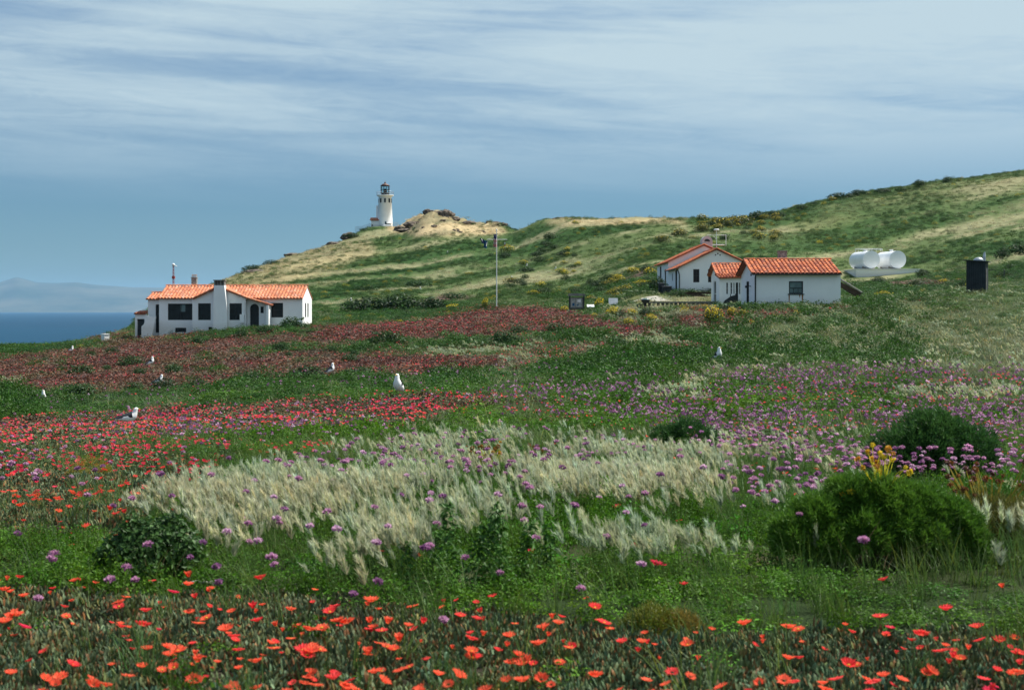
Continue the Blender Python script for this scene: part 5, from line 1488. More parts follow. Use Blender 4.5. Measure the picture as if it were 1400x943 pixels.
def kiosk():
    d = 145.0; x0, x1 = X(778.6, d), X(798, d); g = gz((x0 + x1) / 2, d)
    o = empty('information_board', ((x0 + x1) / 2, d, g), 'dark framed information board with pale map panels standing at the edge of the red flowers', 'sign')
    zt = Z(404.4, d)
    for x in (x0, x1):
        b = MB(); b.box(x - .07, x + .07, d - .07, d + .07, g - .4, zt); b.build('post', M['dark_wood'], o, o.location)
    b = MB(); b.prism([(x0 - .2, zt - .02), (x0 - .12, zt + .2), ((x0 + x1) / 2, zt + .27), (x1 + .12, zt + .2), (x1 + .2, zt - .02)], 'y', d - .3, d + .3); b.build('roof', M['grey_wood'], o, o.location)
    zp0, zp1 = Z(421, d), Z(406.4, d)
    b = MB(); b.box(x0 + .075, x1 - .075, d - .03, d + .03, zp0, zp1); p = b.build('panel', M['grey_wood'], o, o.location)
    for (a, c, z0, z1, mt) in ((.06, .40, .08, .92, 'map_pale'), (.44, .94, .10, .90, 'map_pale'), (.16, .34, .20, .46, 'flag_teal'), (.56, .84, .52, .80, 'flag_white'), (.52, .66, .22, .34, 'flag_teal')):
        w = x1 - x0 - .15; b = MB(); dep = .04 if mt == 'map_pale' else .046
        b.box(x0 + .075 + w * a, x0 + .075 + w * c, d - dep, d - .031, zp0 + (zp1 - zp0) * z0, zp0 + (zp1 - zp0) * z1); b.build('poster', M[mt], p, o.location)
    b = MB(); b.box(x0 + .075, x1 - .075, d - .05, d + .05, zp0 - .12, zp0 - .003); b.build('rail', M['dark_wood'], o, o.location)
    # low trail exhibit beside it
    d2 = 143.0; x = X(807.5, d2); g = gz(x, d2)
    o = empty('trail_exhibit', (x, d2, g), 'low dark trail exhibit with white slanted top right of the information board', 'sign')
    b = MB(); b.box(x - .26, x + .26, d2 - .1, d2 + .3, g - .3, g + .5); b.build('stand', M['dark_wood'], o, o.location)
    b = MB(); b.prism([(d2 - .25, g + .52), (d2 + .4, g + .74), (d2 + .4, g + .80), (d2 - .25, g + .58)], 'x', x - .36, x + .36); b.build('panel', M['white'], o, o.location)
    d3 = 141.0; x = X(838.5, d3); g = gz(x, d3)
    o = empty('notice_panel', (x, d3, g), 'plain grey notice panel on short legs near the pale path', 'sign')
    for q in (-.3, .3):
        b = MB(); b.cyl((x + q, d3 + .1, g - .3), (x + q, d3 + .1, g + .5), .045, .045, 8); b.build('leg', M['dark_metal'], o, o.location)
    b = MB(); b.prism([(d3 - .12, g + .22), (d3 + .22, g + .86), (d3 + .19, g + .88), (d3 - .15, g + .24)], 'x', x - .46, x + .46); b.build('panel', M['metal'], o, o.location)


def flagpole():
    d = 165.0; x = X(679, d); g = gz(x, d); zt = Z(315, d)
    o = empty('flagpole', (x, d, g), 'tall white flagpole with a crossarm at the edge of the red flower carpet', 'flagpole')
    b = MB(); b.cyl((x, d, g - .5), (x, d, zt), .065, .045, 12); b.build('pole', M['white'], o, o.location)
    b = MB(); b.ball((x, d, zt + .06), .09, .09, .09, 12, 8); b.build('finial', M['white'], o, o.location)
    zy = Z(327.5, d); b = MB(); b.cyl((X(665.5, d), d - .09, zy), (X(693.5, d), d - .09, zy), .03, .03, 8); b.build('crossarm', M['white'], o, o.location)
    b = MB()
    for px in (666, 692.5): b.tube([(X(px, d), d - .09, zy), (X(679 + (px - 679) * .12, d), d - .09, Z(416, d))], .006, 4)
    b.build('halyard', M['grey_wood'], o, o.location)
    b = MB(); b.box(x - .25, x + .25, d - .25, d + .25, g - .3, g + .06); b.build('footing', M['concrete'], o, o.location)
    def drape(name, lab, px, py0, py1, w, fn, folds=3.0, sway=-.15):
        cx = X(px, d); z1, z0 = Z(py0, d), Z(py1, d); b = MB(); nu, nv = 14, 30
        def P(u, v): 
            lean = sway * (1 - v) * w
            return Vector((cx - w / 2 + w * (u - .5) * (1 - .25 * math.sin(v * 3.1)) + w / 2 + lean, d - .16 + .11 * math.sin(u * folds * 6.28 + v * 1.3) * (.35 + .65 * (1 - v)), z0 + (z1 - z0) * v + .12 * w * math.sin(u * 5 + 1)))
        for i in range(nu):
            for j in range(nv):
                b.face([P(i / nu, j / nv), P((i + 1) / nu, j / nv), P((i + 1) / nu, (j + 1) / nv), P(i / nu, (j + 1) / nv)], fn((i + .5) / nu, (j + .5) / nv), None, True)
        ob = b.build(name, [M['flag_red'], M['flag_white'], M['flag_blue'], M['flag_teal']], None, (cx, d, z0)); ob.location = (cx, d, z0)
        tag(ob, lab, 'flag', 'flags on the flagpole')
    # stars and stripes hanging limp: the canton hangs uppermost
    drape('national_flag', 'limp red, white and blue striped flag hanging against the flagpole', 677.2, 320.5, 338, .40, lambda u, v: (1 if (int(u * 14) * 5 + int(v * 30) * 3) % 11 == 0 else 2) if v > .62 else (0 if int(u * 5 + v * 6) % 2 else 1))
    drape('signal_flag', 'dark blue and white signal flag hanging from the left end of the crossarm', 664.6, 329, 339, .42, lambda u, v: 1 if (u > .62 and .25 < v < .85) else 3, 2, -.3)
    drape('signal_flag', 'blue signal flag with a white spot blown out beyond the left end of the crossarm', 658.5, 326.5, 333, .50, lambda u, v: 1 if (.4 < u < .6 and v > .4) else 2, 1.5, .5)
    drape('pennant', 'narrow white and red pennant hanging below the right half of the crossarm', 690.3, 331.4, 336.2, .14, lambda u, v: 1 if v > .35 else 0, 1.5)


def lighthouse():
    d = 376.0; s = d / F; cx = X(526.5, d); g = gz(cx, d) - .2
    o = empty('lighthouse', (cx, d, g), 'round white lighthouse tower with dark lantern room on the hilltop', 'lighthouse')
    zz = lambda py: Z(py, d)
    r0, r1 = 10.2 * s, 8.7 * s
    b = MB(); b.lathe([(r0, g - 1.5), (r0 * .985, zz(300)), (r1, zz(269.5)), (r1 + .06, zz(269.4)), (r1 + .35, zz(268.4)), (r1 + .62, zz(267.6)), (r1 + .62, zz(267)), (0, zz(266.95))], (cx, d, 0), 48)
    b.build('tower', M['stucco'], o, o.location)
    rr = r1 * 1.04
    for a in [R(-86 + 40 * k) for k in range(9)]:
        ca, sa = math.cos(a), math.sin(a); t = Vector((-sa, ca, 0)); c = Vector((cx, d, 0)) + Vector((ca, sa, 0)) * (rr - .03)
        b = MB(); z0, z1 = zz(277.6), zz(272)
        v = [c - t * .23 + Vector((0, 0, z0)), c + t * .23 + Vector((0, 0, z0)), c + t * .23 + Vector((0, 0, z1)), c - t * .23 + Vector((0, 0, z1))]; v2 = [p + Vector((ca, sa, 0)) * .08 for p in v]
        b.mesh(v + v2, [(4, 5, 6, 7), (0, 1, 5, 4), (1, 2, 6, 5), (2, 3, 7, 6), (3, 0, 4, 7)]); b.build('window', M['glass'], o, o.location)
    # lantern room
    zl0, zl1 = zz(266.9), zz(254.2); rl = 5.7 * s
    L_ = MB(); L_.lathe([(rl - .12, zl0), (rl - .12, zl0 + .5)], (cx, d, 0), 10)
    for k in range(10):
        a = 6.2832 * k / 10 + .1; p = Vector((cx + rl * math.cos(a), d + rl * math.sin(a), 0)); L_.cyl(p + Vector((0, 0, zl0)), p + Vector((0, 0, zl1)), .075, .075, 6)
    for z in (zl0 + .5, (zl0 + zl1) / 2 + .2, zl1 - .04): L_.lathe([(rl - .05, z - .04), (rl + .05, z - .04), (rl + .05, z + .04), (rl - .05, z + .04)], (cx, d, 0), 20)
    ln = L_.build('lantern_room', M['dark_metal'], o, o.location)
    m, t, out = newmat('lantern_glass')
    gl = nd(t, 'ShaderNodeBsdfGlass'); gl.inputs['Roughness'].default_value = .02; gl.inputs['IOR'].default_value = 1.02; gl.inputs['Color'].default_value = (.78, .88, .88, 1)
    t.links.new(gl.outputs[0], out.inputs['Surface'])
    b = MB(); b.lathe([(rl - .1, zl0 + .5), (rl - .1, zl1)], (cx, d, 0), 20); b.build('glazing', m, ln, o.location)
    b = MB(); b.lathe([(.12, zl0), (.12, zl0 + .6), (.42, zl0 + .65), (.50, zl0 + 1.1), (.42, zl0 + 1.6), (.1, zl0 + 1.7)], (cx, d, 0), 14); b.build('lamp_lens', M['glass'], ln, o.location)
    b = MB(); b.lathe([(rl + .14, zl1 - .02), (rl + .18, zl1 + .05), (rl * .55, zz(251.6)), (.22, zz(250.8)), (.22, zz(250.3)), (.25, zz(249.7)), (.12, zz(248.9)), (.03, zz(248.6)), (.025, zz(246)), (0, zz(246))], (cx, d, 0), 24); b.build('lantern_roof', M['lantern_cap'], ln, o.location)
    # gallery railing
    b = MB(); rg = r1 + .55
    for k in range(20):
        a = 6.2832 * k / 20; p = Vector((cx + rg * math.cos(a), d + rg * math.sin(a), zz(267))); b.cyl(p, p + Vector((0, 0, .95)), .022, .022, 5)
    for z in (.5, .95): b.tube([(cx + rg * math.cos(6.2832 * k / 32), d + rg * math.sin(6.2832 * k / 32), zz(267) + z) for k in range(33)], .022, 5)
    b.build('gallery_rail', M['metal'], o, o.location)
    # low annex with tiled roof, stair turret, door with canopy
    ax0, ax1 = X(508, d), X(519, d); yd = d - 1.2
    b = MB(); b.wall('x', ax0, ax1, g - 1.5, zz(302.2), yd, yd + .2, [(X(508.6, d), X(510.4, d), g + .1, zz(307.5))]); b.wall('y', yd + .2, yd + 3, g - 1.5, zz(302.2), ax0, ax0 + .2); b.wall('x', ax0, ax1, g - 1.5, zz(302.2), yd + 3.2, yd + 3)
    an = b.build('annex', M['stucco'], o, o.location)
    b = MB(); b.box(X(508.7, d), X(510.3, d), yd + .12, yd + .16, g, zz(307.6)); b.build('door_leaf', M['dark_wood'], an, o.location)
    b = MB(); tile_slope(b, (X(506.5, d), yd + 1.6, zz(297.6)), (X(519, d), yd + 1.6, zz(297.6)), (X(506.2, d), yd - .35, zz(301.6)), (X(519, d), yd - .35, zz(301.6))); tile_slope(b, (X(519, d), yd + 1.6, zz(297.6)), (X(506.5, d), yd + 1.6, zz(297.6)), (X(519, d), yd + 3.5, zz(301.6)), (X(506.2, d), yd + 3.5, zz(301.6))); b.build('annex_roof', M['tile_pale'], an, o.location)
    b = MB(); xs = X(515.8, d); b.box(xs - .3, xs + .3, d + .2, d + .8, zz(300), zz(283.4)); b.box(xs - .36, xs + .36, d + .14, d + .86, zz(283.4), zz(282)); b.ball((xs, d + .5, zz(281.2)), .22, .22, .2, 10, 6); b.build('vent_stack', M['stucco'], o, o.location)
    yf = d - r0 - .02
    b = MB(); b.box(X(527.3, d), X(529.4, d), yf - .06, yf + .3, g, zz(303.6)); b.build('door', M['dark_wood'], o, o.location)
    b = MB(); b.prism([(X(529.6, d), zz(305.6)), (X(536.4, d), zz(306)), (X(536.4, d), zz(306.6)), (X(529.6, d), zz(306.3))], 'y', yf - .5, yf + .9); b.build('door_canopy', M['white'], o, o.location)
    b = MB()
    for i in range(4): b.box(X(523.6 + i * .9, d), X(536, d), yf - 1.3 + i * .3, yf + .6, g - 1, g + .05 + i * .16)
    b.build('steps', M['white'], o, o.location)
    f = empty('hilltop_fence', (X(497, d), d - 1, gz(X(497, d), d - 1)), 'pale see-through railing along the clifftop beside the lighthouse', 'fence')
    b = MB(); rails = {.5: [], .95: []}
    for px in np.arange(487, 508, 1.6):
        x = X(px, d); z = gz(x, d - 1.5); 
        if px > 505 or z > Z(322, d): pass
        z = max(z, Z(316.2, d)); b.cyl((x, d - 1.5, z - .5), (x, d - 1.5, z + 1.15), .04, .04, 5); [rails[k].append((x, d - 1.5, z + k * 1.2)) for k in rails]
    for k in rails: b.tube(rails[k], .03, 5)
    b.build('railing', M['metal'], f, f.location)
    b = MB(); rails = {.5: [], .95: []}
    for px in np.arange(537.5, 547, 1.6):
        x = X(px, d); z = gz(x, d - 1.5); b.cyl((x, d - 1.5, z - .5), (x, d - 1.5, z + 1.1), .04, .04, 5); [rails[k].append((x, d - 1.5, z + k * 1.15)) for k in rails]
    for k in rails: b.tube(rails[k], .03, 5)
    b.build('railing', M['metal'], f, f.location)


def strip(name, lab, cat, mat, pts, wid, up=.03, kind='structure'):
    """a flat ribbon lying on the ground"""
    b = MB(); P = [Vector(p) for p in pts]; fine = []
    for a, c in zip(P[:-1], P[1:]):
        for i in range(12): fine.append(a.lerp(c, i / 12))
    fine.append(P[-1]); rows = []
    for i, p in enumerate(fine):
        t = (fine[min(i + 1, len(fine) - 1)] - fine[max(i - 1, 0)]); t.z = 0; t.normalize(); n = Vector((-t.y, t.x, 0)); w = wid * (1 + .12 * math.sin(i * 1.1))
        rows.append([Vector((q.x, q.y, gz(q.x, q.y) + up)) for q in (p - n * w / 2, p, p + n * w / 2)])
    for r0, r1 in zip(rows[:-1], rows[1:]):
        for j in range(2): b.face([r0[j], r0[j + 1], r1[j + 1], r1[j]], 0, None, True)
    o = b.build(name, mat); tag(o, lab, cat, None, kind)
    for p in fine: CLEAR.append((p.x - wid * .5, p.x + wid * .5, p.y - wid * .55, p.y + wid * .5))


def yard():
    strip('path', 'pale concrete path curving towards the long white house', 'path', M['concrete'], [on_ground(905, 134), on_ground(900, 137), on_ground(893, 141), on_ground(886, 144)], 1.7)
    strip('footpath', 'narrow pale footpath leading past the notice panel', 'path', M['concrete'], [on_ground(846, 138.5), on_ground(862, 140), on_ground(884, 142)], .9)
    # planter wall
    d = 143.0; x0, x1 = X(906, d), X(972, d); g = gz(x0, d); zt = Z(400.2, d)
    o = empty('planter_wall', ((x0 + x1) / 2, d, g), 'long low dark brown planter wall in front of the gabled house', 'planter')
    b = MB(); b.prism([(x0, g - .8), (x1, g - .8), (x1, zt), (x0 + 1.4, zt), (x0, zt - .5)], 'y', d, d + .25); b.build('front_board', M['brown_wood'], o, o.location)
    b = MB(); b.box(x0 + 1.3, x1, d - .06, d + .30, zt + .002, zt + .09); b.build('coping', M['brown_wood'], o, o.location)
    CLEAR.append((x0, x1, d - .2, d + 1))
    # low timber boardwalk rail
    d = 127.0; x0, x1 = X(879, d), X(981, d)
    o = empty('boardwalk_rail', ((x0 + x1) / 2, d, gz((x0 + x1) / 2, d)), 'low weathered timber rail on short dark posts below the lawn', 'rail')
    n = 17
    for i in range(n):
        x = x0 + (x1 - x0) * (i + .5) / n; f = i / (n - 1); zt = Z(412.9 - .4 * f, d); g = gz(x, d)
        b = MB(); b.box(x - .12, x + .12, d - .1, d + .1, min(g, zt - .3) - .4, zt - .10); b.build('post', M['dark_wood'], o, o.location)
    b = MB(); b.prism([(x0, Z(412.9, d) - .10), (x1, Z(412.5, d) - .10), (x1, Z(412.5, d) + .03), (x0, Z(412.9, d) + .03)], 'y', d - .25, d + .12); b.build('top_plank', M['grey_wood'], o, o.location)
    CLEAR.append((x0, x1, d - .3, d + .4))
    # wheelbarrow at its left end
    dw = 125.5; x = X(882.5, dw); zt = Z(411, dw); g = gz(x, dw)
    o = empty('wheelbarrow', (x, dw, g), 'dark wheelbarrow with a pale blue load parked at the left end of the timber rail', 'wheelbarrow')
    zc = max(g + .45, zt - .5)
    b = MB(); t0 = [(x - .42, dw - .3), (x + .42, dw - .3), (x + .42, dw + .3), (x - .42, dw + .3)]; t1 = [(x - .24, dw - .2), (x + .26, dw - .2), (x + .26, dw + .2), (x - .24, dw + .2)]
    v = [(*p, zc + .3) for p in t0] + [(*p, zc) for p in t1]; b.mesh(v, [(7, 6, 5, 4)] + [(i, (i + 1) % 4, 4 + (i + 1) % 4, 4 + i) for i in range(4)]); b.build('tray', M['dark_metal'], o, o.location)
    b = MB(); b.ball((x, dw, zc + .27), .36, .25, .16, 12, 6); b.build('load', M['glass_grey'], o, o.location)
    b = MB(); n = 14; xw = x - .55; zw = g + .2
    for k in range(n):
        a, c = 6.2832 * k / n, 6.2832 * (k + 1) / n; b.cyl((xw + .17 * math.cos(a), dw, zw + .17 * math.sin(a)), (xw + .17 * math.cos(c), dw, zw + .17 * math.sin(c)), .045, .045, 6)
    b.build('wheel', M['dark_metal'], o, o.location)
    for sgn in (-1, 1):
        b = MB(); b.tube([(xw, dw + sgn * .1, zw), (x - .2, dw + sgn * .2, zc - .04), (x + .9, dw + sgn * .26, zc + .16)], .022, 6); b.tube([(x + .3, dw + sgn * .22, zc), (x + .34, dw + sgn * .24, g)], .022, 6); b.build('handle', M['brown_wood'], o, o.location)
    # bins beside the gabled house
    for px, dd, lab, hh in ((904, 147.5, 'tall dark refuse bin beside the gabled house wall', 1.05), (911.5, 147.0, 'low wide dark refuse bin right of the tall one', .75)):
        x = X(px, dd); g = gz(x, dd); o = empty('refuse_bin', (x, dd, g), lab, 'bin', 'dark bins beside the gabled house'); w = .3 if hh > 1 else .5
        b = MB(); b.mesh([(x - w * .85, dd - .25, g - .1), (x + w * .85, dd - .25, g - .1), (x + w * .85, dd + .25, g - .1), (x - w * .85, dd + .25, g - .1), (x - w, dd - .3, g + hh), (x + w, dd - .3, g + hh), (x + w, dd + .3, g + hh), (x - w, dd + .3, g + hh)], [(0, 3, 2, 1), (4, 5, 6, 7), (0, 1, 5, 4), (1, 2, 6, 5), (2, 3, 7, 6), (3, 0, 4, 7)]); b.build('bin_body', M['charcoal'], o, o.location)
        b = MB(); b.prism([(dd - .34, g + hh + .003), (dd + .34, g + hh + .003), (dd + .3, g + hh + .1), (dd - .3, g + hh + .07)], 'x', x - w - .03, x + w + .03); b.build('lid', M['charcoal'], o, o.location)
    # white box at the cliff edge
    d = 133.0; x0, x1 = X(136, d), X(148.5, d); g = gz(x0, d); a = Vector((X(143.3, d), d, 0))
    o = empty('white_block', (a.x, d, g), 'small white concrete block at the clifftop left of the seaside house', 'block')
    b = MB(); hh = Z(457.2, d); P = [(x0, d + .5), (X(143.2, d), d - .1), (x1, d + .25), (X(142, d), d + .9)]
    b.mesh([(*p, g - .4) for p in P] + [(*p, hh) for p in P], [(0, 3, 2, 1), (4, 5, 6, 7), (0, 1, 5, 4), (1, 2, 6, 5), (2, 3, 7, 6), (3, 0, 4, 7)]); b.build('block_body', M['stucco'], o, o.location)
    b = MB(); b.mesh([(*(Vector((a.x, d + .4)) + (Vector(p) - Vector((a.x, d + .4))) * 1.12), hh + .003) for p in P] + [(*(Vector((a.x, d + .4)) + (Vector(p) - Vector((a.x, d + .4))) * 1.12), hh + .06) for p in P], [(0, 3, 2, 1), (4, 5, 6, 7), (0, 1, 5, 4), (1, 2, 6, 5), (2, 3, 7, 6), (3, 0, 4, 7)]); b.build('lid', M['stucco'], o, o.location)
    # sloping stair wall at the right end of the cottage
    d = 112.5; o = empty('stair_wall', (X(1163, d), d, gz(X(1163, d), d)), 'dark sloping stair wall descending beside the right end of the cottage', 'wall')
    b = MB(); b.prism([(X(1149, d), Z(385, d)), (X(1178, d), Z(400.5, d)), (X(1178, d), Z(406, d)), (X(1170, d), Z(405, d)), (X(1149, d), Z(392, d))], 'y', d, d + .25); b.build('stair_side', M['brown_wood'], o, o.location)
    b = MB(); b.tube([(X(1149, d), d - .1, Z(382, d)), (X(1178, d), d - .1, Z(400, d))], .07, 8); b.build('handrail', M['grey_wood'], o, o.location)
    for i, px in enumerate((1373,)):
        d = 150; x = X(px, d); g = gz(x, d); b = MB(); b.cyl((x, d, g - .3), (x, d, g + 1.1), .06, .05, 8); b.cyl((x, d, g + 1.1), (x, d, g + 1.16), .07, .03, 8); ob = b.build('marker_post', M['dark_wood'], None, (x, d, g)); ob.location = (x, d, g); tag(ob, 'thin dark marker post on the right slope above the pit toilet', 'post')


left_house(); mast(); right_house(); small_wing(); back_house(); tanks(); outhouse(); turn_outhouse(); kiosk(); flagpole(); lighthouse(); yard()

# ------------------------------------------------------------------ shrubs that stand out one by one
def fine_bush(seed, lumps, n, ll=.055, lw=.0035, cols=((.035, .085, .014), (.075, .13, .02))):
    """billowing thread-leaved shrub: many fine leaves on a cluster of rounded lumps"""
    b = PB(seed); cc = []
    tot = sum(l[3] ** 2 for l in lumps)
    for (cx, cy, cz, r) in lumps:
        hue = b.r.random()
        for _ in range(int(n * r * r / tot)):
            a = b.r.uniform(0, 6.28); e = math.asin(b.r.uniform(-.55, 1)); d = Vector((math.cos(e) * math.cos(a), math.cos(e) * math.sin(a), math.sin(e)))
            bump = 1 + .20 * math.sin(5 * a + seed + 9 * cx) * math.cos(4 * e + 2 * a) + .15 * math.sin(11 * a + 3 * e) * math.cos(9 * e)
            k = (1 - abs(b.r.gauss(0, .10))) * bump
            p = Vector((cx, cy, cz)) + Vector((d.x, d.y, d.z * .92)) * (r * k)
            if p.z < 0: continue
            g = (d + Vector((b.r.gauss(0, .55), b.r.gauss(0, .55), b.r.gauss(.35, .5)))).normalized()
            sdv = g.orthogonal().normalized(); an = b.r.uniform(0, 3.14); sdv = sdv * math.cos(an) + g.cross(sdv) * math.sin(an)
            L_ = ll * b.r.uniform(.6, 1.3); q = p + g * L_; mid = p + g * L_ * .5 + Vector((b.r.gauss(0, .005), b.r.gauss(0, .005), -.003))
            b.face([p - sdv * lw * .5, p + sdv * lw * .5, mid + sdv * lw * .6, mid - sdv * lw * .6], b.r.uniform(.65, 1.3)); b.face([mid - sdv * lw * .6, mid + sdv * lw * .6, q], b.r.uniform(.65, 1.3))
            h = min(1, max(0, hue * .6 + b.r.random() * .4)); c = [cols[0][i] * (1 - h) + cols[1][i] * h for i in range(3)]; cc += [c, c]
    return b, cc


def leaf_bush(seed, lumps, n, ll, lw, cols, flower=None, ff=0.0):
    """broad-leaved shrub; optional share of bright flower faces among the top leaves"""
    b = PB(seed); cc = []; tot = sum(l[3] ** 2 for l in lumps)
    for (cx, cy, cz, r) in lumps:
        for _ in range(int(n * r * r / tot)):
            a = b.r.uniform(0, 6.28); e = math.asin(b.r.uniform(-.4, 1)); d = Vector((math.cos(e) * math.cos(a), math.cos(e) * math.sin(a), math.sin(e)))
            bump = 1 + .18 * math.sin(4 * a + seed) * math.cos(5 * e)
            k = (1 - abs(b.r.gauss(0, .22))) * bump; p = Vector((cx, cy, cz)) + d * (r * k)
            if p.z < 0: continue
            h = b.r.random(); c = [cols[0][i] * (1 - h) + cols[1][i] * h for i in range(3)]
            isf = flower is not None and k > .75 and b.r.random() < ff * (max(0, d.z) ** .5)
            b.leaf(p, d + Vector((b.r.gauss(0, .55), b.r.gauss(0, .55), b.r.gauss(.35, .45))), ll * b.r.uniform(.6, 1.25) * (.7 if isf else 1), lw * b.r.uniform(.7, 1.2), b.r.uniform(.6, 1.3))
            cc.append(flower if isf else c)
    return b, cc


def stems(seed, n, spread, h, col=(.10, .075, .045), w=.012):
    b = PB(seed)
    for _ in range(n):
        a = b.r.uniform(0, 6.28); q = spread * .3 * b.r.random()
        b.blade((q * math.cos(a), q * math.sin(a), -.08), h * b.r.uniform(.6, 1.0), a, b.r.uniform(.2, .9), w, b.r.uniform(.7, 1.2), 3)
        b.blade((q * math.cos(a), q * math.sin(a), -.08), h * b.r.uniform(.6, 1.0), a + 1.5, b.r.uniform(.2, .9), w, b.r.uniform(.7, 1.2), 3)
    return b, [col] * len(b.f)


def add(name, bc, parent, mat=None, loc=None):
    o = bpy.data.objects.new(name, bc[0].data(name, mat or M['plant'], bc[1])); C.objects.link(o)
    if parent is not None: o.parent = parent
    if loc is not None: o.location = loc
    return o


def seed_heads(root, seed, pts, r=.017, cols=((.55, .30, .03), (.40, .17, .03), (.62, .42, .03)), stalk=(.34, .34, .03), base=(0, 0, .35), w=.006):
    """flower stalks rising from the crown, each with a round drying head"""
    rr = random.Random(seed)
    for (x, y, z) in pts:
        b = PB(rr.randint(0, 9999)); p0 = Vector((x * .45 + base[0] * .55, y * .45 + base[1] * .55, base[2] + (z - base[2]) * .25)); p1 = Vector((x, y, z)); dv = (p1 - p0)
        for side in (dv.orthogonal().normalized(), dv.cross(dv.orthogonal()).normalized()):
            mid = p0.lerp(p1, .5) + Vector((rr.gauss(0, .01), rr.gauss(0, .01), .01))
            b.face([p0 - side * w, p0 + side * w, mid + side * w * .8, mid - side * w * .8], rr.uniform(.8, 1.2)); b.face([mid - side * w * .8, mid + side * w * .8, p1 + side * w * .5, p1 - side * w * .5], rr.uniform(.8, 1.2))
        st = add('flower_stalk', (b, [stalk] * len(b.f)), root)
        b = PB(rr.randint(0, 9999)); c = rr.choice(cols); q = r * rr.uniform(.7, 1.25)
        for k in range(26):
            a = rr.uniform(0, 6.28); e = math.asin(rr.uniform(-.6, 1)); d = Vector((math.cos(e) * math.cos(a), math.cos(e) * math.sin(a), math.sin(e)))
            b.leaf(p1 + d * q * .6, d, q * 1.3, q * .8, rr.uniform(.6, 1.3))
        add('flower_head', (b, [c] * len(b.f)), st)


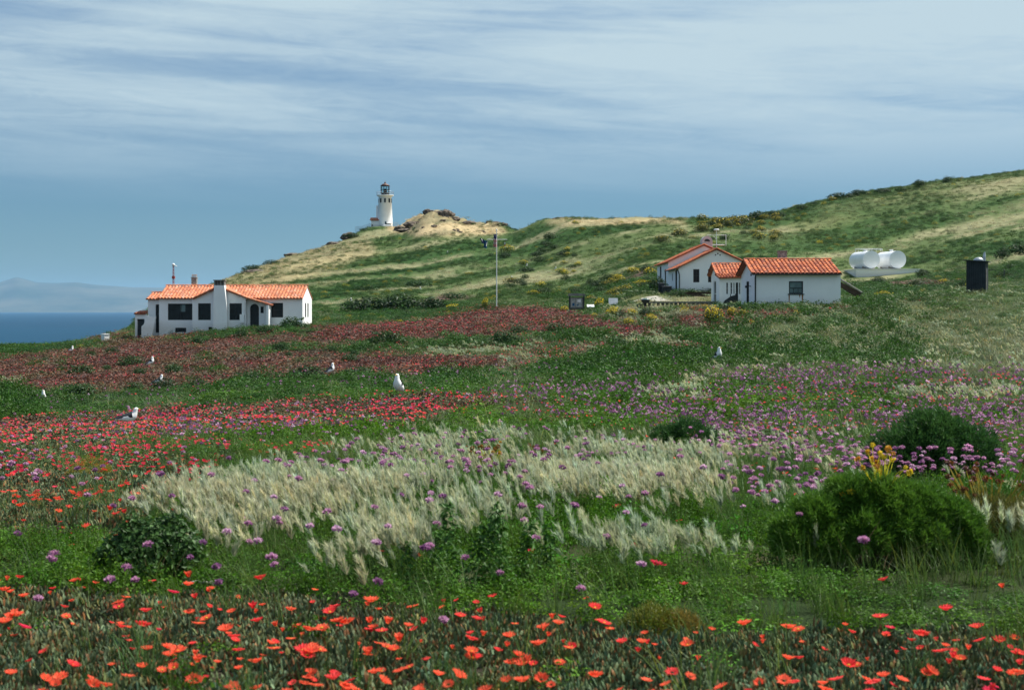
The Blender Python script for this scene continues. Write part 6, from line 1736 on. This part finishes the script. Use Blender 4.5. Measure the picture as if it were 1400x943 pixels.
def near_shrubs():
    g1 = at_row(1195, 772)
    o = empty('coreopsis_shrub', g1, 'largest billowing fine-leaved green shrub with yellow stalks on top at the right', 'shrub', None)
    s = g1.y / F                                                          # metres per photo pixel here
    def lump(px, py, r, dy=0.0): return ((px - 1195) * s, dy, (772 - py) * s, r * s)
    add('foliage', fine_bush(5, [lump(1088, 734, 34, -.05), lump(1118, 712, 34, -.02), lump(1128, 742, 30, -.10), lump(1172, 694, 40, .05), lump(1208, 690, 38, .02), lump(1180, 728, 36, -.08), lump(1222, 718, 34, -.05), lump(1258, 704, 38, .04), lump(1262, 738, 34, -.06), lump(1300, 718, 36, .02), lump(1318, 742, 28, -.02), lump(1150, 672, 16, .06), lump(1240, 680, 16, .06), lump(1098, 700, 14, .04)], 68000, .042, .0042, ((.050, .135, .014), (.125, .245, .026))), o)
    add('stems', stems(5, 26, .9, .42), o)
    rr = random.Random(4)
    pts = [((px - 1195) * s, rr.uniform(-.08, .12), (772 - py) * s) for px, py in ((1170, 640), (1183, 630), (1193, 622), (1200, 632), (1210, 626), (1221, 634), (1228, 645), (1213, 640), (1204, 648), (1236, 652), (1246, 660), (1190, 641), (1177, 652), (1160, 684), (1150, 690), (1180, 694), (1148, 706), (1207, 661), (1220, 628), (1196, 650))]
    seed_heads(o, 6, [(a, b_, c + .055) for a, b_, c in pts], .016, ((.75, .42, .03), (.60, .28, .03), (.80, .60, .04)), (.62, .56, .03), ((1205 - 1195) * s, 0, .42), .0028)
    g = at_row(1345, 745)
    o = empty('coreopsis_shrub', g, 'withering shrub with many brown seed heads beside the largest green shrub', 'shrub')
    s = g.y / F
    add('foliage', fine_bush(8, [(0, 0, .10, 48 * s), (-.12, .05, .13, 36 * s), (.20, 0, .10, 40 * s), (.34, .08, .08, 36 * s)], 9000, .055, .0036, ((.085, .10, .02), (.16, .15, .03))), o); add('stems', stems(9, 14, .6, .36, (.20, .16, .04), .008), o)
    pts = [(rr.uniform(-.20, .40), rr.uniform(-.08, .25), rr.uniform(.30, .50)) for _ in range(34)]
    seed_heads(o, 7, pts, .015, ((.16, .06, .02), (.24, .09, .025), (.10, .04, .02)), (.26, .20, .03), (.05, .05, .12), .004)
    g = at_row(1275, 668); s = g.y / F
    o = empty('coreopsis_shrub', g, 'dark green rounded fine-leaved shrub standing behind the largest one', 'shrub')
    add('foliage', fine_bush(10, [((1232 - 1275) * s, 0, 40 * s, 44 * s), ((1275 - 1275) * s, .05, 52 * s, 54 * s), ((1320 - 1275) * s, 0, 44 * s, 46 * s), (-.05, -.05, 34 * s, 50 * s), (.35, .1, 30 * s, 40 * s), (-.02, .05, 78 * s, 30 * s)], 34000, .055, .0065, ((.030, .095, .024), (.06, .14, .03))), o); add('stems', stems(11, 18, .9, .5), o)
    g = at_row(935, 622); s = g.y / F
    o = empty('coreopsis_shrub', g, 'low fine-leaved green shrub at the upper edge of the pale grass', 'shrub')
    add('foliage', fine_bush(12, [(-24 * s, 0, 16 * s, 24 * s), (4 * s, 0, 22 * s, 27 * s), (30 * s, 0, 14 * s, 22 * s), (52 * s, 0, 6 * s, 14 * s)], 13000, .055, .007, ((.030, .095, .024), (.06, .14, .03))), o); add('stems', stems(13, 10, .6, .3), o)
    g = at_row(680, 668); s = g.y / F
    o = empty('coreopsis_shrub', g, 'small green clump with yellow stalks and dark heads amid the pale grass', 'shrub')
    add('foliage', fine_bush(14, [(0, 0, .05, 20 * s), (24 * s, 0, .06, 18 * s), (-18 * s, 0, .04, 16 * s), (40 * s, .03, .05, 13 * s)], 6500, .05, .0035, ((.045, .11, .015), (.085, .15, .02))), o); add('stems', stems(15, 8, .3, .2), o)
    pts = [((px - 680) * s, rr.uniform(-.06, .06), (672 - py) * s) for px, py in ((646, 616), (651, 622), (657, 614), (662, 618), (668, 616), (674, 622), (681, 613), (684, 608), (664, 626), (672, 628), (647, 628), (677, 618), (684, 622), (655, 620), (643, 622))]
    seed_heads(o, 16, pts, .017, ((.55, .30, .03), (.20, .09, .02), (.28, .13, .02)), base=(-.06, 0, .06), w=.005)
    g = at_row(742, 640); s = g.y / F
    o = empty('coreopsis_shrub', g, 'sparse brown-headed stalks in the pale grass right of the small yellow clump', 'shrub')
    add('foliage', fine_bush(17, [(0, 0, .05, .10)], 900, .05, .0035, ((.06, .10, .02), (.12, .14, .03))), o)
    pts = [((px - 742) * s, rr.uniform(-.06, .06), (640 - py) * s) for px, py in ((724, 608), (730, 612), (736, 610), (741, 617), (748, 622), (752, 618), (739, 624), (733, 620))]
    seed_heads(o, 18, pts, .016, ((.18, .08, .02), (.26, .13, .02)), (.22, .20, .05), (0, 0, .05), .004)
    # dark glossy bush at the left, leafy weeds mid front
    g = at_row(203, 796); s = g.y / F
    o = empty('dark_bush', g, 'dark glossy broad-leaved bush below the left end of the pale grass', 'shrub')
    add('foliage', leaf_bush(20, [(-34 * s, 0, 34 * s, 36 * s), (4 * s, 0, 46 * s, 42 * s), (40 * s, 0, 40 * s, 36 * s), (0, -.05, 24 * s, 46 * s), (-20 * s, 0, 66 * s, 24 * s), (28 * s, .05, 68 * s, 24 * s)], 4600, .034, .021, ((.026, .075, .015), (.058, .125, .026))), o); add('stems', stems(21, 16, .5, .38), o)
    rr = random.Random(9)
    def weed(px, py, h, lab):
        g = at_row(px, py); o = empty('leafy_weed', g, lab, 'plant', 'upright leafy weeds at the front of the pale grass'); b = PB(rr.randint(0, 999))
        tip = b.blade((0, 0, -.03), h, rr.uniform(0, 6.28), .12, .008, .8, 4)
        add('stem', (b, [(.05, .09, .02)] * len(b.f)), o); b = PB(rr.randint(0, 999))
        for k in range(int(170 * h / .3)):
            f = rr.random() ** .8; a = rr.uniform(0, 6.28); q = .085 * (1 - f * .6) * rr.uniform(.2, 1); p = Vector((tip.x * f + q * math.cos(a), tip.y * f + q * math.sin(a), h * f * 1.02))
            b.leaf(p, (math.cos(a) * .6, math.sin(a) * .6, rr.uniform(.3, 1)), rr.uniform(.025, .045), .018, rr.uniform(.6, 1.35))
        add('leaves', (b, [(.050, .135, .018)] * len(b.f)), o)
    for px, py, h, lab in ((560, 792, .20, 'short leafy weed left of the tall ones in front of the pale grass'), (590, 782, .24, 'leafy weed second from the left in front of the pale grass'), (622, 790, .36, 'tallest upright leafy weed in front of the pale grass'),
                           (650, 794, .28, 'bushy leafy weed just right of the tallest weed'), (688, 796, .36, 'tall bright leafy weed under the middle of the pale grass'), (668, 788, .30, 'leafy weed between two tall weeds in front of the pale grass'), (716, 790, .28, 'leafy weed under lilac flowers right of the tall weeds'), (745, 782, .24, 'rightmost low leafy weed in front of the pale grass')):
        weed(px, py + 12, h * 1.15, lab)
    # moss-like yellow green mounds in the strip
    for px, py, r, cs, lab in ((893, 868, 34, ((.10, .13, .012), (.17, .17, .02)), 'small yellow green cushion plant at the edge of the near mat'), (930, 868, 26, ((.20, .17, .03), (.26, .19, .04)), 'withered ochre cushion plant right of the yellow green one'), (365, 640, 24, ((.06, .13, .012), (.11, .17, .02)), 'bright green cushion plant above the left end of the pale grass'), (125, 655, 26, ((.16, .16, .015), (.30, .24, .02)), 'yellowish flowering cushion plant among red flowers at the left')):
        g = at_row(px, py); s = g.y / F; o = empty('cushion_plant', g, lab, 'plant')
        add('foliage', fine_bush(int(px), [(0, 0, .2 * r * s, r * s), (-.7 * r * s, .02, .1 * r * s, .6 * r * s), (.6 * r * s, 0, .1 * r * s, .65 * r * s)], 3200, .03, .003, cs), o); add('stems', stems(int(px), 5, .1, .06), o)
    # bleached stick
    g = at_row(278, 812); b = MB(); b.tube([(-.17, 0, .03), (-.06, .02, .05), (.05, -.01, .045), (.16, .02, .075)], .011, 7); b.tube([(.03, 0, .045), (.10, -.05, .04)], .006, 5)
    o = b.build('dead_branch', M['concrete']); o.scale = (.62,) * 3; o.location = g + Vector((0, 0, .03)); tag(o, 'bleached dead branch lying on green herbs below the dark bush', 'branch')


def far_bushes():
    Y = (.74, .56, .02)
    kinds = {'y': leaf_bush(60, [(-.4, 0, .3, .5), (.35, .1, .32, .52), (0, -.1, .42, .55)], 520, .16, .085, ((.05, .085, .02), (.11, .14, .025)), Y, 1.0),
             'g': leaf_bush(61, [(-.4, 0, .25, .5), (.4, .1, .28, .5), (0, -.1, .36, .5)], 520, .17, .085, ((.024, .065, .018), (.05, .105, .026))),
             'd': leaf_bush(62, [(-.5, 0, .3, .55), (.4, .1, .34, .55), (0, -.1, .42, .6)], 560, .18, .09, ((.016, .042, .014), (.035, .07, .02))),
             'o': leaf_bush(63, [(-.4, 0, .3, .5), (.4, .1, .28, .5), (0, 0, .4, .55)], 520, .17, .09, ((.05, .07, .018), (.10, .11, .025)), (.46, .36, .03), .45),
             's': leaf_bush(64, [(-.5, 0, .2, .5), (.5, .1, .22, .5), (0, -.1, .3, .6)], 700, .15, .05, ((.20, .22, .12), (.34, .33, .20)))}
    me = {k: (v[0].data('foliage', M['plant'], v[1]), None) for k, v in kinds.items()}
    sb = stems(66, 10, .6, .5, w=.03); sme = sb[0].data('stems', M['plant'], sb[1])
    rr = random.Random(21)
    def bush(name, kd, px, d, w, h, lab, grp):
        g = on_ground(px, d, .05); o = empty(name, g, lab, 'shrub', grp)
        o.rotation_euler = (0, 0, rr.uniform(0, 6.28)); k = w * d / F / 1.75; o.scale = (k, k, h * 1.25 * d / F / .95)
        for nm, m in (('foliage', me[kd][0]), ('stems', sme)):
            c = bpy.data.objects.new(nm, m); C.objects.link(c); c.parent = o
    gy = 'yellow flowering bushes below the white buildings'
    for px, row, w, h, lab in ((837, 434.6, 24, 14, 'broad yellow-green bush right below the grey notice panel'), (865, 433, 20, 10, 'yellow flowering bush below the left end of the timber rail'), (891, 441, 21, 11, 'bright yellow bush in front of the timber rail left part'), (860, 445, 18, 10, 'yellow bush at the edge of the red carpet left of the rail'), (935, 431, 20, 10, 'yellow bush in front of the middle of the timber rail'),
                          (975, 442, 36, 21, 'large yellow-topped dark bush below the porch outbuilding'), (1001, 434, 20, 13, 'yellow bush left of the cottage door'), (1016, 433, 15, 10, 'dark yellowish bush at the left corner of the cottage'), (772, 427, 15, 8, 'yellow bush immediately left of the information board'), (819, 423, 20, 14, 'tall yellow bush behind the trail exhibit'),
                          (812, 434, 12, 6, 'small yellow bush just below the trail exhibit'), (545, 442, 16, 5, 'lone low yellow bush in the red carpet'), (1090, 432, 14, 8, 'small yellow-green bush below the cottage window'), (1027, 444, 16, 6, 'small yellowish bush on the red ground before the cottage'), (1060, 436, 12, 6, 'tiny yellow bush before the middle of the cottage'), (618, 423, 26, 7, 'low yellow bush left of the flagpole'), (663, 422, 14, 13, 'small yellow-green bush at the foot of the flagpole')):
        d = at_row(px, row, 60).y
        bush('yellow_bush', 'y', px, d, w, h, lab, gy)
    gd = 'dark bushes by the houses and field'
    for kd, px, d, w, h, lab in (('d', 500, 172, 60, 17, 'wide dark bush right of the seaside house'), ('d', 545, 172, 66, 19, 'broadest dark bush in the hollow right of the seaside house'), ('d', 592, 173, 54, 14, 'right end bush of the dark row in the hollow'), ('s', 933, 100, 46, 13, 'pale grey-green mounded bush before the yellow bushes'), ('s', 958, 97.5, 16, 9, 'small silvery bush in front of the pale mound'),
                               ('d', 848, 111, 14, 9, 'dark round bush between two yellow bushes'), ('d', 882, 110, 20, 10, 'dark green bush below the left end of the timber rail'), ('d', 900, 149, 24, 18, 'dark bush against the corner of the gabled house'), ('g', 918, 141.8, 16, 8, 'green shrub at the left end of the planter'), ('g', 930, 141.8, 18, 9, 'green shrub second along the planter'), ('g', 944, 143.8, 20, 10, 'taller green shrub in the planter below the window'), ('d', 960, 144, 12, 5, 'tiny dark shrub at the right part of the planter'), ('g', 860, 150, 14, 8, 'dark small shrub on the lawn left of the path')):
        bush('dark_bush' if kd == 'd' else 'green_bush', kd, px, d, w, h, lab, gd)
    # low green bushes dotting the red field
    gf = 'low green bushes dotted over the red field'
    spots = [(60, 104, 16, 'green bush near the left edge below the sea'), (153, 108, 22, 'green bush below the white clifftop block'), (124, 107, 18, 'green bush left of the one below the white block'), (84, 92, 18, 'green bush left of the upper gull'), (58, 84, 14, 'small green bush at the left margin'), (112, 82, 40, 'wide green patch-bush left of centre of the red field'), (145, 87, 20, 'bush right above the wide green patch'), (178, 92, 40, 'long green bush just left of the upper gull'), (192, 81, 28, 'green bush left of the pair of gulls'),
             (236, 80, 42, 'broad green bush right of the gull with folded wings'), (270, 112, 24, 'green bush below the seaside house chimney'), (330, 116, 30, 'green bush in front of the porch'), (362, 117, 30, 'green bush below the arched doorway'), (400, 122, 44, 'green bush below the right end of the seaside house'), (385, 96, 40, 'long low bush in the red field middle'), (395, 90, 16, 'small bush under the long low one'), (455, 92, 18, 'round green bush left of centre in the red field'), (485, 84, 24, 'green bush above the green strip near the second gull'), (478, 78, 30, 'wide green bush touching the green strip'), (530, 97, 54, 'long green bush low in the red field centre'),
             (690, 88, 50, 'wide green bush under the pale grass patch in the red field'), (845, 74, 44, 'dark green bush at the right end of the red field'), (710, 100, 30, 'green bush at the middle of the field'), (760, 98, 36, 'green bush right of the middle of the field'), (225, 62, 44, 'tallest dark bush in the green strip above the large gull'), (185, 64, 36, 'bush left of the dark one in the green strip'), (270, 63, 36, 'bush right of the dark one in the green strip'), (340, 64, 50, 'long bush in the green strip left of the standing gull'), (20, 60, 50, 'bush at the left end of the green strip'), (110, 60, 60, 'broad bush in the left part of the green strip'),
             (420, 62, 50, 'bush in the middle of the green strip'), (490, 60, 50, 'bush right before the standing gull in the green strip'), (600, 57, 60, 'bush right of the standing gull'), (1000, 62, 50, 'green bush right of the lone gull in the grass')]
    for px, d, w, lab in spots: bush('green_bush', 'g' if d != 62 else 'd', px, d, w * .95, w * .30 + 3 if d > 70 else w * .22 + 5, lab, gf)
    # scrub on the hill
    gh = 'scrub bushes on the hillside'
    for kd, px, d, w, h, lab in (('d', 1256, 312, 14, 7, 'lone round bush on the right ridge skyline'), ('o', 1010, 285, 44, 11, 'ochre scrub on the ridge above the cottage'), ('o', 985, 278, 40, 11, 'ochre scrub behind the aerial of the gabled house'), ('o', 960, 268, 34, 9, 'ochre scrub left of the aerial'), ('d', 1035, 290, 36, 9, 'dark scrub right of the ridge dip'), ('d', 1060, 293, 30, 7, 'dark scrub climbing the right ridge'), ('d', 1150, 303, 40, 8, 'dark scrub on the right ridge below the skyline'), ('d', 1175, 306, 34, 7, 'second dark scrub along the right ridge'), ('d', 1205, 309, 30, 6, 'third dark scrub along the right ridge'),
                               ('o', 930, 262, 34, 9, 'ochre scrub above the left roof of the gabled house'), ('o', 905, 252, 26, 8, 'ochre scrub above the path'), ('y', 865, 210, 24, 8, 'yellow scrub left of the gabled house'), ('y', 845, 205, 20, 7, 'yellow scrub on the slope above the notice panel'), ('d', 885, 205, 24, 9, 'dark scrub above the bins'), ('o', 830, 198, 26, 7, 'ochre scrub on the slope above the exhibit'), ('d', 815, 200, 18, 7, 'dark scrub on the slope above the information board'), ('d', 1370, 205, 22, 12, 'dark scrub near the marker post on the right slope'), ('d', 1395, 210, 40, 13, 'dark scrub at the right edge of the slope'), ('o', 1285, 235, 14, 5, 'ochre scrub right of the tanks'), ('y', 1290, 165, 16, 6, 'yellow scrub behind the pit toilet'), ('y', 1245, 160, 14, 5, 'yellow scrub below the tank platform'), ('d', 1262, 205, 26, 7, 'dark scrub right of the tank platform'),
                               ('d', 690, 285, 18, 6, 'dark scrub behind the flagpole top'), ('d', 720, 250, 22, 6, 'dark scrub right of the flagpole crossarm'), ('o', 700, 235, 26, 6, 'ochre scrub right of the flagpole middle'), ('d', 735, 275, 20, 6, 'dark scrub high on the middle slope'), ('d', 770, 262, 20, 6, 'dark scrub on the middle slope'), ('g', 620, 205, 40, 9, 'green scrub left of the flagpole middle'), ('g', 570, 240, 44, 9, 'green scrub below the lighthouse hill'), ('g', 500, 230, 36, 8, 'green scrub on the slope right of the seaside house roof'), ('d', 480, 352, 24, 6, 'dark scrub on the clifftop slope left of the lighthouse'), ('d', 500, 366, 20, 3, 'dark scrub right below the lighthouse'), ('d', 372, 318, 30, 7, 'dark scrub on the dry seaward slope'), ('d', 345, 305, 30, 7, 'dark scrub low on the dry seaward slope')):
        bush('hill_scrub', kd, px, d, w, h, lab, gh)


def thickets():
    rr = random.Random(31)
    meshes = [leaf_bush(70 + i, [(-.4, 0, .3, .5), (.35, .1, .32, .52), (0, -.1, .42, .55)], 420, .17, .09, c, f, ff) for i, (c, f, ff) in enumerate(((((.05, .07, .018), (.10, .12, .02)), (.50, .38, .02), .7), (((.022, .05, .014), (.045, .085, .02)), None, 0), (((.05, .10, .02), (.10, .15, .025)), (.62, .48, .02), .9)))]
    ms = [b.data('foliage', M['plant'], c) for b, c in meshes]
    for n, poly, ks, lab, grp in ((34, ((945, 1065), (250, 292)), (0, 0, 1), 'ochre or dark scrub bush in the thicket on the slope behind the gabled house', 'thicket behind the gabled house'), (26, ((790, 905), (160, 212)), (2, 1, 0, 1), 'yellow or dark scrub bush on the slope left of the gabled house', 'scrub left of the gabled house'),
                                  (9, ((1080, 1300), (296, 322)), (1, 1, 0), 'dark scrub bush along the right ridge line', 'scrub along the right ridge'), (30, ((690, 790), (190, 300)), (1, 1, 2), 'dark scrub bush scattered over the middle slope', 'scrub on the middle slope'), (16, ((1160, 1400), (128, 205)), (2, 1, 1), 'yellow-green scrub bush scattered on the right slope', 'scrub on the right slope')):
        for i in range(n):
            px, d = rr.uniform(*poly[0]), rr.uniform(*poly[1])
            if any(a < X(px, d) < b and c < d < e for a, b, c, e in CLEAR): continue
            if grp.startswith('scrub along'): d = 296 + (px - 1080) / 220 * 22 + rr.uniform(-5, 3)
            g = on_ground(px, d, .05); o = bpy.data.objects.new('hill_scrub', None); C.objects.link(o); o.location = g; f = bpy.data.objects.new('foliage', ms[rr.choice(ks)]); C.objects.link(f); f.parent = o; k = rr.uniform(.7, 1.7) * (d / 220) ** .6
            o.scale = (k, k, k * rr.uniform(.6, 1)); o.rotation_euler = (0, 0, rr.uniform(0, 6.28)); tag(o, lab, 'shrub', grp)


def rock(name, px, d, w, h, seed, lab, grp, zoff=0.0):
    g = on_ground(px, d); bm = bmesh.new(); bmesh.ops.create_icosphere(bm, subdivisions=4, radius=1.0); rr = random.Random(seed); o3 = Vector((rr.uniform(0, 99), rr.uniform(0, 99), rr.uniform(0, 99)))
    from mathutils import noise as mn
    W_, H_ = w * d / F / 2, h * d / F
    for v in bm.verts:
        n = mn.fractal(v.co * 1.1 + o3, 1.0, 2.0, 5); q = v.co * (1 + .38 * n)
        q.x = round(q.x * 5 + n) / 5 * .25 + q.x * .75; q.z = round(q.z * 4 + n) / 4 * .3 + q.z * .7
        v.co = Vector((q.x * W_, q.y * W_ * .8, q.z * H_ * .75 + zoff))
    m = bpy.data.meshes.new(name); bm.to_mesh(m); bm.free(); m.materials.append(M['rock'])
    o = bpy.data.objects.new(name, m); C.objects.link(o); o.location = g; tag(o, lab, 'rock', grp)


def rocks():
    gr = 'rocks of the summit outcrop'
    for px, d, w, h, s, lab in ((597, 359, 26, 8, 1, 'highest dark rock on the summit outcrop'), (585, 358, 16, 5, 2, 'rock left of the highest summit rock'), (610, 357, 22, 9, 3, 'rock right of the highest summit rock'), (565, 356, 30, 5, 4, 'long flat rock on the left shoulder of the outcrop'), (548, 360, 18, 5, 5, 'rock nearest the lighthouse'), (555, 352, 26, 4, 6, 'low rock ledge below the left shoulder'), (640, 357, 24, 4, 7, 'flat rock on the right shoulder'), (676, 358, 30, 6, 8, 'dark rock ledge at the right end of the outcrop'), (690, 357, 16, 5, 9, 'end rock above the flagpole'), (622, 357, 14, 5, 10, 'small rock right of the summit'), (765, 325, 20, 3, 11, 'low rock on the middle skyline'), (360, 320, 26, 6, 12, 'dark rock low on the seaward slope'), (400, 330, 24, 4, 13, 'dark rock on the seaward skyline'), (455, 345, 20, 4, 14, 'dark rock higher on the seaward skyline'), (478, 356, 24, 7, 15, 'steep dark rock left of the lighthouse fence'), (347, 300, 34, 6, 16, 'grey rock band above the seaside house roof')):
        rock('rock', px, d, w, h, s, lab, gr)
    rr = random.Random(77)
    for i in range(26):
        px = rr.uniform(552, 690); rock('rock', px, rr.uniform(338, 357), rr.uniform(3, 9), rr.uniform(1.2, 3), 100 + i, 'small dark stone scattered over the tan summit outcrop', gr)
    rock('field_stone', 56, 80, 12, 5, 31, 'dark stone with pale top in the left of the red field', None)
    rock('field_stone', 116, 84, 14, 5, 32, 'pale flat stone among green bushes in the left field', None)
    rock('field_stone', 550, 37.5, 13, 8, 33, 'brownish stone in front of the standing gull', None)


def gull(px, d, lab, yaw_, k=1.0, up=.0, sit=False, folded=True):
    g = on_ground(px, d)
    b = MB(); n = 14
    def loft(rings, m):
        vs_, fs = [], []
        for j, (x, z, ry, rz) in enumerate(rings):
            a = rings[min(j + 1, len(rings) - 1)]; c = rings[max(j - 1, 0)]; t = Vector((a[0] - c[0], 0, a[1] - c[1])).normalized(); u = Vector((-t.z, 0, t.x))
            for i in range(n):
                th = 6.2832 * i / n; p = Vector((x, 0, z)) + u * (rz * math.sin(th)) + Vector((0, ry * math.cos(th), 0)); vs_.append(p)
        for j in range(len(rings) - 1):
            for i in range(n): fs.append((j * n + i, j * n + (i + 1) % n, (j + 1) * n + (i + 1) % n, (j + 1) * n + i))
        b.mesh(vs_, fs, m, None, True); b.face(vs_[:n][::-1], m); b.face(vs_[-n:], m)
    L_ = .13
    up_ = up                                                      # 0 level body, 1 upright
    Rb = Matrix.Rotation(-.55 * up_, 3, 'Y')
    body = [(-.33, .01, .012, .006), (-.27, .015, .04, .014), (-.20, .02, .066, .045), (-.12, .015, .095, .082), (-.02, .005, .115, .112), (.07, .02, .115, .115), (.13, .055, .094, .098), (.165, .105, .066, .07), (.185, .15, .055, .058), (.20, .185, .055, .057), (.225, .20, .047, .046), (.25, .198, .028, .028), (.262, .195, .014, .014)]
    loft([(x, z, ry, rz) for x, z, ry, rz in body], 0)
    # folded wings: two thin shells over the back, slate with white trailing edge, joined to the body mesh
    for s_ in (-1, 1):
        vs_, fs = [], []; nu, nv = 12, 6
        for i in range(nu + 1):
            f = i / nu; x = .10 - .44 * f; hw = .085 * math.sin(min(1, (1 - f) * 1.9 + .12) * 1.5708) ** .8
            for j in range(nv + 1):
                q = j / nv; th = math.pi / 2 - q * 1.75 * (1 - .25 * f); rad_y = .121 * (1 - .66 * f) ; rad_z = .122 * (1 - .66 * f)
                vs_.append((x, s_ * rad_y * math.cos(th) * 1.04 + s_ * .002, .018 + rad_z * math.sin(th) * 1.02 + .012 * (1 - f)))
        for i in range(nu):
            for j in range(nv):
                a = i * (nv + 1) + j; fs.append((a, a + 1, a + nv + 2, a + nv + 1))
        b.mesh(vs_, [f if s_ > 0 else f[::-1] for f in fs], 1, None, True)
        b.mesh([(-.19, s_ * .062, .015), (-.25, s_ * .05, .01), (-.235, s_ * .045, -.012), (-.18, s_ * .058, -.012)], [(0, 1, 2, 3)], 0)
    leg = 0 if sit else .15; off = .085 if sit else .085 + leg
    if up_: b.v = [tuple(Rb @ Vector(v)) for v in b.v]
    o = empty('gull', g, lab, 'gull', 'white gulls resting in the field'); o.rotation_euler = (0, 0, yaw_); o.scale = (k, k, k)
    b.v = [(v[0], v[1], v[2] + off) for v in b.v]
    bo = b.build('body', [M['feather'], M['wing']], o)
    hb = Rb @ Vector((.255, 0, .196)); bb = MB(); hd = Rb @ Vector((1, 0, -.15)) if up_ < .5 else Vector((1, 0, -.12))
    bb.cyl(hb + Vector((0, 0, off)), hb + hd * .05 + Vector((0, 0, off)), .014, .010, 8); bb.cyl(hb + hd * .05 + Vector((0, 0, off)), hb + hd * .066 + Vector((0, 0, off - .012)), .010, .002, 8); bb.build('bill', M['bill'], o)
    for s_ in (-1, 1):
        e = Rb @ Vector((.222, s_ * .044, .208)); q = MB(); q.ball(e + Vector((0, 0, off)), .007, .004, .007, 8, 5); q.build('eye', M['dark_metal'], o)
        if not sit:
            q = MB(); q.tube([(.02, s_ * .04, off - .07), (.0, s_ * .04, .075), (.015, s_ * .04, -.03)], .006, 6); q.mesh([(.015, s_ * .04, .004), (.075, s_ * .04 - .035, .004), (.085, s_ * .04, .004), (.075, s_ * .04 + .035, .004)], [(0, 1, 2, 3)]); q.build('leg', M['leg'], o)


def gulls():
    gull(176, 36.0, 'large gull with slate wings in profile among the red flowers', .25, 1.0, .25, False)
    gull(545, 39.5, 'white gull standing upright and facing the camera in the green strip', -1.9, 1.15, .9, False)
    gull(217, 67.0, 'gull with dark folded wings turned right in the red field', .2, 1.05, .6, False)
    gull(206, 90.0, 'far upright gull just right of the long green bush', .3, 1.15, .9, False)
    gull(59, 56.5, 'gull showing only its white head and breast at the left of the green strip', -1.2, 1.0, .8, False)
    gull(452, 64.0, 'small gull half hidden above the middle of the green strip', .4, 1.0, .9, False)
    gull(980, 56.0, 'gull standing alone in the grass at the right', -.7, 1.2, .9, False)
    gull(97, 119.0, 'tiny distant gull near the cliff edge', .4, 1.1, .7, False)


def far_gulls():
    rr = random.Random(5)
    for px, d in ((505, 190), (528, 186), (604, 178), (700, 240), (720, 262), (480, 200), (575, 232), (759, 248), (612, 300)):
        gull(px, d, 'tiny white gull resting far off on the hillside', rr.uniform(-2, 2), 1.1, .7, False)


near_shrubs(); far_bushes(); thickets(); rocks(); gulls(); far_gulls()
scatter_all()
flowers()
